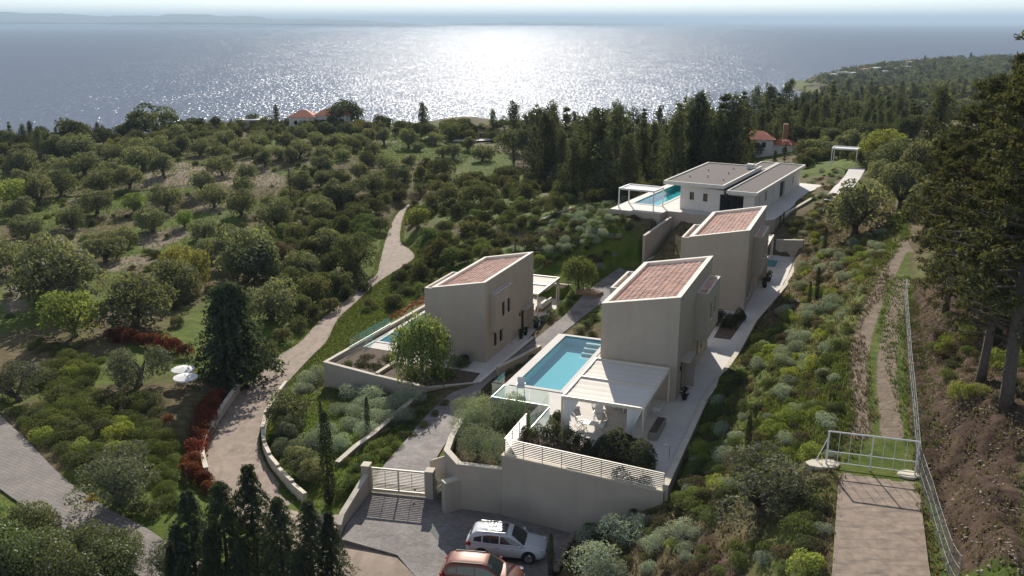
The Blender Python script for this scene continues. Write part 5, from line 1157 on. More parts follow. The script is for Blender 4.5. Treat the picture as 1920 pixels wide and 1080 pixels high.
def cypress():
    V_['cypress'] = []
    for i in range(3):
        n = 2200; z = RNG.uniform(.02, 1, n); a = RNG.uniform(0, 6.283, n); r_ = .075*np.sin(np.pi*np.clip(z*.86+.1, 0, 1))**.6*(1+.18*np.sin(a*3+z*14))*RNG.uniform(.6, 1.08, n)
        C = np.stack([r_*np.cos(a), r_*np.sin(a), z], 1); N = np.stack([np.cos(a), np.sin(a), RNG.normal(size=n)*.4+.3], 1)
        tr = MB().tube([(0, 0, -.03), (0, 0, .12), (0, 0, .9)], [.02, .015, .002], 6)
        V_['cypress'].append((leaf_mesh('crown', C, N, RNG.uniform(.008, .02, n), .4, RNG.random(n), 'leaf_cypress'), tr.mesh('trunk', 'bark', True)))
cypress()
def pepper():
    V_['pepper'] = []
    for i in range(3):
        Cs, Ns = [], []
        for s_ in range(620):
            d = sph(1)[0]; d[2] = abs(d[2])*.9+.05; r_ = RNG.uniform(.55, 1.0); st = d*r_*np.array([.95, .95, .8])+np.array([0, 0, .85]); L = RNG.uniform(.3, .85)
            k = 11; q = np.linspace(0, 1, k); P = np.stack([st[0]*(1+.14*q), st[1]*(1+.14*q), st[2]-L*q**1.3], 1)+RNG.normal(size=(k, 3))*.02
            Cs.append(P); Ns.append(np.tile(d, (k, 1))+RNG.normal(size=(k, 3))*.6)
        C = np.concatenate(Cs); N = np.concatenate(Ns); kp = C[:, 2] > .15; C, N = C[kp], N[kp]; n = len(C)
        tr = MB().tube([(0, 0, -.1), (.03, 0, .4), (-.02, .02, .8)], [.07, .055, .05], 8); b2 = limb_mb((-.02, .02, .75), [(random.uniform(-.6, .6), random.uniform(-.6, .6), random.uniform(1.1, 1.5)) for _ in range(6)], .04, .012)
        k0 = len(tr.v); tr.v += b2.v; tr.f += [tuple(k0+q for q in f) for f in b2.f]; tr.mi += b2.mi
        V_['pepper'].append((leaf_mesh('crown', C, N, RNG.uniform(.03, .06, n), .45, RNG.random(n), 'leaf_pepper'), tr.mesh('trunk', 'bark', True)))
pepper()
def bigpine():
    """tall open pine: bent trunk, bare lower limbs, needle tufts towards the branch ends; unit height"""
    V_['pine'] = []
    for i in range(3):
        tr = MB(); bx = random.uniform(-.03, .03); by = random.uniform(-.03, .03)
        axis = lambda z: Vector((bx*math.sin(z*3.2), by*math.sin(z*2.6), z))
        tr.tube([axis(z) for z in (-.02, .1, .3, .5, .7, .85, .97)], [.022, .018, .015, .0125, .009, .005, .002], 8)
        Cs, Ns, Ts = [], [], []
        for b in range(84):
            z = .22+.76*(b/84)**.95; a = b*2.4+random.uniform(-.4, .4); L = (.29*(1-z)**.5+.03)*random.uniform(.55, 1.15)
            if z < .3: L *= .8
            rise = random.uniform(-.1, .35)*L; p0 = axis(z); p1 = p0+Vector((math.cos(a)*L*.5, math.sin(a)*L*.5, rise*.3)); p2 = p0+Vector((math.cos(a)*L, math.sin(a)*L, rise))
            tr.tube([p0, p1, p2], [.0045, .003, .0012], 5)
            nt = 7 if z > .3 else 3; bt = random.uniform(.1, .6)
            for t_ in range(nt):
                q = random.uniform(.35, 1.08); c = np.array(p0.lerp(p2, q))+RNG.normal(size=3)*np.array([.018, .018, .010]); k = 26
                d = sph(k); d[:, 2] *= .6; Cs.append(c+d*RNG.uniform(.25, 1, (k, 1))*.026); Ns.append(RNG.normal(size=(k, 3))+np.array([0, 0, .5])); Ts.append(bt*.7+RNG.random(k)*.45)
        C = np.concatenate(Cs); n = len(C)
        V_['pine'].append((leaf_mesh('crown', C, np.concatenate(Ns), RNG.uniform(.007, .014, n), .3, np.concatenate(Ts), 'leaf_bigpine'), tr.mesh('trunk', 'bark', True)))
bigpine()

ORD = ['first','second','third','fourth','fifth','sixth','seventh','eighth','ninth','tenth','eleventh','twelfth','thirteenth','fourteenth','fifteenth','sixteenth','seventeenth','eighteenth','nineteenth','twentieth']
def ordinal(i):
    return ORD[i] if i < 20 else ('twenty-'+ORD[i-20] if i < 29 else ('thirtieth' if i == 29 else 'thirty-'+ORD[i-30]))
def where(r, Rn, j, nj):
    a = 'leftmost' if j == 0 else ('rightmost' if j == nj-1 else (ordinal(j)+' from left' if j < (nj+1)//2 else ordinal(nj-1-j)+' from right'))
    if nj == 1: a = 'alone' if Rn > 1 else ''
    if Rn == 1: return a or 'single one'
    row = 'nearest' if r == 0 else ('farthest' if r == Rn-1 else (ordinal(r)+' nearest' if r < (Rn+1)//2 else ordinal(Rn-1-r)+' farthest'))
    return f'{a}, {row} row'
LOOK = {'olive': ('olive_tree', 'tree', 'grey-green olive tree'), 'silver': ('olive_tree', 'tree', 'silvery gnarled olive tree'), 'young': ('broadleaf_tree', 'tree', 'fresh bright green tree'), 'mimosa': ('mimosa_tree', 'tree', 'yellow-green mimosa tree'),
 'dense': ('evergreen_tree', 'tree', 'dense dark round evergreen beside the concrete road bend'), 'mimosaolive': ('broadleaf_tree', 'tree', 'ochre-tinged round tree behind the garden pergola'), 'redtree': ('red_leaved_tree', 'tree', 'reddish round tree standing out in the dark wood'),
 'maquis': ('evergreen_shrub', 'shrub', 'dark evergreen shrub'), 'greenbush': ('shrub', 'shrub', 'mid green bush'), 'brownbush': ('shrub', 'shrub', 'brownish bush'), 'greymound': ('lavender_mound', 'shrub', 'silver-grey mounded shrub'), 'greenmound': ('green_cushion_shrub', 'shrub', 'green mounded shrub'),
 'darkmound': ('dark_cushion_shrub', 'shrub', 'dark green mounded shrub'), 'brightmound': ('lime_cushion_shrub', 'shrub', 'bright lime green shrub'), 'brownlow': ('dry_shrub', 'shrub', 'low brown dry shrub'), 'clipmound': ('clipped_shrub', 'shrub', 'clipped green cushion shrub'),
 'leafy': ('leafy_bush', 'shrub', 'big glossy leafy bush'), 'rosemary': ('rosemary_bush', 'shrub', 'grey-green rosemary bush'), 'hedge': ('evergreen_shrub', 'shrub', 'dark leafy shrub'), 'redbush': ('red_hedge_shrub', 'shrub', 'red-leaved hedge shrub'),
 'redlow': ('red_groundcover', 'shrub', 'low reddish plant patch on the garden lawn'), 'redlowmound': ('groundcover_plant', 'plant', 'small reddish plant'), 'yellowbush': ('yellow_flowering_bush', 'shrub', 'bush in yellow flower'), 'bedplant': ('bed_plant', 'plant', 'dark upright bed plant'), 'bankshrub': ('shrub', 'shrub', 'yellowish shrub'),
 'agave': ('agave', 'plant', 'grey rosette agave'), 'conifer': ('conifer_tree', 'tree', 'dark pointed conifer'), 'fir': ('fir_tree', 'tree', 'dark green fir tree'), 'cedar': ('cedar_tree', 'tree', 'big dark cedar above the two white parasols'), 'roundpine': ('pine_tree', 'tree', 'dark round-crowned pine'),
 'roundpinesmall': ('small_pine_tree', 'tree', 'small round-crowned pine'), 'cypress': ('cypress_tree', 'tree', 'thin dark cypress'), 'pepper': ('pepper_tree', 'tree', 'drooping pepper tree'), 'pine': ('tall_pine_tree', 'tree', 'tall open pine')}
PLACE = {'hand': '', 'maquis': 'of the thicket beyond the concrete road', 'shrubs by the road': 'of the green hollow', 'house four slope': 'below the villa pool', 'right slope': 'right of the terrace', 'right low slope': 'right of the parking', 'garden': 'of the lower left garden', 'garden edge': 'behind the garden', 'ridge': 'along the ridge',
 'grove fill': 'at the far grove edge', 'right wood near': 'of the wood behind the villa', 'right wood mid': 'of the coastal wood', 'mid wood': 'of the central wood', 'headland': 'on the headland', 'behind house four': 'by the garden pergola', 'bank shrubs': 'on the pine bank', 'upper right hill': 'under the tall pines', 'pool strip': 'in the half-hidden pool bed', 'mid slope': 'above the driveway', 'drive bed': 'beside the lower driveway', 'grove undergrowth': 'between the olive trees', 'hollow': 'of the hollow above the road', 'wood edge': 'at the foot of the central wood', 'villa garden': 'in the villa garden'}
HPLACE = {'olive': 'of the grove', 'silver': 'of the silvery ones', 'conifer': 'of the skyline wood', 'maquis': 'along the concrete road', 'greymound': 'of the big ones', 'greenmound': 'beside the driveway', 'brightmound': 'of the big ones', 'darkmound': 'by the driveway', 'redbush': 'of the garden hedge', 'rosemary': 'in the planter', 'fir': 'of the front fir group', 'leafy': 'at the lower left corner', 'pine': 'on the right bank', 'bedplant': 'on the terrace', 'hedge': 'near the houses', 'cypress': 'of the cypresses', 'brownbush': 'of the thicket', 'roundpine': 'of the shore pines', 'bankshrub': 'below the tall pines', 'pepper': 'near the left house', 'yellowbush': 'of the flowering ones', 'young': 'of the bright ones', 'mimosa': 'of the grove mimosas', 'agave': 'by the driveway'}
BYH = {'conifer', 'fir', 'cedar', 'cypress', 'pine'}
LOWDETAIL = {'headland', 'right wood mid'}
def place_all():
    for (kind, reg), rows in PLANTS.items():
        nm, cat, look = LOOK[kind]; var = V_[kind]
        if reg == 'ridge' and kind == 'maquis': nm, look = 'coastal_shrub', 'dark wind-shaped shrub'
        X = np.array([r_[0] for r_ in rows]); Y = np.array([r_[1] for r_ in rows]); Z = ground(X, Y)
        plc = PLACE[reg] if reg != 'hand' else HPLACE.get(kind, '')
        for (x, y, zz, size, r_, Rn, j, nj), gz_ in zip(rows, Z):
            z = (zz+.15 if kind == 'rosemary' else zz) if zz else gz_
            if kind in ('redlowmound',): z = 50.0
            me, tm = random.choice(var); rz = random.uniform(0, 6.283)
            s = size if (kind in BYH) else size/2
            if reg not in ('hand',) and kind == 'conifer': s = size
            if reg not in ('hand',) and kind in ('roundpine', 'roundpinesmall'): s = size*.42
            if reg == 'hand' and kind == 'roundpine': z -= s*.35
            zk = 1.5 if kind == 'pepper' and size > 3.2 and y < 80 else (.78 if kind == 'silver' else 1.0)
            sc_ = (s*random.uniform(.94, 1.06), s*random.uniform(.94, 1.06), zk*s*random.uniform(.9, 1.12))
            if len(rows) == 1: label = look
            else: label = ' '.join(f'{look}, {where(r_, Rn, j, nj)} {plc}'.split())
            grp = None if len(rows) == 1 else f'{cat}s: {look} {plc}'.strip()
            if tm is None or reg in LOWDETAIL:
                o = bpy.data.objects.new(nm, me); COL.objects.link(o)
            else:
                o = bpy.data.objects.new(nm, None); o.empty_display_size = .2; COL.objects.link(o)
                for pn, pm in (('trunk', tm), ('crown', me)):
                    c = bpy.data.objects.new(pn, pm); COL.objects.link(c); c.parent = o
            o.location = (x, y, z-.03); o.rotation_euler = (0, 0, rz); o.scale = sc_
            tag(o, label, cat, grp)
PLANTS = {
('agave','hand'): [(5.66,82.6,0,0.82,0,1,0,2),(8.91,90.16,0,1,0,1,1,2)],
('bankshrub','hand'): [(22.98,43.05,0,1.5,0,2,0,4),(23.51,42.56,0,1.35,0,2,1,4),(26.44,46.16,0,1.74,0,2,2,4),(26.46,44.97,0,1.98,0,2,3,4),(26.73,52.76,0,1.65,1,2,0,4),(27.73,52.92,0,1.98,1,2,1,4),(32.05,57.26,0,3.17,1,2,2,4),(30.91,52.8,0,2.94,1,2,3,4)],
('bedplant','hand'): [(3.5,51.61,54.6,1.46,0,2,0,7),(4.28,50.88,54.6,1.44,0,2,1,7),(4.91,50.52,54.6,1.23,0,2,2,7),(5.73,50.52,54.6,1.64,0,2,3,7),(6.45,49.67,54.6,2.82,0,2,4,7),(7.62,48.78,54.6,1.98,0,2,5,7),(8.05,48.44,54.6,1.18,0,2,6,7),(0.85,52.75,54.6,1.06,1,2,0,7),(1.69,52.37,54.6,1.27,1,2,1,7),(2.54,52.6,54.6,1.69,1,2,2,7),(3.14,54.34,54.6,1.53,1,2,3,7),(18.14,74.97,54.6,1.74,1,2,4,7),(18.91,74.68,54.6,1.62,1,2,5,7),(20.13,76.44,54.6,1.42,1,2,6,7)],
('brightmound','garden'): [(-35.99,63.54,0,2.11,0,2,0,5),(-32.2,61.54,0,1.91,0,2,1,5),(-29.89,61.55,0,1.94,0,2,2,5),(-30.06,63.53,0,2.74,0,2,3,5),(-28.81,61.55,0,2.1,0,2,4,5),(-37.28,69.89,0,1.91,1,2,0,4),(-40.66,77.67,0,2.19,1,2,1,4),(-32.94,68.08,0,2.18,1,2,2,4),(-31.07,65.79,0,1.94,1,2,3,4)],
('brightmound','hand'): [(12.18,42.32,0,1.11,0,2,0,3),(14.84,47.05,0,1.82,0,2,1,3),(16.25,47.84,0,2.15,0,2,2,3),(20.31,70.01,0,2.01,1,2,0,3),(23.42,72.7,0,1.8,1,2,1,3),(19.96,55.65,0,1.82,1,2,2,3)],
('brightmound','right low slope'): [(8.13,40.46,0,1.08,0,1,0,2),(11.5,31.3,0,1.94,0,1,1,2)],
('brightmound','right slope'): [(10.1,44.37,0,1.48,0,4,0,12),(11.24,49.92,0,1.76,0,4,1,12),(11.33,48.41,0,1.25,0,4,2,12),(12.58,52.75,0,1.51,0,4,3,12),(10.97,44.92,0,1.22,0,4,4,12),(11.97,49.37,0,1.2,0,4,5,12),(11.11,43.29,0,1.71,0,4,6,12),(13.56,52.66,0,1.44,0,4,7,12),(12.9,42.76,0,1.66,0,4,8,12),(14.54,43.93,0,0.7,0,4,9,12),(16.18,49.18,0,1.29,0,4,10,12),(14.91,40.64,0,1.77,0,4,11,12),(14.71,56.31,0,0.99,1,4,0,12),(18.58,63.88,0,1.33,1,4,1,12),(16.37,53.37,0,0.7,1,4,2,12),(19.52,64.16,0,1.72,1,4,3,12),(21.4,70.78,0,1.22,1,4,4,12),(18.72,60.61,0,1.89,1,4,5,12),(18.52,55.92,0,1.77,1,4,6,12),(23.43,71.61,0,1.1,1,4,7,12),(19.93,59.42,0,0.9,1,4,8,12),(16.85,46.06,0,1.25,1,4,9,12),(22.33,61.7,0,1.65,1,4,10,12),(25.83,68.42,0,0.8,1,4,11,12),(25.94,80.86,0,1.36,2,4,0,12),(27.77,85.44,0,0.91,2,4,1,12),(29.43,88.03,0,0.98,2,4,2,12),(30.02,88.69,0,0.88,2,4,3,12),(27.48,79.46,0,1.53,2,4,4,12),(28.49,79.8,0,0.83,2,4,5,12),(27.44,74.48,0,1.63,2,4,6,12),(32.72,84.7,0,1.57,2,4,7,12),(31.11,79.8,0,1.04,2,4,8,12),(31.84,80.37,0,1.82,2,4,9,12),(29.12,72.88,0,1.39,2,4,10,12),(33.44,84.06,0,1.76,2,4,11,12),(32.37,101.06,0,1.04,3,4,0,11),(36.63,108.01,0,1.36,3,4,1,11),(33.86,98.85,0,1.28,3,4,2,11),(34.46,100.48,0,1.73,3,4,3,11),(36.23,104.24,0,1.36,3,4,4,11),(32.63,92.65,0,1.5,3,4,5,11),(38.19,103.34,0,1.35,3,4,6,11),(40.99,109.27,0,1.2,3,4,7,11),(41.67,105.1,0,1.7,3,4,8,11),(36.17,89.96,0,1.63,3,4,9,11),(40.85,98.68,0,0.97,3,4,10,11)],
('brownbush','hand'): [(-33,127.28,0,5.93,0,2,0,4),(-29.44,126.37,0,3.07,0,2,1,4),(2.02,111.17,0,3.36,0,2,2,4),(5.1,110.18,0,3.1,0,2,3,4),(-23.84,182.43,0,3.97,1,2,0,3),(-14.95,163.42,0,3.57,1,2,1,3),(-0.41,206.3,0,4.88,1,2,2,3)],
('brownlow','bank shrubs'): [(26.15,51.48,0,1.37,0,2,0,6),(23.51,43.72,0,1.03,0,2,1,6),(25.55,47.41,0,0.87,0,2,2,6),(28.68,51.09,0,1.44,0,2,3,6),(23.65,41.25,0,0.97,0,2,4,6),(29.86,50.41,0,1.6,0,2,5,6),(30.54,63.2,0,1.03,1,2,0,5),(29.71,60.53,0,1,1,2,1,5),(27.29,54.94,0,1.56,1,2,2,5),(28.2,55.62,0,0.93,1,2,3,5),(30.99,58.05,0,1.71,1,2,4,5)],
('brownlow','house four slope'): [(3.76,129.38,0,1,0,3,0,6),(3.34,114.22,0,1.83,0,3,1,6),(6.62,109.41,0,1.43,0,3,2,6),(8.52,110.74,0,1.59,0,3,3,6),(8.98,107.94,0,1.09,0,3,4,6),(12.36,103.65,0,1.32,0,3,5,6),(4.9,133.16,0,1.45,1,3,0,6),(9.33,112.62,0,0.99,1,3,1,6),(12.84,109.87,0,0.95,1,3,2,6),(13.98,115.61,0,1.78,1,3,3,6),(13.52,108.01,0,1.15,1,3,4,6),(14.88,108.77,0,1.34,1,3,5,6),(9.12,133.67,0,1.67,2,3,0,4),(13.21,130.81,0,2.04,2,3,1,4),(14.95,132.07,0,1.62,2,3,2,4),(16.56,131.68,0,1.31,2,3,3,4)],
('brownlow','mid slope'): [(0.85,108.43,0,1.01,0,2,0,6),(4.29,103.74,0,1.9,0,2,1,6),(7.89,104.05,0,1.11,0,2,2,6),(8.63,103.11,0,1.32,0,2,3,6),(9.71,102.21,0,1.76,0,2,4,6),(10.81,103.09,0,1.05,0,2,5,6),(3.69,108.92,0,1.74,1,2,0,5),(3.76,107.88,0,1.05,1,2,1,5),(6.66,106.96,0,1.16,1,2,2,5),(7.82,106.37,0,1.2,1,2,3,5),(9.4,104.31,0,1.48,1,2,4,5)],
('brownlow','right low slope'): [(3.86,44.47,0,1.57,0,2,0,6),(7.59,38.68,0,0.98,0,2,1,6),(8.03,37.93,0,1.36,0,2,2,6),(8.49,37.2,0,1.26,0,2,3,6),(9.33,36.89,0,1.37,0,2,4,6),(11.38,33.2,0,1.51,0,2,5,6),(7.88,43.49,0,1.46,1,2,0,6),(10.48,43.52,0,1.24,1,2,1,6),(11.13,44.89,0,0.93,1,2,2,6),(11.75,43.59,0,1.07,1,2,3,6),(12.4,35.98,0,0.97,1,2,4,6),(14.24,37.69,0,0.81,1,2,5,6)],
('brownlow','right slope'): [(10.29,45.61,0,1.82,0,5,0,13),(11.24,46.26,0,0.75,0,5,1,13),(12.15,50.58,0,1.24,0,5,2,13),(12.56,46.11,0,1.72,0,5,3,13),(13.67,50.07,0,0.78,0,5,4,13),(12.84,45.15,0,0.82,0,5,5,13),(13.09,44.39,0,0.98,0,5,6,13),(13.94,47.32,0,1.51,0,5,7,13),(13.83,46,0,0.82,0,5,8,13),(13.25,43.59,0,1.34,0,5,9,13),(16.02,46.79,0,0.89,0,5,10,13),(15.56,44.07,0,1.63,0,5,11,13),(16.51,42.53,0,1.03,0,5,12,13),(14.01,54.34,0,0.91,1,5,0,13),(14.75,57.46,0,0.84,1,5,1,13),(15.1,58.35,0,1.18,1,5,2,13),(14.97,55.05,0,1.19,1,5,3,13),(16.17,56.96,0,1.01,1,5,4,13),(14.84,51.06,0,0.75,1,5,5,13),(16.25,55.41,0,0.81,1,5,6,13),(15.8,51.93,0,0.83,1,5,7,13),(17.46,53.65,0,0.99,1,5,8,13),(17.65,52.16,0,1.06,1,5,9,13),(17.96,50.49,0,0.94,1,5,10,13),(17.89,49.43,0,1.79,1,5,11,13),(18.59,48.48,0,0.8,1,5,12,13),(16.56,59.18,0,1.02,2,5,0,13),(17.64,62.39,0,1.82,2,5,1,13),(18.2,57.77,0,0.97,2,5,2,13),(20.67,65.23,0,1.16,2,5,3,13),(21.36,66.69,0,1.81,2,5,4,13),(19.09,54.08,0,1.32,2,5,5,13),(21.72,62.27,0,0.7,2,5,6,13),(24.39,69.29,0,1,2,5,7,13),(20.82,57.99,0,0.92,2,5,8,13),(24.06,67.21,0,1.43,2,5,9,13),(21.3,58.6,0,1.17,2,5,10,13),(25.92,69.14,0,1.09,2,5,11,13),(25.38,63.68,0,1.11,2,5,12,13),(27.56,81.85,0,1.06,3,5,0,13),(32.56,97.01,0,1.31,3,5,1,13),(29.36,83.52,0,1.79,3,5,2,13),(33.61,95.69,0,0.75,3,5,3,13),(29.98,82.98,0,1.41,3,5,4,13),(33.2,89.67,0,1.85,3,5,5,13),(27.83,73.77,0,0.91,3,5,6,13),(35.03,94.2,0,1.66,3,5,7,13),(34.06,89.16,0,0.79,3,5,8,13),(31.87,82.65,0,1.85,3,5,9,13),(27.62,70.23,0,0.86,3,5,10,13),(27.45,67.72,0,0.71,3,5,11,13),(33.1,79.83,0,1.8,3,5,12,13),(34.65,107.38,0,1.49,4,5,0,10),(32.9,98.75,0,0.92,4,5,1,10),(34.71,101.85,0,1.5,4,5,2,10),(38.33,112.09,0,1.07,4,5,3,10),(36.86,107.29,0,0.9,4,5,4,10),(38.11,110.09,0,1.87,4,5,5,10),(35.5,100.77,0,1.86,4,5,6,10),(41.21,115.49,0,1.86,4,5,7,10),(36.83,100.98,0,1.9,4,5,8,10),(43.25,109.45,0,0.84,4,5,9,10)],
('brownlow','villa garden'): [(37.66,115.3,0,1.25,0,2,0,6),(43.18,130.05,0,1.45,0,2,1,6),(39.69,118.57,0,0.71,0,2,2,6),(44.42,129,0,0.81,0,2,3,6),(42.92,123.09,0,1.44,0,2,4,6),(43.22,121.83,0,1.17,0,2,5,6),(44.36,132.87,0,0.96,1,2,0,5),(45.02,133.62,0,1.44,1,2,1,5),(44.71,129.73,0,0.71,1,2,2,5),(47.4,137.22,0,0.72,1,2,3,5),(49.78,139.46,0,1.36,1,2,4,5)],
('cedar','hand'): [(-25.9,79.15,0,9.25,0,1,0,1)],
('clipmound','garden'): [(-32.04,59.79,0,2.02,0,5,0,15),(-30.28,57.53,0,1.7,0,5,1,15),(-29.11,56.52,0,2.1,0,5,2,15),(-29.94,59.92,0,1.69,0,5,3,15),(-28.33,57.6,0,2.29,0,5,4,15),(-26.93,56.86,0,2.95,0,5,5,15),(-27.65,59.48,0,1.61,0,5,6,15),(-26.18,57.78,0,1.68,0,5,7,15),(-26.21,59.58,0,2,0,5,8,15),(-24.88,56.56,0,1.7,0,5,9,15),(-24.85,58.37,0,2.09,0,5,10,15),(-23.66,55.58,0,2,0,5,11,15),(-22.7,53.49,0,2.46,0,5,12,15),(-24.94,60.25,0,1.91,0,5,13,15),(-23.99,57.66,0,1.81,0,5,14,15),(-35.04,62.45,0,1.92,1,5,0,15),(-33.35,61.32,0,2.04,1,5,1,15),(-34.16,63.21,0,1.95,1,5,2,15),(-33.39,64.17,0,2.11,1,5,3,15),(-32.35,63.36,0,1.74,1,5,4,15),(-30.88,60.58,0,2.55,1,5,5,15),(-30.98,61.91,0,1.73,1,5,6,15),(-28.95,60.35,0,1.71,1,5,7,15),(-28.46,63.31,0,2.89,1,5,8,15),(-27.4,60.97,0,1.92,1,5,9,15),(-26.94,61.99,0,2.13,1,5,10,15),(-26.12,61.05,0,2.38,1,5,11,15),(-26.52,63.38,0,2.51,1,5,12,15),(-26.81,64.41,0,1.8,1,5,13,15),(-25.64,62.28,0,1.68,1,5,14,15),(-40.5,68.4,0,1.93,2,5,0,15),(-38.78,66.31,0,1.69,2,5,1,15),(-37.17,65.04,0,2.44,2,5,2,15),(-37.12,66.34,0,2.91,2,5,3,15),(-35.88,65.47,0,2.51,2,5,4,15),(-36.9,68.56,0,2.83,2,5,5,15),(-36.17,67.24,0,2.04,2,5,6,15),(-35.18,66.28,0,1.72,2,5,7,15),(-34.11,67.26,0,2.71,2,5,8,15),(-34.63,68.49,0,2.6,2,5,9,15),(-32.82,66.42,0,2.29,2,5,10,15),(-30.92,67.38,0,1.9,2,5,11,15),(-29.46,65,0,1.9,2,5,12,15),(-29.89,66.18,0,2.22,2,5,13,15),(-28.3,65.57,0,2.01,2,5,14,15),(-42.14,74.66,0,2.31,3,5,0,15),(-38.84,69.18,0,1.95,3,5,1,15),(-39.52,73.14,0,1.99,3,5,2,15),(-40.24,74.61,0,2.23,3,5,3,15),(-38.03,70.76,0,2.34,3,5,4,15),(-38.53,73.75,0,2.08,3,5,5,15),(-37.8,72.39,0,1.84,3,5,6,15),(-36.35,70.85,0,2.28,3,5,7,15),(-35.53,69.79,0,2.59,3,5,8,15),(-36.68,72.91,0,1.66,3,5,9,15),(-35.1,71.87,0,2.1,3,5,10,15),(-33.31,70.44,0,2,3,5,11,15),(-33.67,71.65,0,1.86,3,5,12,15),(-31.5,70.56,0,2.68,3,5,13,15),(-30.63,68.9,0,2.35,3,5,14,15),(-42.93,77.56,0,2.48,4,5,0,11),(-42.91,78.68,0,1.79,4,5,1,11),(-43.43,80.03,0,2.93,4,5,2,11),(-42.99,81.36,0,2.02,4,5,3,11),(-40.16,75.73,0,1.67,4,5,4,11),(-43.38,82.96,0,2.49,4,5,5,11),(-41.76,81.11,0,2,4,5,6,11),(-40.95,79.72,0,2.6,4,5,7,11),(-38.74,75.92,0,1.82,4,5,8,11),(-39.35,78.94,0,2.49,4,5,9,11),(-38.53,77.57,0,2.68,4,5,10,11)],
('clipmound','garden edge'): [(-47.34,85.36,0,1.09,0,2,0,5),(-45.58,84.6,0,1.19,0,2,1,5),(-41.84,82.93,0,1.99,0,2,2,5),(-40.37,81.33,0,1.91,0,2,3,5),(-39.62,82.2,0,1.58,0,2,4,5),(-47,86.36,0,1.79,1,2,0,4),(-45.96,85.87,0,1.39,1,2,1,4),(-46.67,87.39,0,1.41,1,2,2,4),(-44.16,87.29,0,1.71,1,2,3,4)],
('conifer','hand'): [(6.83,191.96,0,15.93,0,5,0,12),(9.97,186.79,0,9.97,0,5,1,12),(10.48,153.02,0,11.4,0,5,2,12),(13.44,161.45,0,14.4,0,5,3,12),(15.23,155.07,0,14.76,0,5,4,12),(16.79,148.44,0,14.58,0,5,5,12),(20.72,166.26,0,13.82,0,5,6,12),(17.93,136.77,0,10.19,0,5,7,12),(22.77,156.47,0,10.23,0,5,8,12),(27.45,162.42,0,11.56,0,5,9,12),(27.14,151.42,0,12.13,0,5,10,12),(30.32,162.45,0,15.4,0,5,11,12),(15.49,210.14,0,11.77,1,5,0,12),(26.6,169.38,0,8.03,1,5,1,12),(31.85,159.09,0,15.08,1,5,2,12),(33.02,159.32,0,13.21,1,5,3,12),(34.11,151.53,0,10.77,1,5,4,12),(35.95,154.98,0,13.76,1,5,5,12),(36.83,151.71,0,13.29,1,5,6,12),(40.33,160.66,0,11.86,1,5,7,12),(49.29,186.76,0,3.74,1,5,8,12),(49.39,170.35,0,2.61,1,5,9,12),(51.42,171.16,0,3.02,1,5,10,12),(60.16,131.64,0,7.76,1,5,11,12),(-136.03,254.58,0,7.47,2,5,0,12),(-125.12,240.17,0,8.48,2,5,1,12),(-115.21,245.05,0,6.48,2,5,2,12),(3.52,239.68,0,11.97,2,5,3,12),(5.91,223.23,0,13.14,2,5,4,12),(9.26,224.72,0,14.29,2,5,5,12),(13.3,225.85,0,12.63,2,5,6,12),(19.84,224.71,0,11.9,2,5,7,12),(23.22,219.13,0,10.96,2,5,8,12),(43,197.43,0,10.46,2,5,9,12),(48.72,191.53,0,4.51,2,5,10,12),(63.96,136.67,0,11.67,2,5,11,12),(-154.34,281.01,0,5.76,3,5,0,12),(-141.85,269.08,0,5.99,3,5,1,12),(-126.04,278.01,0,5.2,3,5,2,12),(-124.88,279.05,0,4.57,3,5,3,12),(-27.3,283.39,0,9.6,3,5,4,12),(-5.66,276.72,0,7.6,3,5,5,12),(0.29,245.18,0,13.25,3,5,6,12),(34.77,242.26,0,9.22,3,5,7,12),(65.29,260.07,0,12.15,3,5,8,12),(66.87,254.34,0,12.63,3,5,9,12),(66.19,243.34,0,9.96,3,5,10,12),(89.86,274.84,0,9.63,3,5,11,12),(-87.87,286.86,0,4.18,4,5,0,8),(-85.38,289.83,0,4.23,4,5,1,8),(-78.54,306.24,0,8.57,4,5,2,8),(-38.01,283.28,0,3.64,4,5,3,8),(83.82,299.84,0,13.62,4,5,4,8),(81.02,280.59,0,11.46,4,5,5,8),(90.13,300.74,0,14,4,5,6,8),(90.22,286.65,0,10.86,4,5,7,8)],
('conifer','headland'): [(376.73,1003.49,0,13.92,0,3,0,8),(407.98,950.36,0,10.68,0,3,1,8),(431.51,961.74,0,13.2,0,3,2,8),(449.24,968.45,0,11.71,0,3,3,8),(441.72,905.75,0,10.23,0,3,4,8),(422.53,848.41,0,9.69,0,3,5,8),(369.58,720.07,0,14.02,0,3,6,8),(471.29,869.77,0,12.13,0,3,7,8),(397.58,1161.43,0,9.35,1,3,0,8),(466.84,1209.45,0,12.35,1,3,1,8),(481.61,1212.7,0,11.45,1,3,2,8),(445.22,1104,0,11.59,1,3,3,8),(503.38,1149,0,9.29,1,3,4,8),(500.71,1084.33,0,14.22,1,3,5,8),(502.29,998.1,0,13.29,1,3,6,8),(496.5,968.93,0,9.85,1,3,7,8),(534.05,1341.25,0,13.12,2,3,0,8),(624.16,1413.14,0,14.56,2,3,1,8),(553.44,1222.57,0,13.47,2,3,2,8),(597.9,1290.27,0,10.48,2,3,3,8),(562.06,1167.17,0,9.52,2,3,4,8),(721.77,1472.96,0,14.53,2,3,5,8),(711.07,1425.89,0,10.4,2,3,6,8),(602.43,1174.86,0,9.94,2,3,7,8)],
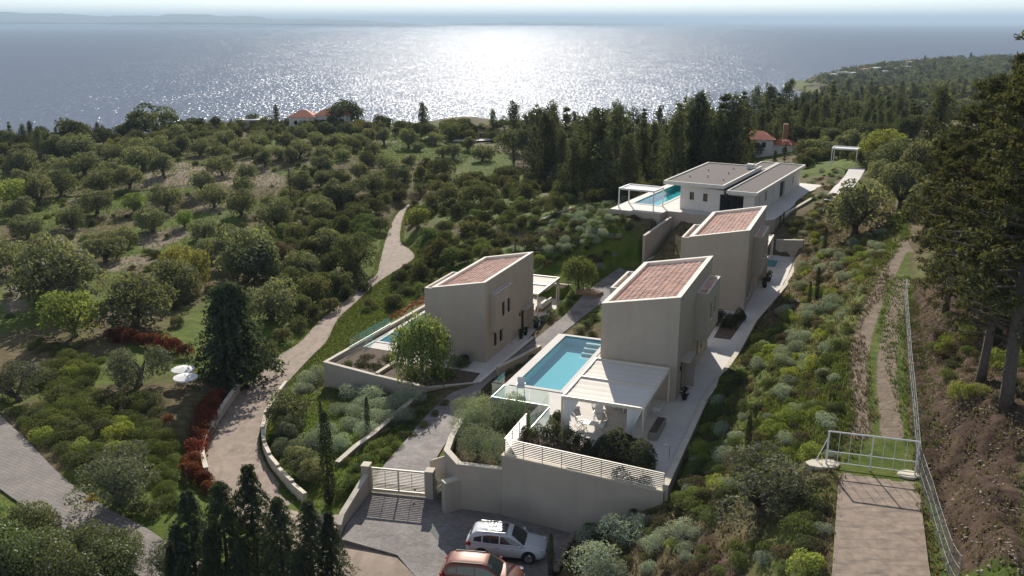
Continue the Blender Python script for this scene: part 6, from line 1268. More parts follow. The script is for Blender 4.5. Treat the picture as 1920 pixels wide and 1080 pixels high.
('conifer','mid wood'): [(9.05,199.8,0,12.71,0,3,0,8),(13.66,191.11,0,9.07,0,3,1,8),(16.95,185.71,0,10.81,0,3,2,8),(21.9,176.14,0,11.16,0,3,3,8),(21.65,170.68,0,9.9,0,3,4,8),(26.29,183.26,0,11.04,0,3,5,8),(27.31,177.34,0,10.07,0,3,6,8),(37.55,163.73,0,10.1,0,3,7,8),(5.43,212.87,0,9.33,1,3,0,8),(17.06,198.16,0,11.35,1,3,1,8),(22.31,210.33,0,9.31,1,3,2,8),(22.77,193.51,0,10.88,1,3,3,8),(24.5,202.57,0,9.82,1,3,4,8),(27.91,210.97,0,12.86,1,3,5,8),(37.54,177.45,0,11.49,1,3,6,8),(46.61,201.21,0,9.7,1,3,7,8),(10.98,239.6,0,12.02,2,3,0,6),(15.61,235.02,0,9.95,2,3,1,6),(27.29,238.45,0,11.61,2,3,2,6),(36.49,228.92,0,10.17,2,3,3,6),(41.85,223.07,0,9.76,2,3,4,6),(44.38,207.67,0,10.36,2,3,5,6)],
('conifer','right wood mid'): [(93.31,335.5,0,9.76,0,5,0,14),(84.48,297.84,0,12.85,0,5,1,14),(99.87,343.46,0,9.64,0,5,2,14),(88.25,302.39,0,8.36,0,5,3,14),(228.8,784.76,0,10.42,0,5,4,14),(220.14,742.52,0,12.59,0,5,5,14),(153.78,500.91,0,11.5,0,5,6,14),(161.34,489.45,0,12.6,0,5,7,14),(112.36,323.36,0,12.87,0,5,8,14),(175.38,469.44,0,11.02,0,5,9,14),(181.08,443.12,0,11.48,0,5,10,14),(191.23,455.24,0,11.32,0,5,11,14),(189.3,438.39,0,12.29,0,5,12,14),(216.45,418.58,0,10.32,0,5,13,14),(252.8,827.26,0,9.33,1,5,0,14),(270.06,867.78,0,10.49,1,5,1,14),(183.34,472.67,0,10.93,1,5,2,14),(189.26,480.67,0,10.19,1,5,3,14),(191.42,473.94,0,9.03,1,5,4,14),(196.57,467.88,0,8.07,1,5,5,14),(200.17,461.18,0,12.7,1,5,6,14),(202.23,453.43,0,9.69,1,5,7,14),(204.99,447.42,0,11.86,1,5,8,14),(210.99,451.45,0,11.95,1,5,9,14),(210.49,441.69,0,11.54,1,5,10,14),(221,453.85,0,9.22,1,5,11,14),(228.32,440.1,0,11.39,1,5,12,14),(230.7,424.08,0,11.31,1,5,13,14),(310.46,931.71,0,10.52,2,5,0,14),(172.92,498.43,0,8.49,2,5,1,14),(184.39,509.76,0,12.12,2,5,2,14),(183.7,486.61,0,9.22,2,5,3,14),(195.77,480.44,0,8.05,2,5,4,14),(204.61,486.76,0,10.65,2,5,5,14),(222.4,467.63,0,9.72,2,5,6,14),(227.88,456.44,0,11,2,5,7,14),(232.39,465.06,0,12.49,2,5,8,14),(237.91,474.46,0,10.13,2,5,9,14),(250.19,483.04,0,12.58,2,5,10,14),(269.58,509.08,0,12.69,2,5,11,14),(249.19,465.28,0,10.37,2,5,12,14),(240.87,446.25,0,8.93,2,5,13,14),(347.53,1016.31,0,12.72,3,5,0,14),(362.28,964.79,0,8.57,3,5,1,14),(193.12,498.74,0,10.04,3,5,2,14),(364.53,934.25,0,12.47,3,5,3,14),(350.51,873.22,0,12.29,3,5,4,14),(199.35,493.41,0,8.19,3,5,5,14),(268.84,597.5,0,8.42,3,5,6,14),(285.59,598.93,0,8.17,3,5,7,14),(268.44,548.59,0,11.38,3,5,8,14),(265.28,527.74,0,9.22,3,5,9,14),(271.14,519.43,0,10.22,3,5,10,14),(289.45,552.88,0,12.17,3,5,11,14),(309.89,590.67,0,10.2,3,5,12,14),(296,551.01,0,12.04,3,5,13,14),(373.63,1051.57,0,11.33,4,5,0,13),(373.02,996.6,0,9.84,4,5,1,13),(386.1,1015.52,0,11.88,4,5,2,13),(381.32,993.79,0,9.28,4,5,3,13),(385.77,962.75,0,9.51,4,5,4,13),(387.29,950.17,0,11.12,4,5,5,13),(400.59,975.43,0,12.18,4,5,6,13),(365.69,870,0,10.48,4,5,7,13),(377.26,858.85,0,12.66,4,5,8,13),(391.41,840.82,0,9.22,4,5,9,13),(389,828.78,0,11.48,4,5,10,13),(297.78,617.74,0,10.73,4,5,11,13),(312.19,604.36,0,12.04,4,5,12,13)],
('conifer','right wood near'): [(55.31,212,0,7.35,0,6,0,14),(59.33,219.03,0,8.72,0,6,1,14),(55.53,203.18,0,8.35,0,6,2,14),(56.8,196.96,0,6.21,0,6,3,14),(60.97,203.97,0,9.98,0,6,4,14),(67.27,210.92,0,10.19,0,6,5,14),(72.62,222.33,0,8.09,0,6,6,14),(66.72,202.02,0,8.72,0,6,7,14),(72.13,203.85,0,6.41,0,6,8,14),(79.78,202.34,0,7.53,0,6,9,14),(83.5,208.02,0,8.16,0,6,10,14),(86.96,211.3,0,8.31,0,6,11,14),(79.48,186.77,0,7.66,0,6,12,14),(91.65,210.13,0,8.87,0,6,13,14),(62.47,246.92,0,6.81,1,6,0,14),(61.86,240.33,0,7.61,1,6,1,14),(64.81,225.94,0,6.66,1,6,2,14),(68.52,235.53,0,8.16,1,6,3,14),(70.79,229.69,0,6.7,1,6,4,14),(75.75,234.36,0,6.49,1,6,5,14),(81.56,227.92,0,6.53,1,6,6,14),(81.34,223.88,0,7.06,1,6,7,14),(86.02,224.73,0,6.24,1,6,8,14),(84.35,218.82,0,7.35,1,6,9,14),(90.46,219.78,0,6.54,1,6,10,14),(92.35,216.06,0,6.69,1,6,11,14),(94.5,220.75,0,7.02,1,6,12,14),(98.65,224.09,0,8.13,1,6,13,14),(68.99,252.04,0,9.32,2,6,0,14),(67.96,246.69,0,8.71,2,6,1,14),(68.37,241.44,0,6.5,2,6,2,14),(72.25,243.45,0,7.52,2,6,3,14),(72.05,237.74,0,8.12,2,6,4,14),(82.11,244.79,0,8.45,2,6,5,14),(80.88,238.84,0,10.31,2,6,6,14),(83.49,235.27,0,9.37,2,6,7,14),(100.24,258.7,0,10.36,2,6,8,14),(89.92,230.06,0,9.23,2,6,9,14),(104.15,261.58,0,10.18,2,6,10,14),(106.6,264.92,0,7.98,2,6,11,14),(91.17,223.64,0,10.37,2,6,12,14),(94.86,229.18,0,7.72,2,6,13,14),(71.68,258.66,0,9.78,3,6,0,14),(77.89,274.88,0,10.2,3,6,1,14),(84.18,281.43,0,8.63,3,6,2,14),(93.11,271.2,0,7.48,3,6,3,14),(94.08,265.98,0,6.07,3,6,4,14),(97.39,273.44,0,9.71,3,6,5,14),(97.42,268.26,0,6.97,3,6,6,14),(101.9,271.09,0,7.58,3,6,7,14),(102.07,266.6,0,8.63,3,6,8,14),(105.46,272.2,0,6.12,3,6,9,14),(109.21,268.15,0,10,3,6,10,14),(110.93,272.41,0,6.43,3,6,11,14),(114.71,272.13,0,9.36,3,6,12,14),(115.04,265.03,0,9.61,3,6,13,14),(85.49,285.73,0,7.82,4,6,0,14),(96.08,291.7,0,9.12,4,6,1,14),(100.72,281.16,0,7.54,4,6,2,14),(111.75,308.25,0,9,4,6,3,14),(103.51,284.94,0,7.77,4,6,4,14),(103.65,277.4,0,6.91,4,6,5,14),(120.07,310.45,0,10.01,4,6,6,14),(122.17,315.14,0,9.06,4,6,7,14),(107.52,275.92,0,8.53,4,6,8,14),(113.58,285.29,0,9.56,4,6,9,14),(111.72,276.53,0,6.38,4,6,10,14),(123.28,301.4,0,6.42,4,6,11,14),(119.65,277.48,0,7.03,4,6,12,14),(125.06,287,0,7.32,4,6,13,14),(174.57,451.27,0,9.38,5,6,0,9),(175.98,446.61,0,8.63,5,6,1,9),(125.98,317.99,0,9.74,5,6,2,9),(178.32,441.4,0,7.18,5,6,3,9),(183.18,443.58,0,8.74,5,6,4,9),(182.26,436.64,0,8.41,5,6,5,9),(128.42,305.89,0,8.31,5,6,6,9),(188.76,444.12,0,6.19,5,6,7,9),(186,433.19,0,7.72,5,6,8,9)],
('cypress','hand'): [(-22.06,54.96,0,2.53,0,2,0,8),(-15.29,66.74,0,2.36,0,2,1,8),(-12.07,53.56,0,6.53,0,2,2,8),(-11.06,63.66,0,3.2,0,2,3,8),(2.14,43.95,0,2.62,0,2,4,8),(13.07,45.78,0,2.82,0,2,5,8),(14.74,50.51,0,1.36,0,2,6,8),(25.34,73.91,0,2.28,0,2,7,8),(0.4,110.25,0,1.6,1,2,0,7),(31.97,105.95,0,1.4,1,2,1,7),(32.52,106.6,0,1.6,1,2,2,7),(26.48,75.5,0,2.79,1,2,3,7),(33.81,95.41,0,2.6,1,2,4,7),(42.38,112.5,0,1.34,1,2,5,7),(43.32,113.08,0,1.48,1,2,6,7)],
('darkmound','bank shrubs'): [(25.49,49.18,0,1.33,0,2,0,4),(26.37,50.19,0,0.84,0,2,1,4),(27.19,47.18,0,1.2,0,2,2,4),(24.97,42.03,0,0.87,0,2,3,4),(30.17,56.73,0,1.63,1,2,0,4),(27.1,48.76,0,1.61,1,2,1,4),(29.42,52.34,0,1.16,1,2,2,4),(31.48,54.93,0,1.21,1,2,3,4)],
('darkmound','drive bed'): [(-10.55,56.44,0,1.13,0,2,0,5),(-10.02,55.42,0,1.04,0,2,1,5),(-9.49,56.32,0,0.72,0,2,2,5),(-9.77,59.04,0,0.9,0,2,3,5),(-8.28,61.75,0,1.07,0,2,4,5),(-9.39,63.1,0,1.02,1,2,0,4),(-7.89,64.04,0,1.11,1,2,1,4),(-7.9,66.34,0,1,1,2,2,4),(-7.2,66.18,0,0.79,1,2,3,4)],
('darkmound','garden'): [(-34.59,64.51,0,2.29,0,3,0,6),(-33.9,65.67,0,2.19,0,3,1,6),(-30.67,58.97,0,2.55,0,3,2,6),(-32.21,64.75,0,2.32,0,3,3,6),(-29.19,58.6,0,2.56,0,3,4,6),(-23.56,52.25,0,2.19,0,3,5,6),(-38.76,67.71,0,2.31,1,3,0,6),(-38.97,71.73,0,2.49,1,3,1,6),(-33.88,69.5,0,1.94,1,3,2,6),(-32.41,69.15,0,2.77,1,3,3,6),(-30.19,70.05,0,2.39,1,3,4,6),(-28.76,67.71,0,1.9,1,3,5,6),(-43.14,75.76,0,2.15,2,3,0,5),(-41.43,76.42,0,2.76,2,3,1,5),(-42.08,79.37,0,1.65,2,3,2,5),(-37.77,74.66,0,1.74,2,3,3,5),(-32.54,71.78,0,1.65,2,3,4,5)],
('darkmound','hand'): [(-14.85,77.34,0,1.75,0,2,0,5),(-13.62,77.31,0,1.95,0,2,1,5),(-13.45,79.35,0,1.49,0,2,2,5),(-12.31,76.65,0,1.83,0,2,3,5),(-11.61,78.66,0,1.78,0,2,4,5),(6.5,83.59,0,1.35,1,2,0,5),(6.81,80.91,0,1.21,1,2,1,5),(7.41,85.31,0,1.59,1,2,2,5),(7.7,82.47,0,1.34,1,2,3,5),(8.35,86.92,0,1.62,1,2,4,5)],
('darkmound','hollow'): [(-14.86,111.61,0,1.94,0,3,0,8),(-13.59,106.01,0,1.34,0,3,1,8),(-13.56,108.37,0,2.58,0,3,2,8),(-12.38,116.79,0,1.25,0,3,3,8),(-12.45,121.97,0,1.29,0,3,4,8),(-8.43,112.5,0,1.6,0,3,5,8),(-9.06,124.94,0,2.34,0,3,6,8),(-8.98,127.66,0,1.64,0,3,7,8),(-12.02,129.56,0,2.09,1,3,0,8),(-10.34,129.94,0,1.33,1,3,1,8),(-8.35,129.01,0,1.6,1,3,2,8),(-3.57,129.65,0,1.91,1,3,3,8),(-2.84,131.5,0,2.71,1,3,4,8),(-1.71,129.96,0,2.11,1,3,5,8),(-1.61,126.82,0,2.1,1,3,6,8),(2.69,128.72,0,2.12,1,3,7,8),(-6.58,135.46,0,2.04,2,3,0,6),(-3.2,137.36,0,1.27,2,3,1,6),(-0.2,136.83,0,1.64,2,3,2,6),(3.56,132.42,0,2.37,2,3,3,6),(4.1,139.11,0,1.28,2,3,4,6),(6.53,133,0,2.26,2,3,5,6)],
('darkmound','house four slope'): [(3.32,109.45,0,1.56,0,3,0,9),(6,111.32,0,1.38,0,3,1,9),(7.59,109.55,0,1.35,0,3,2,9),(8.07,107.03,0,1.9,0,3,3,9),(8.92,104.38,0,0.98,0,3,4,9),(9.38,103.05,0,1.56,0,3,5,9),(10.06,102.52,0,1.09,0,3,6,9),(11.39,103.91,0,1,0,3,7,9),(12.51,105.49,0,0.97,0,3,8,9),(3.92,130.36,0,1.13,1,3,0,9),(4.03,131.95,0,1.9,1,3,1,9),(5.86,133.81,0,0.94,1,3,2,9),(7.39,111.23,0,1.99,1,3,3,9),(9.72,110.6,0,1.74,1,3,4,9),(10.23,115.05,0,1.14,1,3,5,9),(13.26,107.17,0,1.09,1,3,6,9),(13.55,105.34,0,1.47,1,3,7,9),(15.09,107.17,0,1.08,1,3,8,9),(9.33,132.19,0,1.05,2,3,0,9),(12.05,134.82,0,1.45,2,3,1,9),(12.74,133.65,0,1.44,2,3,2,9),(14.45,135.49,0,1.17,2,3,3,9),(16.25,137.73,0,1.93,2,3,4,9),(16.15,136.02,0,1.39,2,3,5,9),(16.32,129.1,0,0.97,2,3,6,9),(17.66,128.99,0,2.09,2,3,7,9),(18.39,127.86,0,2.01,2,3,8,9)],
('darkmound','mid slope'): [(0.63,109.52,0,1.66,0,2,0,4),(3.07,106.67,0,1.82,0,2,1,4),(4.28,105.17,0,1.01,0,2,2,4),(5.29,104.57,0,1.1,0,2,3,4),(2.34,108.74,0,1.85,1,2,0,4),(5.08,107.55,0,1.26,1,2,1,4),(5.71,106.25,0,1.52,1,2,2,4),(6.49,105.13,0,1.75,1,2,3,4)],
('darkmound','right low slope'): [(4.13,43.38,0,1.03,0,2,0,8),(4.97,44.55,0,1.62,0,2,1,8),(5.87,42.3,0,1.15,0,2,2,8),(5.95,41.18,0,0.93,0,2,3,8),(6.92,40.3,0,1.13,0,2,4,8),(12.24,34.84,0,0.92,0,2,5,8),(12.05,32.54,0,1.41,0,2,6,8),(13,34.57,0,1.07,0,2,7,8),(7.07,46.29,0,0.81,1,2,0,7),(8.72,44.79,0,1.05,1,2,1,7),(8.93,43.51,0,1.03,1,2,2,7),(10.43,41.58,0,0.95,1,2,3,7),(11.12,41.28,0,0.89,1,2,4,7),(13.24,36.49,0,1,1,2,5,7),(13.45,35.64,0,1.36,1,2,6,7)],
('darkmound','right slope'): [(10.61,46.55,0,1.14,0,4,0,12),(10.28,43.52,0,1.39,0,4,1,12),(13.33,55.92,0,1.14,0,4,2,12),(13.15,54.14,0,0.75,0,4,3,12),(11.08,41.77,0,1.79,0,4,4,12),(15.39,52.89,0,1.34,0,4,5,12),(12.38,41.18,0,1.06,0,4,6,12),(14.03,45.24,0,0.87,0,4,7,12),(13.82,43.13,0,0.85,0,4,8,12),(15.31,41.88,0,0.81,0,4,9,12),(15.72,41.01,0,0.98,0,4,10,12),(17.59,45.67,0,1.23,0,4,11,12),(15.87,59.42,0,1.18,1,4,0,12),(17.85,64.3,0,1.4,1,4,1,12),(17.25,60.02,0,0.92,1,4,2,12),(18.15,59.31,0,0.84,1,4,3,12),(19.64,62.92,0,1.04,1,4,4,12),(18.46,58.45,0,1.66,1,4,5,12),(18.11,54.09,0,0.92,1,4,6,12),(18.63,53.22,0,0.93,1,4,7,12),(18.44,52.53,0,1.22,1,4,8,12),(20.03,54.55,0,0.86,1,4,9,12),(18.81,50.76,0,1.48,1,4,10,12),(18.17,47.34,0,0.72,1,4,11,12),(19.09,67.06,0,0.98,2,4,0,12),(24.12,74.78,0,0.71,2,4,1,12),(23.54,69.05,0,1.69,2,4,2,12),(27.53,81.03,0,1.62,2,4,3,12),(27.05,78.28,0,1.2,2,4,4,12),(23.65,66.1,0,1.2,2,4,5,12),(25.81,72.2,0,1.01,2,4,6,12),(23.35,63.6,0,0.99,2,4,7,12),(24.3,65.36,0,0.92,2,4,8,12),(22.7,60.56,0,0.85,2,4,9,12),(28.37,76.4,0,0.92,2,4,10,12),(24.89,62.75,0,0.95,2,4,11,12),(33.25,105.06,0,1.82,3,4,0,12),(34.2,105.89,0,1.61,3,4,1,12),(35.54,105.74,0,1.32,3,4,2,12),(35.93,103.26,0,1.19,3,4,3,12),(40.2,113.84,0,1.74,3,4,4,12),(32.72,90.72,0,1.3,3,4,5,12),(39.51,105.8,0,1.3,3,4,6,12),(33.78,87.63,0,1.48,3,4,7,12),(42.94,111.5,0,1.7,3,4,8,12),(43.13,110.75,0,0.93,3,4,9,12),(42.5,108.88,0,1.27,3,4,10,12),(35.44,85.83,0,0.86,3,4,11,12)],
('darkmound','villa garden'): [(38.77,116.05,0,1.21,0,1,0,4),(39.77,115.68,0,1.01,0,1,1,4),(46.03,134.64,0,0.96,0,1,2,4),(48.02,135.65,0,1.21,0,1,3,4)],
('dense','hand'): [(-21.3,120.56,0,6.12,0,1,0,1)],
('fir','hand'): [(-18.31,42.59,0,3.49,0,2,0,6),(-15.89,41.81,0,4.58,0,2,1,6),(-15.46,42.99,0,7.47,0,2,2,6),(-14.19,41.42,0,4.68,0,2,3,6),(-12.17,41.96,0,5.87,0,2,4,6),(-11.03,40.75,0,4.19,0,2,5,6),(-18.05,43.07,0,4.99,1,2,0,5),(-17.41,43.54,0,7.11,1,2,1,5),(-13.82,42.9,0,7.45,1,2,2,5),(-10.6,42.06,0,6.3,1,2,3,5),(-9.64,42.29,0,5.33,1,2,4,5)],
('greenbush','grove undergrowth'): [(-57.45,98.59,0,1.07,0,5,0,11),(-62.53,111.71,0,1.64,0,5,1,11),(-47.85,97.11,0,1.43,0,5,2,11),(-49.08,105.39,0,0.98,0,5,3,11),(-53.33,122.96,0,1.18,0,5,4,11),(-50.54,121.86,0,1.44,0,5,5,11),(-45.22,108.25,0,2.04,0,5,6,11),(-50.85,125.03,0,1.49,0,5,7,11),(-48.32,123.34,0,1.48,0,5,8,11),(-36.47,112.12,0,1.87,0,5,9,11),(-34.3,124.11,0,1.55,0,5,10,11),(-74.62,131.4,0,1.18,1,5,0,11),(-73.97,140.74,0,0.98,1,5,1,11),(-76.06,145.37,0,1.58,1,5,2,11),(-69.03,131.79,0,2.08,1,5,3,11),(-67.99,142.3,0,1.63,1,5,4,11),(-68.26,146.27,0,0.98,1,5,5,11),(-65.3,144.81,0,1.31,1,5,6,11),(-55.11,133.29,0,1.78,1,5,7,11),(-49.05,145.69,0,1.67,1,5,8,11),(-43.23,131.82,0,2.14,1,5,9,11),(-44.34,141.08,0,1.56,1,5,10,11),(-80.3,150.06,0,1.59,2,5,0,11),(-89.73,169.03,0,1.43,2,5,1,11),(-83.55,160.29,0,1.53,2,5,2,11),(-83.98,163.33,0,0.94,2,5,3,11),(-88.87,177.37,0,1.85,2,5,4,11),(-72.41,171.64,0,1.45,2,5,5,11),(-67.73,171.47,0,1.13,2,5,6,11),(-61.54,154.76,0,1.69,2,5,7,11),(-42.64,146.94,0,1.15,2,5,8,11),(-36.56,147.04,0,2.04,2,5,9,11),(-30.09,165.76,0,1.9,2,5,10,11),(-98.59,192.31,0,1.21,3,5,0,11),(-101.57,200.72,0,1.91,3,5,1,11),(-92.11,191.5,0,1.21,3,5,2,11),(-84.44,178.46,0,1.78,3,5,3,11),(-79.03,181.88,0,2.18,3,5,4,11),(-76.34,181.86,0,1.39,3,5,5,11),(-73.74,176.04,0,0.98,3,5,6,11),(-69.45,174.42,0,1.6,3,5,7,11),(-60.02,184.12,0,0.96,3,5,8,11),(-50.21,188.36,0,0.92,3,5,9,11),(-33.74,173.76,0,1.26,3,5,10,11),(-109.97,217.31,0,1.53,4,5,0,9),(-109.04,222.48,0,2.13,4,5,1,9),(-78.66,193.02,0,1.01,4,5,2,9),(-75.39,195.71,0,0.93,4,5,3,9),(-82.21,224.17,0,1.97,4,5,4,9),(-53.96,206.37,0,1.94,4,5,5,9),(-49.8,222.94,0,1.38,4,5,6,9),(-37.97,201.01,0,1.66,4,5,7,9),(-32.36,216.34,0,1.96,4,5,8,9)],
('greenbush','hollow'): [(-14.41,117.34,0,1.48,0,2,0,6),(-12.01,109.81,0,1.83,0,2,1,6),(-10.82,107.23,0,2.6,0,2,2,6),(-8.05,111.29,0,1.6,0,2,3,6),(-6.92,123.6,0,2.24,0,2,4,6),(-4.35,126.84,0,2.56,0,2,5,6),(-7.23,133.69,0,1.24,1,2,0,6),(-6.15,132.21,0,1.73,1,2,1,6),(-0.82,133.89,0,1.77,1,2,2,6),(0.98,135.34,0,1.97,1,2,3,6),(2.77,131.16,0,1.21,1,2,4,6),(3.35,134.08,0,2.19,1,2,5,6)],
('greenbush','maquis'): [(-37.31,132.51,0,3.5,0,5,0,12),(-38.04,136.23,0,2.72,0,5,1,12),(-36.28,130.52,0,2.18,0,5,2,12),(-36.06,133.83,0,2.8,0,5,3,12),(-28.62,112.06,0,3.57,0,5,4,12),(-24.91,111.79,0,3.91,0,5,5,12),(-28.57,134.72,0,3.16,0,5,6,12),(-27.94,136.33,0,2.96,0,5,7,12),(-26.05,127.1,0,3.52,0,5,8,12),(-26.52,135.24,0,2.82,0,5,9,12),(-24.23,131.57,0,4.15,0,5,10,12),(-22.83,127.87,0,2.98,0,5,11,12),(-38.95,138.54,0,4.15,1,5,0,12),(-39.43,144.18,0,2.82,1,5,1,12),(-38.23,140.46,0,2.83,1,5,2,12),(-36.08,141.68,0,3.77,1,5,3,12),(-35.57,145.57,0,2.21,1,5,4,12),(-33.99,141.12,0,2.09,1,5,5,12),(-30.8,143.55,0,3.17,1,5,6,12),(-23.76,142.18,0,3.5,1,5,7,12),(-22.94,139.96,0,3.51,1,5,8,12),(-12.68,135.32,0,3.13,1,5,9,12),(-12.55,136.93,0,2.52,1,5,10,12),(-9.75,140.66,0,2.16,1,5,11,12),(-39.81,155.68,0,2.06,2,5,0,12),(-41.94,165.3,0,2.09,2,5,1,12),(-38.42,156.4,0,2.23,2,5,2,12),(-37.79,159.79,0,2.42,2,5,3,12),(-30.5,148.1,0,2.29,2,5,4,12),(-26.04,148.67,0,2.87,2,5,5,12),(-24.18,148.92,0,4.08,2,5,6,12),(-16.33,151.49,0,2.92,2,5,7,12),(-16.95,157.79,0,2.13,2,5,8,12),(-14.99,155.12,0,2.94,2,5,9,12),(-5.92,147.19,0,2.49,2,5,10,12),(-1.16,136.94,0,2.72,2,5,11,12),(-41.49,167.48,0,3.59,3,5,0,12),(-39.43,169.04,0,2.31,3,5,1,12),(-39.39,174.06,0,2.4,3,5,2,12),(-36.71,174.05,0,2.66,3,5,3,12),(-31.08,173.65,0,2.7,3,5,4,12),(-26.34,173.92,0,2.01,3,5,5,12),(-23.77,170.76,0,2.56,3,5,6,12),(-8.96,164.77,0,2.11,3,5,7,12),(-4.24,154.3,0,2.33,3,5,8,12),(-4.26,157.34,0,2.49,3,5,9,12),(1.14,161.45,0,3.77,3,5,10,12),(1.72,149.05,0,3.23,3,5,11,12),(-44.81,176.45,0,2.08,4,5,0,11),(-44.8,188.23,0,3.4,4,5,1,11),(-36.34,181.53,0,2.93,4,5,2,11),(-36.83,196.15,0,3.1,4,5,3,11),(-25.49,195.25,0,3.75,4,5,4,11),(-18.38,178.66,0,3.02,4,5,5,11),(-15.95,182.72,0,2.92,4,5,6,11),(-10.31,186.33,0,3.38,4,5,7,11),(-8.59,166.39,0,2.97,4,5,8,11),(-7.54,197.59,0,3.59,4,5,9,11),(-4.23,196.62,0,3.73,4,5,10,11)],
('greenbush','shrubs by the road'): [(-16.89,101.2,0,1.65,0,2,0,7),(-13.4,111.43,0,1.37,0,2,1,7),(-12.67,108.1,0,1.73,0,2,2,7),(-12.26,119.97,0,2.38,0,2,3,7),(-9.67,117.99,0,2.07,0,2,4,7),(-5.17,123.06,0,1.96,0,2,5,7),(-3.97,120.7,0,1.75,0,2,6,7),(-10.09,133.04,0,2.45,1,2,0,6),(-9.74,135.11,0,1.81,1,2,1,6),(-8.37,130.97,0,1.45,1,2,2,6),(-2.89,127.68,0,1.29,1,2,3,6),(-0.56,127.17,0,2,1,2,4,6),(-0.24,112.39,0,1.46,1,2,5,6)],
('greenbush','wood edge'): [(7.72,151.91,0,3.42,0,2,0,4),(8.79,145.58,0,3.89,0,2,1,4),(13.68,148.25,0,3.76,0,2,2,4),(15.32,146.79,0,3.53,0,2,3,4),(5.5,190.63,0,3.91,1,2,0,4),(13.53,172.25,0,3.56,1,2,1,4),(17,153.81,0,3.75,1,2,2,4),(19.52,149.72,0,3.07,1,2,3,4)],
('greenmound','bank shrubs'): [(26.4,53.49,0,1.13,0,2,0,4),(23.98,46.43,0,1.36,0,2,1,4),(27.38,50.87,0,1.26,0,2,2,4),(30.58,51.57,0,1.54,0,2,3,4),(28.76,56.91,0,0.81,1,2,0,3),(28.62,54.34,0,1.32,1,2,1,3),(30.12,55.35,0,1.09,1,2,2,3)],
('greenmound','drive bed'): [(-10.85,54.35,0,0.86,0,2,0,6),(-11.07,56.89,0,0.82,0,2,1,6),(-10.6,58.61,0,1.04,0,2,2,6),(-9.49,60.45,0,0.82,0,2,3,6),(-8.88,58.86,0,1.03,0,2,4,6),(-8.8,59.61,0,0.81,0,2,5,6),(-9.71,61.08,0,0.92,1,2,0,5),(-8.83,60.81,0,1.1,1,2,1,5),(-8.51,63.44,0,1.05,1,2,2,5),(-8.58,64.33,0,1.09,1,2,3,5),(-7.53,64.7,0,0.77,1,2,4,5)],
('greenmound','garden edge'): [(-49.02,86.61,0,1.58,0,1,0,5),(-48.7,88.2,0,1.53,0,1,1,5),(-44.32,84.27,0,1.61,0,1,2,5),(-44.97,86.31,0,1.4,0,1,3,5),(-43.12,83.15,0,1.31,0,1,4,5)],
('greenmound','hand'): [(-11.38,54.09,0,1.28,0,3,0,9),(-11.8,58.55,0,1.14,0,3,1,9),(-10.87,55.43,0,1.23,0,3,2,9),(-10.22,54.81,0,1.22,0,3,3,9),(-10.08,57.44,0,1.2,0,3,4,9),(-9.4,55.35,0,0.94,0,3,5,9),(-10.17,60.53,0,1.17,0,3,6,9),(-9.05,58.09,0,1.13,0,3,7,9),(-8.32,59.88,0,1.08,0,3,8,9),(-9.18,61.89,0,1.04,1,3,0,9),(-7.56,61.75,0,1.11,1,3,1,9),(-6.75,63.7,0,1.14,1,3,2,9),(-6.1,65.75,0,1.09,1,3,3,9),(-5.42,67.99,0,1.13,1,3,4,9),(-2.44,69.69,0,0.89,1,3,5,9),(-1.81,71.36,0,1,1,3,6,9),(-1.15,72.97,0,1.01,1,3,7,9),(-0.24,75.35,0,1.05,1,3,8,9),(0,82.97,0,0.83,2,3,0,9),(0.72,76.2,0,1.05,2,3,1,9),(1.95,77.73,0,0.88,2,3,2,9),(3.39,91.15,0,1.24,2,3,3,9),(3.86,88.93,0,1.1,2,3,4,9),(4.19,90.29,0,1.34,2,3,5,9),(5.09,91.68,0,1.36,2,3,6,9),(5.83,92.75,0,1.26,2,3,7,9),(6.67,94.26,0,1.28,2,3,8,9)],
('greenmound','house four slope'): [(3.15,112.53,0,1.46,0,4,0,8),(3.42,111.33,0,1.02,0,4,1,8),(4.08,127.62,0,1.35,0,4,2,8),(3.95,108.64,0,1.1,0,4,3,8),(4.99,108.83,0,1.86,0,4,4,8),(5.08,107.89,0,1.8,0,4,5,8),(7.34,107.96,0,1.04,0,4,6,8),(11.08,103.23,0,1.1,0,4,7,8),(4.6,129.47,0,0.92,1,4,0,8),(4.96,131.69,0,1.42,1,4,1,8),(6.1,112.21,0,1.85,1,4,2,8),(6.73,112.98,0,0.92,1,4,3,8),(9.91,107.06,0,1.63,1,4,4,8),(11.85,106.38,0,1.54,1,4,5,8),(12.05,107.37,0,1.2,1,4,6,8),(13.94,106.35,0,1.53,1,4,7,8),(6.31,132.98,0,1.51,2,4,0,8),(6.8,133.7,0,1.59,2,4,1,8),(7.32,131.06,0,1.8,2,4,2,8),(9.75,111.79,0,1.43,2,4,3,8),(9.94,113.27,0,1.69,2,4,4,8),(11.27,114.76,0,1.04,2,4,5,8),(11.67,109.16,0,1.68,2,4,6,8),(13.56,108.88,0,1.23,2,4,7,8),(10.98,134.08,0,1.12,3,4,0,8),(11.78,133.38,0,0.98,3,4,1,8),(12.22,131.4,0,1.04,3,4,2,8),(13.05,132.38,0,1.26,3,4,3,8),(14.05,132.32,0,1.48,3,4,4,8),(14.08,130.66,0,1.27,3,4,5,8),(14.69,129.86,0,2.01,3,4,6,8),(15.42,129.17,0,1.91,3,4,7,8)],
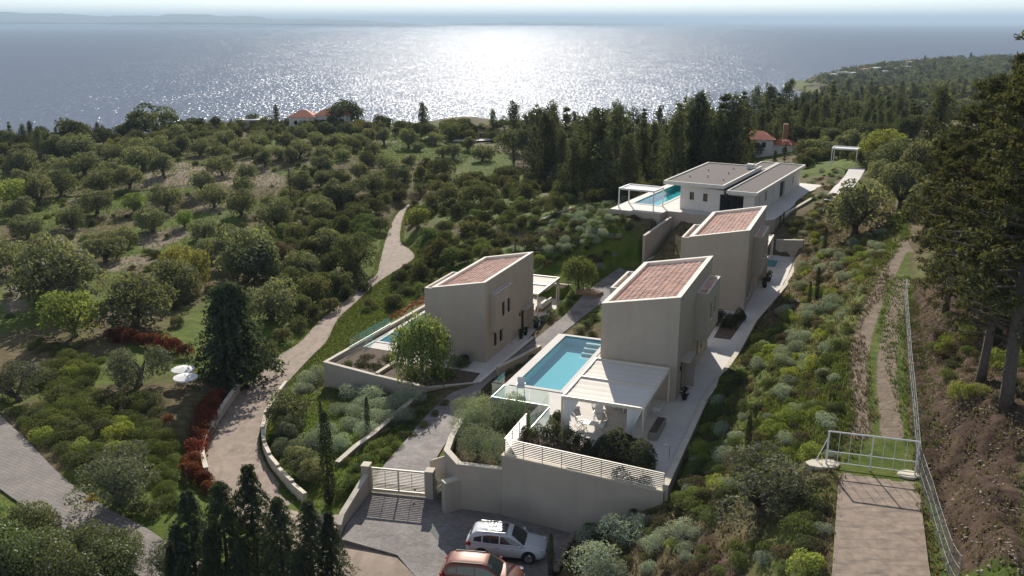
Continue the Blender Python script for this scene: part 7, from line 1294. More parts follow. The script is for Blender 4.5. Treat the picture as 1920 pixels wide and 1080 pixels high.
('greenmound','right low slope'): [(3.32,42.89,0,1.3,0,3,0,7),(5.06,42.99,0,0.82,0,3,1,7),(9.08,37.58,0,0.82,0,3,2,7),(9.29,38.35,0,0.85,0,3,3,7),(9.4,35.68,0,0.98,0,3,4,7),(10.12,35.17,0,1.5,0,3,5,7),(11.14,32.06,0,1.18,0,3,6,7),(4.68,46.98,0,1.16,1,3,0,7),(5.27,45.58,0,1.03,1,3,1,7),(7.33,42.7,0,1.03,1,3,2,7),(10.34,36.71,0,1.23,1,3,3,7),(10.95,36.09,0,0.97,1,3,4,7),(11.23,35.16,0,1,1,3,5,7),(12.27,34.07,0,1.99,1,3,6,7),(7.84,45.37,0,0.82,2,3,0,6),(8.56,42.1,0,0.97,2,3,1,6),(9.48,44.07,0,1.68,2,3,2,6),(9.77,42.67,0,1.84,2,3,3,6),(9.9,40.93,0,1.94,2,3,4,6),(13.06,41.14,0,1.04,2,3,5,6)],
('greenmound','right slope'): [(10.85,47.77,0,1.35,0,5,0,11),(13.45,54.98,0,1.81,0,5,1,11),(11.61,45.43,0,1.26,0,5,2,11),(11.91,43.28,0,1.08,0,5,3,11),(13.16,48.4,0,1.1,0,5,4,11),(12.28,44.41,0,1.01,0,5,5,11),(14.52,50.1,0,1.29,0,5,6,11),(13.8,44.15,0,1.07,0,5,7,11),(15.17,48.48,0,1.36,0,5,8,11),(14.29,42.39,0,0.82,0,5,9,11),(15.24,43.38,0,1.2,0,5,10,11),(16.57,60.88,0,1.15,1,5,0,11),(14.9,54.04,0,1.18,1,5,1,11),(18.65,65.07,0,1.48,1,5,2,11),(19.36,65.58,0,1.6,1,5,3,11),(18.67,62.96,0,0.76,1,5,4,11),(17.22,56.49,0,1.33,1,5,5,11),(18.25,56.96,0,1.2,1,5,6,11),(17.04,51.31,0,0.9,1,5,7,11),(17.22,47.11,0,1.48,1,5,8,11),(19.28,52.78,0,1,1,5,9,11),(19.92,53.5,0,1.69,1,5,10,11),(20.26,69.07,0,0.73,2,5,0,11),(21.84,69.24,0,1.85,2,5,1,11),(26.11,76.96,0,1.43,2,5,2,11),(26.91,76.13,0,1.82,2,5,3,11),(23.69,64.38,0,1.56,2,5,4,11),(23.05,62.15,0,1.06,2,5,5,11),(21.39,55.43,0,1.47,2,5,6,11),(23.1,59.66,0,0.77,2,5,7,11),(27.75,72.19,0,0.82,2,5,8,11),(27.62,71.51,0,0.87,2,5,9,11),(22.76,58.21,0,0.89,2,5,10,11),(28.56,87.25,0,1.07,3,5,0,11),(30.03,89.87,0,1.79,3,5,1,11),(33.3,96.86,0,0.94,3,5,2,11),(31.27,90.05,0,0.99,3,5,3,11),(34.28,97.06,0,1.25,3,5,4,11),(34.42,92.25,0,1.29,3,5,5,11),(36.04,93.15,0,1.8,3,5,6,11),(29.89,75.1,0,1.78,3,5,7,11),(34.67,87.88,0,1.31,3,5,8,11),(29.95,73.92,0,1.63,3,5,9,11),(37.3,92.07,0,1.46,3,5,10,11),(32.83,103.73,0,1.19,4,5,0,9),(34.83,104.18,0,1.27,4,5,1,9),(34.68,102.66,0,0.75,4,5,2,9),(35.12,103.4,0,1.43,4,5,3,9),(38.26,102.37,0,1.77,4,5,4,9),(43.03,114.12,0,1.66,4,5,5,9),(41.67,108.65,0,1.89,4,5,6,9),(43.37,107.82,0,1.71,4,5,7,9),(41.01,101.49,0,1.23,4,5,8,9)],
('greenmound','villa garden'): [(36.18,113.04,0,0.98,0,2,0,4),(38.99,116.99,0,1.16,0,2,1,4),(38.91,115.07,0,1.12,0,2,2,4),(43.99,123.62,0,1.16,0,2,3,4),(45.39,140.04,0,0.74,1,2,0,4),(45.83,140.73,0,0.82,1,2,1,4),(48.44,138.12,0,0.8,1,2,2,4),(45.79,129.7,0,1.21,1,2,3,4)],
('greymound','hand'): [(-14.78,59.84,0,2.36,0,4,0,9),(-15.04,62.86,0,2.74,0,4,1,9),(-12.76,61.65,0,2.15,0,4,2,9),(4.43,45.74,0,2.02,0,4,3,9),(4.46,41.88,0,3.33,0,4,4,9),(5.2,40.46,0,2.19,0,4,5,9),(6.06,43.68,0,3.26,0,4,6,9),(7.09,44.51,0,1.66,0,4,7,9),(12.26,47.25,0,1.84,0,4,8,9),(-14.55,64.55,0,2.53,1,4,0,9),(-14.3,69.94,0,2.29,1,4,1,9),(-12.91,65.88,0,2.4,1,4,2,9),(-12.71,68.02,0,2.35,1,4,3,9),(-11.06,63.66,0,2.49,1,4,4,9),(-11.12,66.76,0,2.43,1,4,5,9),(-9.84,65.26,0,2.37,1,4,6,9),(-9.61,68.44,0,2.95,1,4,7,9),(-8.57,65.24,0,2.26,1,4,8,9),(-19.08,76.16,0,2.28,2,4,0,9),(-18.75,77.98,0,2.66,2,4,1,9),(-18.02,79.24,0,2.7,2,4,2,9),(-14.07,73.77,0,2.85,2,4,3,9),(-12.57,70.38,0,2.42,2,4,4,9),(-12.17,72.19,0,3.1,2,4,5,9),(-10.79,68.98,0,2.5,2,4,6,9),(-8.47,70,0,3.31,2,4,7,9),(17.08,52.9,0,1.95,2,4,8,9),(17.71,61.18,0,1.54,3,4,0,6),(21.33,63.27,0,2.37,3,4,1,6),(19.13,51.82,0,1.24,3,4,2,6),(26.5,71.63,0,2.21,3,4,3,6),(31.38,84.41,0,1.85,3,4,4,6),(30,79.14,0,2.13,3,4,5,6)],
('greymound','house four slope'): [(3.14,108.59,0,1.17,0,5,0,13),(3.86,110.19,0,1.04,0,5,1,13),(4.12,107.83,0,1.32,0,5,2,13),(5.77,106.72,0,1.44,0,5,3,13),(5.94,109.06,0,0.97,0,5,4,13),(6.41,107.53,0,1.79,0,5,5,13),(6.48,105.77,0,1.71,0,5,6,13),(6.66,106.7,0,1.17,0,5,7,13),(7.48,105.99,0,0.9,0,5,8,13),(8.49,105,0,1.1,0,5,9,13),(9.85,101.19,0,0.97,0,5,10,13),(10.09,104.2,0,1.26,0,5,11,13),(12.07,102.93,0,0.97,0,5,12,13),(4.41,128.74,0,1.98,1,5,0,13),(4.55,113.86,0,0.98,1,5,1,13),(4.58,113.09,0,1.42,1,5,2,13),(4.76,111.73,0,1.55,1,5,3,13),(5.78,129.98,0,1.4,1,5,4,13),(8.36,109.17,0,1.36,1,5,5,13),(8.76,106.61,0,1.28,1,5,6,13),(9.41,106.13,0,2.01,1,5,7,13),(9.58,104.88,0,1.26,1,5,8,13),(10.76,106.62,0,0.96,1,5,9,13),(10.87,105.41,0,1.88,1,5,10,13),(11.88,104.88,0,0.93,1,5,11,13),(12.58,104.63,0,1.2,1,5,12,13),(5.81,131.94,0,0.98,2,5,0,13),(6.28,131.11,0,1.77,2,5,1,13),(6.63,129.83,0,1.5,2,5,2,13),(5.96,113.3,0,1.24,2,5,3,13),(6.98,132.5,0,1.18,2,5,4,13),(7.78,112.49,0,1.29,2,5,5,13),(8.69,113.35,0,1.96,2,5,6,13),(8.92,111.94,0,1.36,2,5,7,13),(9.01,109.92,0,0.98,2,5,8,13),(9.82,108.48,0,1.76,2,5,9,13),(10.8,107.9,0,1.14,2,5,10,13),(11.8,108.16,0,1.37,2,5,11,13),(12.64,108.15,0,1.01,2,5,12,13),(7.88,132.45,0,1.52,3,5,0,13),(8.58,131.75,0,1.28,3,5,1,13),(10.26,133.57,0,1.22,3,5,2,13),(10.3,132.25,0,0.97,3,5,3,13),(10.36,131.21,0,1.18,3,5,4,13),(9.31,114.29,0,1.64,3,5,5,13),(11.66,132.54,0,1.72,3,5,6,13),(11.06,111.09,0,1.44,3,5,7,13),(12.09,114.91,0,1.64,3,5,8,13),(13.83,129.6,0,1.51,3,5,9,13),(12.59,115.56,0,1.3,3,5,10,13),(15.75,130.71,0,1.59,3,5,11,13),(16.64,130.15,0,2,3,5,12,13),(14.09,133.28,0,1.93,4,5,0,10),(14.61,134.72,0,1.02,4,5,1,10),(14.96,133.94,0,1.39,4,5,2,10),(15.34,137.35,0,1.1,4,5,3,10),(16.31,135.28,0,1.05,4,5,4,10),(16.08,132.58,0,1.03,4,5,5,10),(16.87,136.59,0,1.35,4,5,6,10),(17.07,134.81,0,1.51,4,5,7,10),(17.62,132.21,0,1.67,4,5,8,10),(17.76,130.85,0,1.73,4,5,9,10)],
('greymound','mid slope'): [(1.78,107.09,0,1,0,2,0,4),(3.13,105.34,0,1.03,0,2,1,4),(4.49,106.53,0,1.97,0,2,2,4),(9.93,100.86,0,1.83,0,2,3,4),(-0.49,115.53,0,1.06,1,2,0,3),(0.3,112.53,0,1.75,1,2,1,3),(0.65,111.33,0,1.46,1,2,2,3)],
('greymound','right low slope'): [(6.91,41.95,0,0.97,0,3,0,6),(6.84,39.49,0,1.19,0,3,1,6),(7.41,41.23,0,1.51,0,3,2,6),(8.49,39.43,0,1.4,0,3,3,6),(8.53,38.6,0,1.04,0,3,4,6),(10.86,34.29,0,1.17,0,3,5,6),(6.08,44.98,0,1.12,1,3,0,6),(6.41,45.77,0,1.31,1,3,1,6),(7.78,42.02,0,1.09,1,3,2,6),(8.73,41.05,0,1.99,1,3,3,6),(9.21,40.37,0,1.16,1,3,4,6),(13.03,33.67,0,0.97,1,3,5,6),(9.98,45.2,0,1.35,2,3,0,4),(11.13,44.08,0,1.17,2,3,1,4),(11.58,42.71,0,1.44,2,3,2,4),(12.16,41.32,0,1.25,2,3,3,4)],
('greymound','right slope'): [(10.85,48.97,0,0.72,0,6,0,14),(13.06,51.48,0,1.52,0,6,1,14),(12.71,49.06,0,0.72,0,6,2,14),(13.4,49.32,0,1.07,0,6,3,14),(14.55,52.48,0,0.96,0,6,4,14),(13.1,46.59,0,0.8,0,6,5,14),(15.49,50.44,0,0.97,0,6,6,14),(13.73,41.78,0,1.63,0,6,7,14),(15.06,45.23,0,1.52,0,6,8,14),(14.03,41.01,0,0.74,0,6,9,14),(16.96,49.12,0,1.11,0,6,10,14),(16.76,44.46,0,1.5,0,6,11,14),(16.6,43.5,0,1.02,0,6,12,14),(15.53,40.26,0,0.87,0,6,13,14),(14.02,57.15,0,1.45,1,6,0,14),(16.83,54.09,0,0.92,1,6,1,14),(19.62,61.98,0,1.68,1,6,2,14),(18.94,59.53,0,1.76,1,6,3,14),(18.09,55.12,0,1.52,1,6,4,14),(19.77,60.63,0,0.74,1,6,5,14),(19.13,58.19,0,0.95,1,6,6,14),(16.91,50.31,0,0.83,1,6,7,14),(20.46,61.42,0,1.78,1,6,8,14),(20.04,58.45,0,0.89,1,6,9,14),(19.68,56.97,0,0.94,1,6,10,14),(19.9,57.59,0,0.75,1,6,11,14),(17.35,48.11,0,0.97,1,6,12,14),(19.02,49.86,0,0.97,1,6,13,14),(19.62,66.44,0,1.31,2,6,0,14),(22.05,70.1,0,0.74,2,6,1,14),(20.22,63.88,0,1.02,2,6,2,14),(23.76,75.59,0,1.61,2,6,3,14),(24.44,76.11,0,1.38,2,6,4,14),(22.22,67.96,0,1.26,2,6,5,14),(22.29,65.51,0,1.66,2,6,6,14),(24.13,70.51,0,1.55,2,6,7,14),(24.81,72.4,0,1.87,2,6,8,14),(25.24,71.3,0,1.85,2,6,9,14),(21.05,56.55,0,1.72,2,6,10,14),(26.05,70.31,0,1.55,2,6,11,14),(24.62,64.41,0,1.16,2,6,12,14),(25.01,65.16,0,1.25,2,6,13,14),(25.79,79.56,0,0.82,3,6,0,14),(27.85,83.83,0,1.84,3,6,1,14),(30.05,90.6,0,0.95,3,6,2,14),(30.92,93.34,0,1.23,3,6,3,14),(31.53,91.6,0,1.5,3,6,4,14),(30.47,86.47,0,1.7,3,6,5,14),(26.64,73.07,0,0.98,3,6,6,14),(32.71,87.77,0,1.85,3,6,7,14),(32.64,85.9,0,1.46,3,6,8,14),(28.95,74.17,0,0.99,3,6,9,14),(30.95,78.6,0,1.26,3,6,10,14),(27.71,68.89,0,0.77,3,6,11,14),(31.11,76.58,0,1.06,3,6,12,14),(33.04,81.41,0,0.76,3,6,13,14),(33.74,102.83,0,1.15,4,6,0,14),(34.85,99.13,0,1.01,4,6,1,14),(33.41,94.43,0,1.59,4,6,2,14),(33.13,91.59,0,1.82,4,6,3,14),(34.48,93.42,0,0.81,4,6,4,14),(33.63,90.58,0,1.02,4,6,5,14),(35.46,91.6,0,1.62,4,6,6,14),(38.99,101.31,0,0.97,4,6,7,14),(37.61,93.28,0,1.01,4,6,8,14),(34.36,84.47,0,1.37,4,6,9,14),(35.75,87.44,0,1.5,4,6,10,14),(34.82,83.33,0,1.46,4,6,11,14),(33.93,80.89,0,1.01,4,6,12,14),(38.73,92.82,0,1.41,4,6,13,14),(35.64,107.12,0,1.07,5,6,0,10),(37.84,108.94,0,1.54,5,6,1,10),(39.93,109.58,0,1.44,5,6,2,10),(41.49,111.03,0,1.28,5,6,3,10),(40.16,104.75,0,1.76,5,6,4,10),(44.76,116.53,0,0.86,5,6,5,10),(41.93,107.73,0,1.15,5,6,6,10),(40.02,102.14,0,1.39,5,6,7,10),(41.68,106.41,0,1.7,5,6,8,10),(41.16,103.21,0,1.63,5,6,9,10)],
('greymound','villa garden'): [(43.59,132.47,0,1.25,0,2,0,6),(43.92,131.64,0,1.31,0,2,1,6),(40.61,117.5,0,1.29,0,2,2,6),(46.15,130.84,0,0.94,0,2,3,6),(44.72,125.65,0,0.79,0,2,4,6),(45.49,127.87,0,1.19,0,2,5,6),(48.55,141.88,0,1.31,1,2,0,5),(46.58,135.43,0,0.72,1,2,1,5),(47.01,131.97,0,1.25,1,2,2,5),(49.6,138.56,0,1,1,2,3,5),(48.41,133.54,0,1.38,1,2,4,5)],
('hedge','hand'): [(-8.94,74.49,0,2.12,0,1,0,5),(-6.9,75.37,0,1.9,0,1,1,5),(-4.52,53.96,0,1.84,0,1,2,5),(-5.62,74.12,0,2.11,0,1,3,5),(-4.87,77.31,0,2.19,0,1,4,5)],
('leafy','hand'): [(-27.7,42.35,0,4.33,0,2,0,5),(-27.39,43.39,0,4.42,0,2,1,5),(-25.99,44.73,0,4.23,0,2,2,5),(-24.07,42.57,0,4.06,0,2,3,5),(-22.49,44.56,0,3.62,0,2,4,5),(-31.23,47.67,0,3.82,1,2,0,4),(-29.06,48.4,0,3.55,1,2,1,4),(-24.55,46.14,0,4.04,1,2,2,4),(-22.85,46.89,0,2.52,1,2,3,4)],
('maquis','behind house four'): [(49.95,156.56,0,3.69,0,3,0,6),(49.27,151.59,0,3.44,0,3,1,6),(53.1,160.33,0,3.58,0,3,2,6),(52.61,128.7,0,3.89,0,3,3,6),(58.36,137.19,0,3.3,0,3,4,6),(50.87,116.71,0,3.38,0,3,5,6),(58.31,169.33,0,4.15,1,3,0,6),(57.53,155.33,0,3.31,1,3,1,6),(60.59,160.69,0,2.68,1,3,2,6),(55.41,146.44,0,2.51,1,3,3,6),(56.61,148.63,0,2.86,1,3,4,6),(54.88,142.59,0,3.24,1,3,5,6),(58.74,148.01,0,3.51,2,3,0,4),(65.29,164.01,0,3.51,2,3,1,4),(62.74,150.23,0,2.86,2,3,2,4),(62.67,147.91,0,4.39,2,3,3,4)],
('maquis','grove undergrowth'): [(-61.99,106.97,0,1.53,0,5,0,12),(-56.83,103.8,0,1.01,0,5,1,12),(-49.5,96.41,0,1.54,0,5,2,12),(-57.91,119.53,0,2.06,0,5,3,12),(-53,110.26,0,1.01,0,5,4,12),(-55.88,118.97,0,1.91,0,5,5,12),(-45.14,97.26,0,0.96,0,5,6,12),(-40.03,102.39,0,2.1,0,5,7,12),(-37.26,95.66,0,1.99,0,5,8,12),(-39.81,105.24,0,1.31,0,5,9,12),(-38.77,111.42,0,1.52,0,5,10,12),(-32.91,104.68,0,1.74,0,5,11,12),(-69.48,127.8,0,2.04,1,5,0,12),(-72.15,144.18,0,1.99,1,5,1,12),(-69.12,144,0,1.02,1,5,2,12),(-58.04,123.12,0,1.06,1,5,3,12),(-63.04,141.01,0,1.22,1,5,4,12),(-52.95,130.72,0,2.11,1,5,5,12),(-55.96,143.93,0,1.39,1,5,6,12),(-46.66,125.98,0,1.49,1,5,7,12),(-43.61,122.07,0,1.67,1,5,8,12),(-43.51,134.21,0,1.31,1,5,9,12),(-41.75,143.78,0,1.55,1,5,10,12),(-33.98,131.96,0,1.36,1,5,11,12),(-93.82,166.63,0,1.07,2,5,0,12),(-91.6,162.93,0,1.1,2,5,1,12),(-90.73,166.26,0,2.06,2,5,2,12),(-79.39,165.01,0,1.09,2,5,3,12),(-73.61,156.26,0,1.81,2,5,4,12),(-72.41,162,0,1.05,2,5,5,12),(-69.79,161.56,0,1.28,2,5,6,12),(-63.8,159.45,0,1.59,2,5,7,12),(-52.5,159.93,0,0.93,2,5,8,12),(-49.37,150.37,0,1.29,2,5,9,12),(-45.54,150.78,0,1.5,2,5,10,12),(-44.82,155.9,0,1.5,2,5,11,12),(-100.21,181.89,0,1.26,3,5,0,12),(-108.73,207.43,0,1.9,3,5,1,12),(-87.23,173.63,0,1.19,3,5,2,12),(-92.82,195.79,0,2,3,5,3,12),(-89.13,190.32,0,0.95,3,5,4,12),(-65.94,175.33,0,1.57,3,5,5,12),(-66.62,177.99,0,1.43,3,5,6,12),(-64.07,177,0,0.95,3,5,7,12),(-59.16,172.59,0,2.08,3,5,8,12),(-56.84,186.33,0,1.78,3,5,9,12),(-44.72,169.62,0,1.03,3,5,10,12),(-27.64,171.88,0,1.68,3,5,11,12),(-104.86,228.41,0,1.25,4,5,0,9),(-91.83,222.54,0,1.02,4,5,1,9),(-75.48,215.94,0,2.09,4,5,2,9),(-66.5,217.63,0,1.23,4,5,3,9),(-59.43,194.71,0,1.7,4,5,4,9),(-60.64,213.74,0,2.15,4,5,5,9),(-49.38,208.79,0,1.82,4,5,6,9),(-46.73,203.9,0,1.59,4,5,7,9),(-36.63,193.34,0,1.56,4,5,8,9)],
('maquis','hand'): [(-24.85,83.13,0,2.09,0,4,0,11),(-24.78,86.94,0,2.45,0,4,1,11),(-24.42,91.04,0,2.56,0,4,2,11),(-23.7,95.33,0,2.67,0,4,3,11),(-25.42,102.87,0,3.81,0,4,4,11),(-22.84,99.65,0,2.78,0,4,5,11),(-24.68,108.45,0,4.67,0,4,6,11),(-21.57,102.7,0,2.86,0,4,7,11),(-21.92,111.65,0,4.11,0,4,8,11),(-20.63,108.17,0,2.99,0,4,9,11),(-19.21,111.83,0,2.74,0,4,10,11),(-28.15,118.21,0,3.85,1,4,0,11),(-29.73,128.92,0,3.91,1,4,1,11),(-30.05,139.62,0,5.06,1,4,2,11),(-27.28,144.63,0,4.35,1,4,3,11),(-26.52,154.29,0,5.24,1,4,4,11),(-21.89,145.42,0,4.38,1,4,5,11),(-11.84,113.85,0,4.41,1,4,6,11),(-9.83,121.28,0,4.92,1,4,7,11),(-4.46,139.09,0,3.9,1,4,8,11),(-0.56,139.03,0,3.06,1,4,9,11),(1.34,133.49,0,2.94,1,4,10,11),(-24.65,158.36,0,4.74,2,4,0,11),(-23.68,165.21,0,4.28,2,4,1,11),(-11.58,161.73,0,5.15,2,4,2,11),(-9.49,148.4,0,4.45,2,4,3,11),(-7.95,153.26,0,3.67,2,4,4,11),(-6.35,159.76,0,5.4,2,4,5,11),(-1.42,142.41,0,4.27,2,4,6,11),(1.74,145.28,0,3.77,2,4,7,11),(2.45,153.82,0,5.81,2,4,8,11),(5.13,142.95,0,3.42,2,4,9,11),(6.8,136.46,0,4.08,2,4,10,11),(-22.22,174.94,0,4.51,3,4,0,11),(-22.64,191.12,0,3.77,3,4,1,11),(-19.38,192.47,0,4.56,3,4,2,11),(-19.76,209.08,0,4.53,3,4,3,11),(-14.54,174.61,0,4.15,3,4,4,11),(-15.63,198.05,0,7.03,3,4,5,11),(-9.58,179.15,0,4.97,3,4,6,11),(-5.58,187.97,0,3.35,3,4,7,11),(-3.18,159.93,0,3.81,3,4,8,11),(-3.16,199.95,0,4.34,3,4,9,11),(-0.78,196.48,0,5.82,3,4,10,11)],
('maquis','hollow'): [(-14.5,103.24,0,1.91,0,3,0,9),(-13.8,101.92,0,2.8,0,3,1,9),(-14.69,115.33,0,2.44,0,3,2,9),(-14.06,118.74,0,1.99,0,3,3,9),(-11.65,118.78,0,2.11,0,3,4,9),(-10.27,111.11,0,1.31,0,3,5,9),(-9.65,117.37,0,1.38,0,3,6,9),(-9.03,114.54,0,1.98,0,3,7,9),(-6.28,118.52,0,2.79,0,3,8,9),(-12.43,127.76,0,2.11,1,3,0,9),(-11.66,125.22,0,2.51,1,3,1,9),(-7.55,124.86,0,2.37,1,3,2,9),(-6.89,121.77,0,1.69,1,3,3,9),(-5.42,122.72,0,2.35,1,3,4,9),(-3.5,120.32,0,2.49,1,3,5,9),(-2.91,114.83,0,2.68,1,3,6,9),(-2.11,117.99,0,1.83,1,3,7,9),(-1.62,113.6,0,1.43,1,3,8,9),(-9.08,130.16,0,1.32,2,3,0,8),(-5.67,129.88,0,1.62,2,3,1,8),(-5.34,136.06,0,2.74,2,3,2,8),(-4.07,133.96,0,2.76,2,3,3,8),(-2.45,124.14,0,2.23,2,3,4,8),(-1.36,128.52,0,2.03,2,3,5,8),(0.92,126.07,0,1.52,2,3,6,8),(3.76,137.4,0,2.07,2,3,7,8)],
('maquis','maquis'): [(-35.89,124.95,0,3.21,0,6,0,16),(-33.7,130.76,0,2.14,0,6,1,16),(-33.57,132.76,0,3.21,0,6,2,16),(-33.85,138.48,0,4.1,0,6,3,16),(-28.31,114.36,0,4.13,0,6,4,16),(-31.99,131.72,0,2.95,0,6,5,16),(-30.41,124.71,0,3.42,0,6,6,16),(-28.32,123.92,0,2.45,0,6,7,16),(-24.9,113.73,0,3.07,0,6,8,16),(-25.73,122.35,0,2.67,0,6,9,16),(-25.05,120.03,0,4.08,0,6,10,16),(-25.26,133.14,0,3,0,6,11,16),(-23.48,126.11,0,2.41,0,6,12,16),(-21.32,116.95,0,3.55,0,6,13,16),(-22.36,124.13,0,3.18,0,6,14,16),(-23.21,135.88,0,2.14,0,6,15,16),(-41.79,155.33,0,3.26,1,6,0,16),(-36.54,158,0,2.04,1,6,1,16),(-33.07,142.62,0,2.24,1,6,2,16),(-33.65,146.59,0,4.01,1,6,3,16),(-34,152.76,0,2.07,1,6,4,16),(-31.53,142.16,0,2.63,1,6,5,16),(-31.74,151.54,0,3.92,1,6,6,16),(-29.89,151.22,0,3.47,1,6,7,16),(-28.18,147.49,0,3.28,1,6,8,16),(-29.36,154.92,0,2,1,6,9,16),(-27.63,149.81,0,4.18,1,6,10,16),(-25.46,146.57,0,2.61,1,6,11,16),(-16.57,149.43,0,2.37,1,6,12,16),(-10.97,139.27,0,2.96,1,6,13,16),(-6.93,135.28,0,3.63,1,6,14,16),(-6.93,139.53,0,2.91,1,6,15,16),(-42.1,160.62,0,3.6,2,6,0,16),(-40.88,157.9,0,2.2,2,6,1,16),(-41.74,162.91,0,3.97,2,6,2,16),(-29.67,166.34,0,3.82,2,6,3,16),(-28.39,159.24,0,3.85,2,6,4,16),(-17.3,156.03,0,3.14,2,6,5,16),(-17.9,164.51,0,2.66,2,6,6,16),(-14.51,153.11,0,2.7,2,6,7,16),(-14.52,158.79,0,3.58,2,6,8,16),(-13.57,156.2,0,2.22,2,6,9,16),(-11.8,153.65,0,2,2,6,10,16),(-11.62,155.9,0,2.53,2,6,11,16),(-10.45,157.55,0,2.81,2,6,12,16),(-8.21,157.35,0,2.36,2,6,13,16),(-3.74,149.61,0,3.82,2,6,14,16),(-1.98,150.18,0,2.91,2,6,15,16),(-43.66,173.01,0,2.25,3,6,0,16),(-43.41,174.75,0,4.14,3,6,1,16),(-42.06,176.52,0,2.51,3,6,2,16),(-38.72,170.45,0,2.92,3,6,3,16),(-37.56,167.96,0,2.54,3,6,4,16),(-39.13,177.96,0,2.75,3,6,5,16),(-36.91,170.31,0,2.43,3,6,6,16),(-27.89,170.36,0,3.32,3,6,7,16),(-25.64,172.41,0,3.4,3,6,8,16),(-24.73,176.26,0,2.03,3,6,9,16),(-21.74,171.62,0,4.13,3,6,10,16),(-4.63,163.81,0,3.28,3,6,11,16),(-3.86,167.28,0,2.95,3,6,12,16),(-0.53,165.2,0,3.73,3,6,13,16),(-0.46,167.68,0,3.58,3,6,14,16),(0.71,156.56,0,2.58,3,6,15,16),(-38.96,185.44,0,2.36,4,6,0,16),(-34.79,179.13,0,2.26,4,6,1,16),(-34.27,180.68,0,2.55,4,6,2,16),(-32.67,178.07,0,3.43,4,6,3,16),(-31.68,182.74,0,2.79,4,6,4,16),(-27.47,183.8,0,2.97,4,6,5,16),(-12.33,170.92,0,3.75,4,6,6,16),(-7.83,173.83,0,4.17,4,6,7,16),(-6.78,177.51,0,3.23,4,6,8,16),(-5.02,170.53,0,3.15,4,6,9,16),(-3.55,171.38,0,2.27,4,6,10,16),(-2.49,182.39,0,3.8,4,6,11,16),(-1.31,179.91,0,4.18,4,6,12,16),(-0.55,173.14,0,2.5,4,6,13,16),(-0.14,176.91,0,4.15,4,6,14,16),(2.31,170.1,0,2.87,4,6,15,16),(-44.79,197.66,0,3.76,5,6,0,11),(-41.73,194.32,0,2.56,5,6,1,11),(-39.73,194.17,0,2.44,5,6,2,11),(-39.89,197.87,0,2.92,5,6,3,11),(-37.44,192.4,0,4.04,5,6,4,11),(-35.69,193.77,0,2.4,5,6,5,11),(-28.29,193.82,0,2.73,5,6,6,11),(-16.6,186.51,0,4,5,6,7,11),(-14.43,190.15,0,3.54,5,6,8,11),(-9.89,197.75,0,3.46,5,6,9,11),(0.26,191.76,0,3.32,5,6,10,11)],
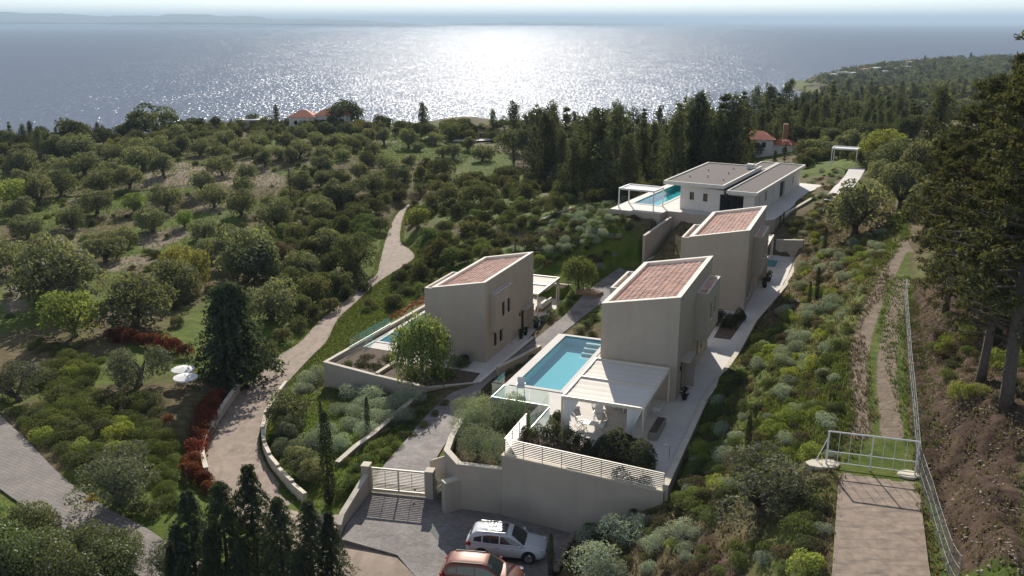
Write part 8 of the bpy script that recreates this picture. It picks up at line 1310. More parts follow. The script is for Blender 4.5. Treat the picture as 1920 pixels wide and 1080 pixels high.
('maquis','ridge'): [(-146.41,260.78,0,6.86,0,6,0,14),(-137.28,246.79,0,6.6,0,6,1,14),(-146.05,265.36,0,5.66,0,6,2,14),(-131.3,243.1,0,6.23,0,6,3,14),(-131.37,248.91,0,5.49,0,6,4,14),(-134.5,263.16,0,6.83,0,6,5,14),(-122.95,248.7,0,6.52,0,6,6,14),(-124.54,253.48,0,5.52,0,6,7,14),(-129.08,263.38,0,6.26,0,6,8,14),(-118.11,247.83,0,6.49,0,6,9,14),(-109.18,247.15,0,4.42,0,6,10,14),(-109.77,256.02,0,5.46,0,6,11,14),(-104.75,251.04,0,6.17,0,6,12,14),(-100.72,260.96,0,7.42,0,6,13,14),(-149.24,279.53,0,4.22,1,6,0,14),(-148.9,284.7,0,4.86,1,6,1,14),(-138.12,266.53,0,4.6,1,6,2,14),(-133.38,267.21,0,5.06,1,6,3,14),(-131.06,269.97,0,7.49,1,6,4,14),(-122.55,272.19,0,6.11,1,6,5,14),(-114.97,263.94,0,4.41,1,6,6,14),(-110.59,273.17,0,4.32,1,6,7,14),(-106.88,265.97,0,5.1,1,6,8,14),(-101.31,266.17,0,6.14,1,6,9,14),(-91.23,259.7,0,6.05,1,6,10,14),(-90.2,266.16,0,7.22,1,6,11,14),(-82.89,262.45,0,4.97,1,6,12,14),(-12.22,265.47,0,5.9,1,6,13,14),(-158.58,285.7,0,4.96,2,6,0,14),(-152.88,296.27,0,6.85,2,6,1,14),(-130.74,278.01,0,7.48,2,6,2,14),(-123.2,276.57,0,5.31,2,6,3,14),(-119.74,281.69,0,7.39,2,6,4,14),(-121.68,287.28,0,5.48,2,6,5,14),(-99.37,276.99,0,4.63,2,6,6,14),(-79.91,264.91,0,5.28,2,6,7,14),(-70.65,268.75,0,4.37,2,6,8,14),(-64.22,277.89,0,4.49,2,6,9,14),(-42.21,271.76,0,5.24,2,6,10,14),(-17.67,265.35,0,7.11,2,6,11,14),(-6.42,272.94,0,5.36,2,6,12,14),(-2.24,267.51,0,6.17,2,6,13,14),(-112.76,290.66,0,5.56,3,6,0,14),(-102.76,282.78,0,7.25,3,6,1,14),(-86.6,279.66,0,7.24,3,6,2,14),(-83.28,270.47,0,6.2,3,6,3,14),(-76.53,272.65,0,5.1,3,6,4,14),(-75.39,276.24,0,6.05,3,6,5,14),(-71.34,275.97,0,4.7,3,6,6,14),(-63.13,282.82,0,6.54,3,6,7,14),(-46.27,272.33,0,5.69,3,6,8,14),(-46.4,277.96,0,6.74,3,6,9,14),(-41.25,275.75,0,4.25,3,6,10,14),(-18.02,272.88,0,6.9,3,6,11,14),(-15.12,276,0,5.81,3,6,12,14),(-11.21,274.26,0,5.36,3,6,13,14),(-112.76,297.19,0,5.04,4,6,0,14),(-107.84,290.78,0,5.76,4,6,1,14),(-81.37,287.58,0,4.75,4,6,2,14),(-79.95,295.15,0,7,4,6,3,14),(-65.02,285.46,0,4.8,4,6,4,14),(-65.09,289.9,0,6.81,4,6,5,14),(-61.85,292.16,0,5.95,4,6,6,14),(-57.48,290.92,0,7.22,4,6,7,14),(-46.95,281.84,0,4.17,4,6,8,14),(-47.36,285.87,0,7.39,4,6,9,14),(-42.97,279,0,5.91,4,6,10,14),(-33.88,279.2,0,6.82,4,6,11,14),(-28.01,286.16,0,4.36,4,6,12,14),(-20.25,285.95,0,6.79,4,6,13,14),(-102.15,293.58,0,5.8,5,6,0,11),(-98.67,291.12,0,5.48,5,6,1,11),(-93.17,289.34,0,6.08,5,6,2,11),(-83.62,297.32,0,7.39,5,6,3,11),(-78.59,301.13,0,4.42,5,6,4,11),(-74.06,305.99,0,6.53,5,6,5,11),(-48.49,289.76,0,4.69,5,6,6,11),(-41.58,289.59,0,6.74,5,6,7,11),(-39.54,283.57,0,4.68,5,6,8,11),(-32.86,286.2,0,4.97,5,6,9,11),(-18.97,289.85,0,5.91,5,6,10,11)],
('maquis','shrubs by the road'): [(-16.87,103.17,0,2.2,0,2,0,6),(-15.54,116.1,0,1.89,0,2,1,6),(-12.48,122.5,0,2.03,0,2,2,6),(-12.32,125.56,0,1.54,0,2,3,6),(-9.84,125.07,0,1.37,0,2,4,6),(-6.73,125.09,0,1.93,0,2,5,6),(-11.73,130.09,0,1.63,1,2,0,5),(-6.07,127.26,0,2.19,1,2,1,5),(-4.45,126.66,0,1.31,1,2,2,5),(-4.38,132.94,0,2.33,1,2,3,5),(0.06,131.72,0,2.1,1,2,4,5)],
('maquis','upper right hill'): [(36.88,76.57,0,3.44,0,3,0,9),(39.69,82.01,0,3.87,0,3,1,9),(32.42,64.82,0,3.54,0,3,2,9),(35.65,69.98,0,4.62,0,3,3,9),(37.28,72.73,0,3.03,0,3,4,9),(40.78,78.73,0,3.66,0,3,5,9),(39.91,76.01,0,3.44,0,3,6,9),(34.35,60.38,0,4.32,0,3,7,9),(42.6,75.72,0,4.35,0,3,8,9),(42.8,93.35,0,3.3,1,3,0,9),(44.78,95.67,0,4.55,1,3,1,9),(45.77,90.07,0,4.29,1,3,2,9),(45.29,87.52,0,3.09,1,3,3,9),(48.88,93.22,0,3.11,1,3,4,9),(48.51,89.93,0,3.71,1,3,5,9),(47.1,85.04,0,4.05,1,3,6,9),(44.98,79.64,0,3.05,1,3,7,9),(49.49,87.2,0,4.41,1,3,8,9),(53.98,117.94,0,3.96,2,3,0,7),(51.57,102.47,0,3.53,2,3,1,7),(49.53,96.22,0,3.32,2,3,2,7),(55.1,105.64,0,3.27,2,3,3,7),(55.67,101.69,0,3.19,2,3,4,7),(54.44,97.9,0,3.76,2,3,5,7),(53.13,94.99,0,4.06,2,3,6,7)],
('maquis','wood edge'): [(4.1,168.72,0,3.43,0,4,0,10),(7.94,148.36,0,3.03,0,4,1,10),(8.42,154.47,0,4.24,0,4,2,10),(10.12,149.93,0,2.82,0,4,3,10),(13.2,155.37,0,3.19,0,4,4,10),(12.78,141.28,0,3.67,0,4,5,10),(14.62,152.99,0,4.32,0,4,6,10),(14.61,138.03,0,3.93,0,4,7,10),(16.68,140.04,0,3.88,0,4,8,10),(20.97,142.61,0,4.02,0,4,9,10),(0.34,171.17,0,3.66,1,4,0,10),(4.07,172.4,0,3.06,1,4,1,10),(5.66,173.7,0,2.92,1,4,2,10),(8.76,163.76,0,3.69,1,4,3,10),(10.3,162.36,0,3.55,1,4,4,10),(14.26,159.1,0,4.33,1,4,5,10),(17.56,158.85,0,3.77,1,4,6,10),(20.29,156.9,0,4.44,1,4,7,10),(21.31,151.57,0,2.94,1,4,8,10),(22.84,140.69,0,3.55,1,4,9,10),(3.66,177.84,0,3.89,2,4,0,10),(7.12,176.23,0,3.33,2,4,1,10),(10.7,171.2,0,3.07,2,4,2,10),(12.01,167.29,0,3.84,2,4,3,10),(12.36,165.14,0,3.13,2,4,4,10),(14.08,164.23,0,3.85,2,4,5,10),(15.67,161.65,0,3.14,2,4,6,10),(19.2,160.77,0,3.68,2,4,7,10),(21.05,159.29,0,3.42,2,4,8,10),(22.49,148.24,0,4.25,2,4,9,10),(3.6,186.89,0,4.04,3,4,0,7),(3.99,196.37,0,3.92,3,4,1,7),(8.35,178.99,0,3.69,3,4,2,7),(9.87,185.29,0,3.35,3,4,3,7),(10.96,181.52,0,4.1,3,4,4,7),(17.35,165.58,0,4.09,3,4,5,7),(24.09,154.79,0,4.47,3,4,6,7)],
('mimosa','hand'): [(-100.75,225.32,0,2.66,0,1,0,3),(-111.21,252.73,0,3.46,0,1,1,3),(-42.51,113.36,0,7.18,0,1,2,3)],
('mimosaolive','hand'): [(57.4,140.24,0,6.19,0,1,0,1)],
('olive','behind house four'): [(55.39,134.81,0,4.15,0,2,0,3),(55.67,130.81,0,3,0,2,1,3),(57.47,132.16,0,2.9,0,2,2,3),(55.98,168.47,0,3.94,1,2,0,3),(61.84,171.85,0,2.95,1,2,1,3),(55.64,138.3,0,3.54,1,2,2,3)],
('olive','grove fill'): [(-129.25,228.19,0,4.96,0,3,0,9),(-118.45,217.91,0,5.22,0,3,1,9),(-121.36,223.65,0,5.97,0,3,2,9),(-109.7,201.22,0,5.12,0,3,3,9),(-124.54,232.18,0,5.36,0,3,4,9),(-123.67,237.31,0,4.74,0,3,5,9),(-113.32,221.34,0,4.89,0,3,6,9),(-106.94,223.31,0,5.09,0,3,7,9),(-93.55,227.51,0,4.91,0,3,8,9),(-104.28,233.3,0,5.67,1,3,0,9),(-97.15,232.31,0,4.72,1,3,1,9),(-98.25,237.09,0,5.97,1,3,2,9),(-87.41,232.31,0,4.81,1,3,3,9),(-64.72,226.85,0,5.68,1,3,4,9),(-56.46,220.61,0,4.81,1,3,5,9),(-51.69,221.82,0,5.94,1,3,6,9),(-41.71,222.5,0,4.78,1,3,7,9),(-33.6,217.6,0,5.73,1,3,8,9),(-95.45,243.92,0,4.82,2,3,0,8),(-95.38,248.57,0,4.92,2,3,1,8),(-82.75,247.87,0,5.7,2,3,2,8),(-69.64,249.03,0,5.53,2,3,3,8),(-61.02,257.44,0,5.9,2,3,4,8),(-45.82,245.74,0,5.69,2,3,5,8),(-41.12,235.01,0,4.67,2,3,6,8),(-39.74,240.12,0,5.84,2,3,7,8)],
('olive','hand'): [(-69.24,122.27,0,6.68,0,7,0,16),(-58.42,110.72,0,8.37,0,7,1,16),(-52.84,101.62,0,10.54,0,7,2,16),(-56.77,113.52,0,4.67,0,7,3,16),(-59.32,128.41,0,6.41,0,7,4,16),(-41.54,94.91,0,8.91,0,7,5,16),(-41.8,107.85,0,6.69,0,7,6,16),(-40.39,126.97,0,7.49,0,7,7,16),(-35.6,118.91,0,8.95,0,7,8,16),(-34.47,117.46,0,6.97,0,7,9,16),(-27.75,99.56,0,6.91,0,7,10,16),(-32.03,117.29,0,4.02,0,7,11,16),(-18.34,68.11,0,3.42,0,7,12,16),(-15.42,59.13,0,2.59,0,7,13,16),(-28.44,118.39,0,4.59,0,7,14,16),(-14.07,57.38,0,2.1,0,7,15,16),(-88.88,161.11,0,6.13,1,7,0,16),(-79.1,144.59,0,5.86,1,7,1,16),(-75.92,153.29,0,5.16,1,7,2,16),(-65.66,136.78,0,2.78,1,7,3,16),(-76.34,164.18,0,6.6,1,7,4,16),(-60.95,138,0,4.68,1,7,5,16),(-60.03,148.46,0,6.34,1,7,6,16),(-49.82,143.19,0,4.68,1,7,7,16),(-44.19,128.44,0,4.08,1,7,8,16),(-48.21,158.86,0,5.68,1,7,9,16),(-39.45,149.09,0,6.36,1,7,10,16),(-34.97,162.28,0,4.71,1,7,11,16),(-33.48,156.54,0,5.26,1,7,12,16),(-27.75,130.82,0,5.03,1,7,13,16),(37.57,97.42,0,7.23,1,7,14,16),(41.6,86.44,0,6.41,1,7,15,16),(-92.25,174.28,0,6.8,2,7,0,16),(-92.52,183.93,0,7.15,2,7,1,16),(-83.77,184.49,0,7.17,2,7,2,16),(-64.38,166.49,0,6.5,2,7,3,16),(-61.31,178.18,0,5.54,2,7,4,16),(-55.84,167.38,0,5.6,2,7,5,16),(-54,180.35,0,4.81,2,7,6,16),(-44.45,165.28,0,4.06,2,7,7,16),(-42.54,170.42,0,3.8,2,7,8,16),(-43.58,184.84,0,5.74,2,7,9,16),(-42.42,182.91,0,4.47,2,7,10,16),(-33.06,168.58,0,5.64,2,7,11,16),(-32.45,169.87,0,7.19,2,7,12,16),(-27.71,177.97,0,5.93,2,7,13,16),(44.22,101.36,0,6.78,2,7,14,16),(48.46,105.86,0,7.05,2,7,15,16),(-114.66,211.08,0,9.81,3,7,0,16),(-104.6,207.72,0,6.43,3,7,1,16),(-99.82,210.94,0,7.69,3,7,2,16),(-91.07,206.1,0,6.37,3,7,3,16),(-79.73,187.74,0,6.24,3,7,4,16),(-77.11,199.52,0,6.61,3,7,5,16),(-64.68,201.24,0,6.22,3,7,6,16),(-56.15,191.36,0,5.08,3,7,7,16),(-39.41,189.77,0,4.83,3,7,8,16),(-39.41,189.77,0,3.57,3,7,9,16),(-32.65,193.44,0,5.13,3,7,10,16),(-28.26,205.07,0,4.97,3,7,11,16),(-24.24,188.79,0,5.22,3,7,12,16),(48.53,118.49,0,4.73,3,7,13,16),(54.77,125.11,0,7.46,3,7,14,16),(54.66,111.31,0,7.38,3,7,15,16),(-120.87,241.68,0,7.96,4,7,0,16),(-115.84,241.17,0,9,4,7,1,16),(-100.18,228.2,0,6.02,4,7,2,16),(-87.15,214,0,8.72,4,7,3,16),(-71.79,222.95,0,6.86,4,7,4,16),(-58.02,212.29,0,4.91,4,7,5,16),(-52.71,216.48,0,4.76,4,7,6,16),(-42.68,202.61,0,5.36,4,7,7,16),(-43.34,208,0,5.5,4,7,8,16),(-40.19,215.59,0,4.26,4,7,9,16),(-33.99,210.99,0,4.87,4,7,10,16),(-23.91,213.29,0,4.7,4,7,11,16),(-14.84,229.31,0,5.04,4,7,12,16),(-7.28,224.72,0,5.68,4,7,13,16),(57.25,176.88,0,5.25,4,7,14,16),(59.08,174.62,0,5.75,4,7,15,16),(-101.06,241.17,0,6.35,5,7,0,16),(-92.32,236.62,0,6.75,5,7,1,16),(-87.21,238.6,0,6.81,5,7,2,16),(-80.34,234.27,0,6.17,5,7,3,16),(-69.76,233.47,0,6.15,5,7,4,16),(-67.68,242.12,0,5.83,5,7,5,16),(-58.54,237.55,0,7.29,5,7,6,16),(-45.03,223.03,0,3.92,5,7,7,16),(-46.34,234.57,0,4.88,5,7,8,16),(-45.37,231.84,0,5.84,5,7,9,16),(-28.23,248.96,0,6,5,7,10,16),(-24.69,242.65,0,3.99,5,7,11,16),(-17.67,231.2,0,4.06,5,7,12,16),(-11.81,241.6,0,4.76,5,7,13,16),(67.47,182.45,0,6,5,7,14,16),(66.92,167.41,0,6.06,5,7,15,16),(-102.85,270.26,0,5.91,6,7,0,12),(-100.06,272.85,0,6.56,6,7,1,12),(-96.12,273.86,0,5.98,6,7,2,12),(-85.78,258.41,0,6.22,6,7,3,12),(-79.53,254.41,0,6.12,6,7,4,12),(-68.26,253.47,0,5.54,6,7,5,12),(-55.37,257.94,0,4.51,6,7,6,12),(-53.87,251.88,0,4.41,6,7,7,12),(-42.51,253.03,0,4.98,6,7,8,12),(-41.16,263.65,0,5.19,6,7,9,12),(-35.75,254.27,0,5.56,6,7,10,12),(-21.44,255.38,0,5.03,6,7,11,12)],
('olive','upper right hill'): [(34.35,67.44,0,3.55,0,2,0,7),(42.3,81.42,0,4.12,0,2,1,7),(35.19,64.68,0,3.57,0,2,2,7),(44.62,83.31,0,3.73,0,2,3,7),(38.02,68.31,0,3.63,0,2,4,7),(39.94,70.43,0,3.32,0,2,5,7),(41.68,72.6,0,3.56,0,2,6,7),(46.81,98.2,0,3.59,1,2,0,6),(57.47,121.26,0,4.93,1,2,1,6),(57.32,115.12,0,4.31,1,2,2,6),(50.55,98.48,0,3.09,1,2,3,6),(52.63,99.91,0,3.82,1,2,4,6),(51.31,90.63,0,4.21,1,2,5,6)],
('pepper','hand'): [(-7.79,73.26,0,5.47,0,1,0,5),(-8.05,118.02,0,3.59,0,1,1,5),(-3.94,117.86,0,2.86,0,1,2,5),(3.17,104.18,0,1.9,0,1,3,5),(7.43,97.02,0,4.28,0,1,4,5)],
('pine','hand'): [(29.19,58.19,0,11.86,0,2,0,4),(24.4,43.96,0,12.23,0,2,1,4),(23.73,40.25,0,16.67,0,2,2,4),(28.6,48.34,0,16.95,0,2,3,4),(37.4,78.64,0,9.05,1,2,0,4),(38.33,76.23,0,12.93,1,2,1,4),(33.35,63.26,0,13.57,1,2,2,4),(38.17,65.65,0,16.79,1,2,3,4)],
('redbush','hand'): [(-22.96,58.36,0,2.14,0,3,0,7),(-23.5,60.34,0,2.2,0,3,1,7),(-24.08,62.47,0,2.27,0,3,2,7),(-24.49,64.3,0,2.24,0,3,3,7),(-22,57.7,0,1.89,0,3,4,7),(-20.99,56.56,0,1.63,0,3,5,7),(-20.06,55.64,0,1.32,0,3,6,7),(-33.55,85.06,0,2.13,1,3,0,7),(-32.18,84.16,0,2,1,3,1,7),(-24.89,66.15,0,2.3,1,3,2,7),(-25.23,68.12,0,2.27,1,3,3,7),(-25.49,70.01,0,2.15,1,3,4,7),(-25.68,71.87,0,2.02,1,3,5,7),(-25.8,73.72,0,1.88,1,3,6,7),(-41.61,89.17,0,2.45,2,3,0,6),(-40.62,89.17,0,2.45,2,3,1,6),(-39.22,88.49,0,2.43,2,3,2,6),(-37.81,87.74,0,2.3,2,3,3,6),(-36.55,87.29,0,2.29,2,3,4,6),(-35.13,86.42,0,2.16,2,3,5,6)],
('redlow','hand'): [(-27.75,67.15,0,1.55,0,1,0,1)],
('redlowmound','pool strip'): [(-12.79,90.53,0,0.6,0,3,0,7),(-12.77,91.42,0,0.55,0,3,1,7),(-12.35,91.23,0,0.77,0,3,2,7),(-12.29,90.79,0,0.61,0,3,3,7),(-12.1,92.14,0,0.77,0,3,4,7),(-11.83,91.66,0,0.68,0,3,5,7),(-11.61,92.75,0,0.76,0,3,6,7),(-11.97,93.38,0,0.51,1,3,0,7),(-11.41,94.49,0,0.6,1,3,1,7),(-11.29,93.86,0,0.51,1,3,2,7),(-10.96,94.72,0,0.54,1,3,3,7),(-10.94,95.21,0,0.59,1,3,4,7),(-10.78,94.07,0,0.52,1,3,5,7),(-10.5,95.37,0,0.53,1,3,6,7),(-11.07,95.89,0,0.77,2,3,0,7),(-10.86,96.28,0,0.62,2,3,1,7),(-10.4,96.53,0,0.58,2,3,2,7),(-10.23,95.72,0,0.74,2,3,3,7),(-10.18,97.19,0,0.54,2,3,4,7),(-10.01,96.22,0,0.63,2,3,5,7),(-9.94,97.53,0,0.8,2,3,6,7)],
('redtree','hand'): [(90.22,286.65,0,6.01,0,1,0,1)],
('rosemary','hand'): [(-2.94,57.33,53.2,3.21,0,2,0,4),(-2.18,53.3,53.2,3.77,0,2,1,4),(-1.29,57.33,53.2,3.21,0,2,2,4),(-0.84,51.97,53.2,3.44,0,2,3,4),(-3.45,60.01,53.2,2.23,1,2,0,4),(-2.28,59.55,53.2,2.77,1,2,1,4),(0.19,58.2,53.2,3.26,1,2,2,4),(1.1,57.33,53.2,2.41,1,2,3,4)],
('roundpine','hand'): [(-127.89,251.88,0,8.13,0,2,0,5),(-125.73,258.4,0,11.36,0,2,1,5),(-109.84,280.26,0,17.21,0,2,2,5),(34.38,220.76,0,5.19,0,2,3,5),(49.93,192.77,0,6.81,0,2,4,5),(-54.71,298.15,0,13.03,1,2,0,4),(-15.07,280.56,0,8.19,1,2,1,4),(-8.97,279.37,0,4.57,1,2,2,4),(9.48,270.57,0,9.48,1,2,3,4)],
('roundpine','headland'): [(373.82,1058.14,0,13,0,8,0,19),(388.5,1078.22,0,12.89,0,8,1,19),(370.7,1019.31,0,9.56,0,8,2,19),(391.27,1049.13,0,14.17,0,8,3,19),(398.57,1020.24,0,12.25,0,8,4,19),(403.86,1031.6,0,13.45,0,8,5,19),(409.33,1016.89,0,12.06,0,8,6,19),(391.33,962.17,0,11.82,0,8,7,19),(409.03,1000.34,0,14.56,0,8,8,19),(385.09,910.2,0,13.48,0,8,9,19),(386.53,837.39,0,13.52,0,8,10,19),(395.79,835.8,0,9.44,0,8,11,19),(389.57,805.48,0,13.63,0,8,12,19),(398.87,816.73,0,11.32,0,8,13,19),(322.88,640.72,0,9.23,0,8,14,19),(401.41,796.33,0,14.62,0,8,15,19),(383.14,702.64,0,12.89,0,8,16,19),(390.59,710.72,0,14.02,0,8,17,19),(422.91,768.45,0,11.26,0,8,18,19),(387.86,1108.42,0,14.9,1,8,0,19),(402.33,1095.74,0,14.88,1,8,1,19),(416.81,1125.12,0,13.02,1,8,2,19),(401.98,1059.37,0,11.83,1,8,3,19),(407.61,1069.92,0,13.28,1,8,4,19),(414.91,1080.42,0,9.88,1,8,5,19),(423.32,1069.36,0,12.27,1,8,6,19),(423.86,1055.62,0,13.16,1,8,7,19),(423.56,1003.57,0,10.84,1,8,8,19),(445.2,1029.93,0,11.36,1,8,9,19),(459.77,1028.29,0,9.92,1,8,10,19),(478.44,988.19,0,13.35,1,8,11,19),(454.22,933.55,0,9.98,1,8,12,19),(481.8,968.22,0,14.2,1,8,13,19),(470.26,936.69,0,12.71,1,8,14,19),(426.93,837.81,0,14.68,1,8,15,19),(484.61,922.65,0,12.98,1,8,16,19),(501.63,947.69,0,10.87,1,8,17,19),(426.89,782.05,0,11.1,1,8,18,19),(401.49,1171.95,0,13.98,2,8,0,19),(408.89,1163.91,0,9.85,2,8,1,19),(421.29,1186.73,0,13.21,2,8,2,19),(432.02,1160.08,0,14.93,2,8,3,19),(427.05,1126.09,0,14.07,2,8,4,19),(442.95,1094.73,0,10.42,2,8,5,19),(456.29,1086.68,0,12.12,2,8,6,19),(483.64,1103.31,0,14.22,2,8,7,19),(464.77,1049.97,0,12.09,2,8,8,19),(478.13,1065.1,0,14.2,2,8,9,19),(470.74,1027.49,0,10.1,2,8,10,19),(466.33,1015.2,0,9.57,2,8,11,19),(482.16,1050.1,0,12.26,2,8,12,19),(492.77,1035.88,0,14.03,2,8,13,19),(488.85,980.63,0,10.53,2,8,14,19),(511.57,1019.57,0,10.28,2,8,15,19),(515.94,994.1,0,11.71,2,8,16,19),(491.02,902.28,0,12.29,2,8,17,19),(488.9,891.16,0,11.16,2,8,18,19),(426.27,1207.38,0,9.66,3,8,0,19),(450.11,1211.36,0,12.7,3,8,1,19),(443.86,1186.83,0,12.08,3,8,2,19),(455.78,1169.5,0,10.9,3,8,3,19),(457.38,1145.82,0,11.6,3,8,4,19),(471.11,1162.57,0,9.93,3,8,5,19),(483.47,1174.57,0,12.09,3,8,6,19),(471.14,1133.65,0,13.92,3,8,7,19),(488.76,1117.95,0,9.98,3,8,8,19),(504.25,1138.84,0,10.9,3,8,9,19),(500.55,1125.88,0,11.35,3,8,10,19),(511.51,1033.26,0,14.39,3,8,11,19),(530.96,1056.86,0,9.94,3,8,12,19),(546.11,1074.35,0,14.69,3,8,13,19),(519.18,1012.5,0,11.96,3,8,14,19),(539.93,1034.08,0,12.79,3,8,15,19),(547.33,1047.45,0,13.02,3,8,16,19),(556.87,1057.7,0,14.15,3,8,17,19),(552.08,1015.03,0,10.6,3,8,18,19),(467.08,1282.05,0,12.87,4,8,0,19),(484.43,1315.48,0,12.9,4,8,1,19),(505.18,1273.11,0,11.29,4,8,2,19),(493.23,1237.99,0,13.07,4,8,3,19),(486.49,1197.71,0,14.83,4,8,4,19),(511.78,1218.98,0,12.2,4,8,5,19),(492.29,1164.91,0,11.91,4,8,6,19),(521.53,1194.84,0,9.45,4,8,7,19),(528.77,1188.72,0,14.14,4,8,8,19),(512.23,1143.84,0,10.87,4,8,9,19),(525.8,1132.53,0,10.65,4,8,10,19),(549.94,1156,0,9.31,4,8,11,19),(542.17,1118.25,0,11.17,4,8,12,19),(559.06,1137.47,0,13.78,4,8,13,19),(583.04,1163.59,0,12.88,4,8,14,19),(579.42,1117.26,0,10.1,4,8,15,19),(588.07,1105.22,0,13.34,4,8,16,19),(583.43,1079.76,0,13.59,4,8,17,19),(600.58,1095.58,0,13.67,4,8,18,19),(509,1416.55,0,11.29,5,8,0,19),(514.57,1407.01,0,10.11,5,8,1,19),(509.63,1290.07,0,11.03,5,8,2,19),(541.42,1370.9,0,14.96,5,8,3,19),(542.62,1311.7,0,13.37,5,8,4,19),(569.09,1329.83,0,13.96,5,8,5,19),(540.92,1245.53,0,9.48,5,8,6,19),(562.29,1291.88,0,11.84,5,8,7,19),(528.02,1203.92,0,14.59,5,8,8,19),(546.96,1230.9,0,13.18,5,8,9,19),(580.7,1257.31,0,9.41,5,8,10,19),(580.69,1227.62,0,10.76,5,8,11,19),(594.04,1238.01,0,10.11,5,8,12,19),(582.99,1195.92,0,13.76,5,8,13,19),(582.64,1184.17,0,12.62,5,8,14,19),(637.38,1239.53,0,12.29,5,8,15,19),(658.97,1269.97,0,13.31,5,8,16,19),(651.14,1234.4,0,9.22,5,8,17,19),(612.7,1152.06,0,12.95,5,8,18,19),(589.23,1375.62,0,12.7,6,8,0,19),(612.52,1419.7,0,12.93,6,8,1,19),(644.63,1458.04,0,9.15,6,8,2,19),(612.18,1366.07,0,11.43,6,8,3,19),(629.3,1402.24,0,13.68,6,8,4,19),(650.23,1423.68,0,12.38,6,8,5,19),(678.49,1482.21,0,14.65,6,8,6,19),(614.76,1339.54,0,10.51,6,8,7,19),(608.45,1302.61,0,13.22,6,8,8,19),(702.83,1487.86,0,11.7,6,8,9,19),(650.44,1353.58,0,13.8,6,8,10,19),(668.05,1355.21,0,10.79,6,8,11,19),(715.48,1434.38,0,10.08,6,8,12,19),(735.91,1436.36,0,10.76,6,8,13,19),(708.61,1379.9,0,11.45,6,8,14,19),(727.5,1402.75,0,13.23,6,8,15,19),(740.58,1424.6,0,12.91,6,8,16,19),(716.41,1343.97,0,14.38,6,8,17,19),(716.02,1333.78,0,13.49,6,8,18,19),(740.2,1608.45,0,12.46,7,8,0,13),(703.63,1507.79,0,13.58,7,8,1,13),(774.53,1616.67,0,13.65,7,8,2,13),(758.46,1578.83,0,14.96,7,8,3,13),(805.7,1618.15,0,9.89,7,8,4,13),(728.17,1459.22,0,10.26,7,8,5,13),(771.62,1535.6,0,10.93,7,8,6,13),(777.96,1514.5,0,11.22,7,8,7,13),(826.1,1608.38,0,12.12,7,8,8,13),(793.25,1517.21,0,13.66,7,8,9,13),(815.45,1549.33,0,9.47,7,8,10,13),(837.65,1587.85,0,13.81,7,8,11,13),(788.4,1486.97,0,9.2,7,8,12,13)],
('roundpine','mid wood'): [(0.46,219.94,0,10.81,0,1,0,4),(9.1,249.73,0,12.95,0,1,1,4),(39.06,205.59,0,12.69,0,1,2,4),(47.44,213.73,0,11.51,0,1,3,4)],
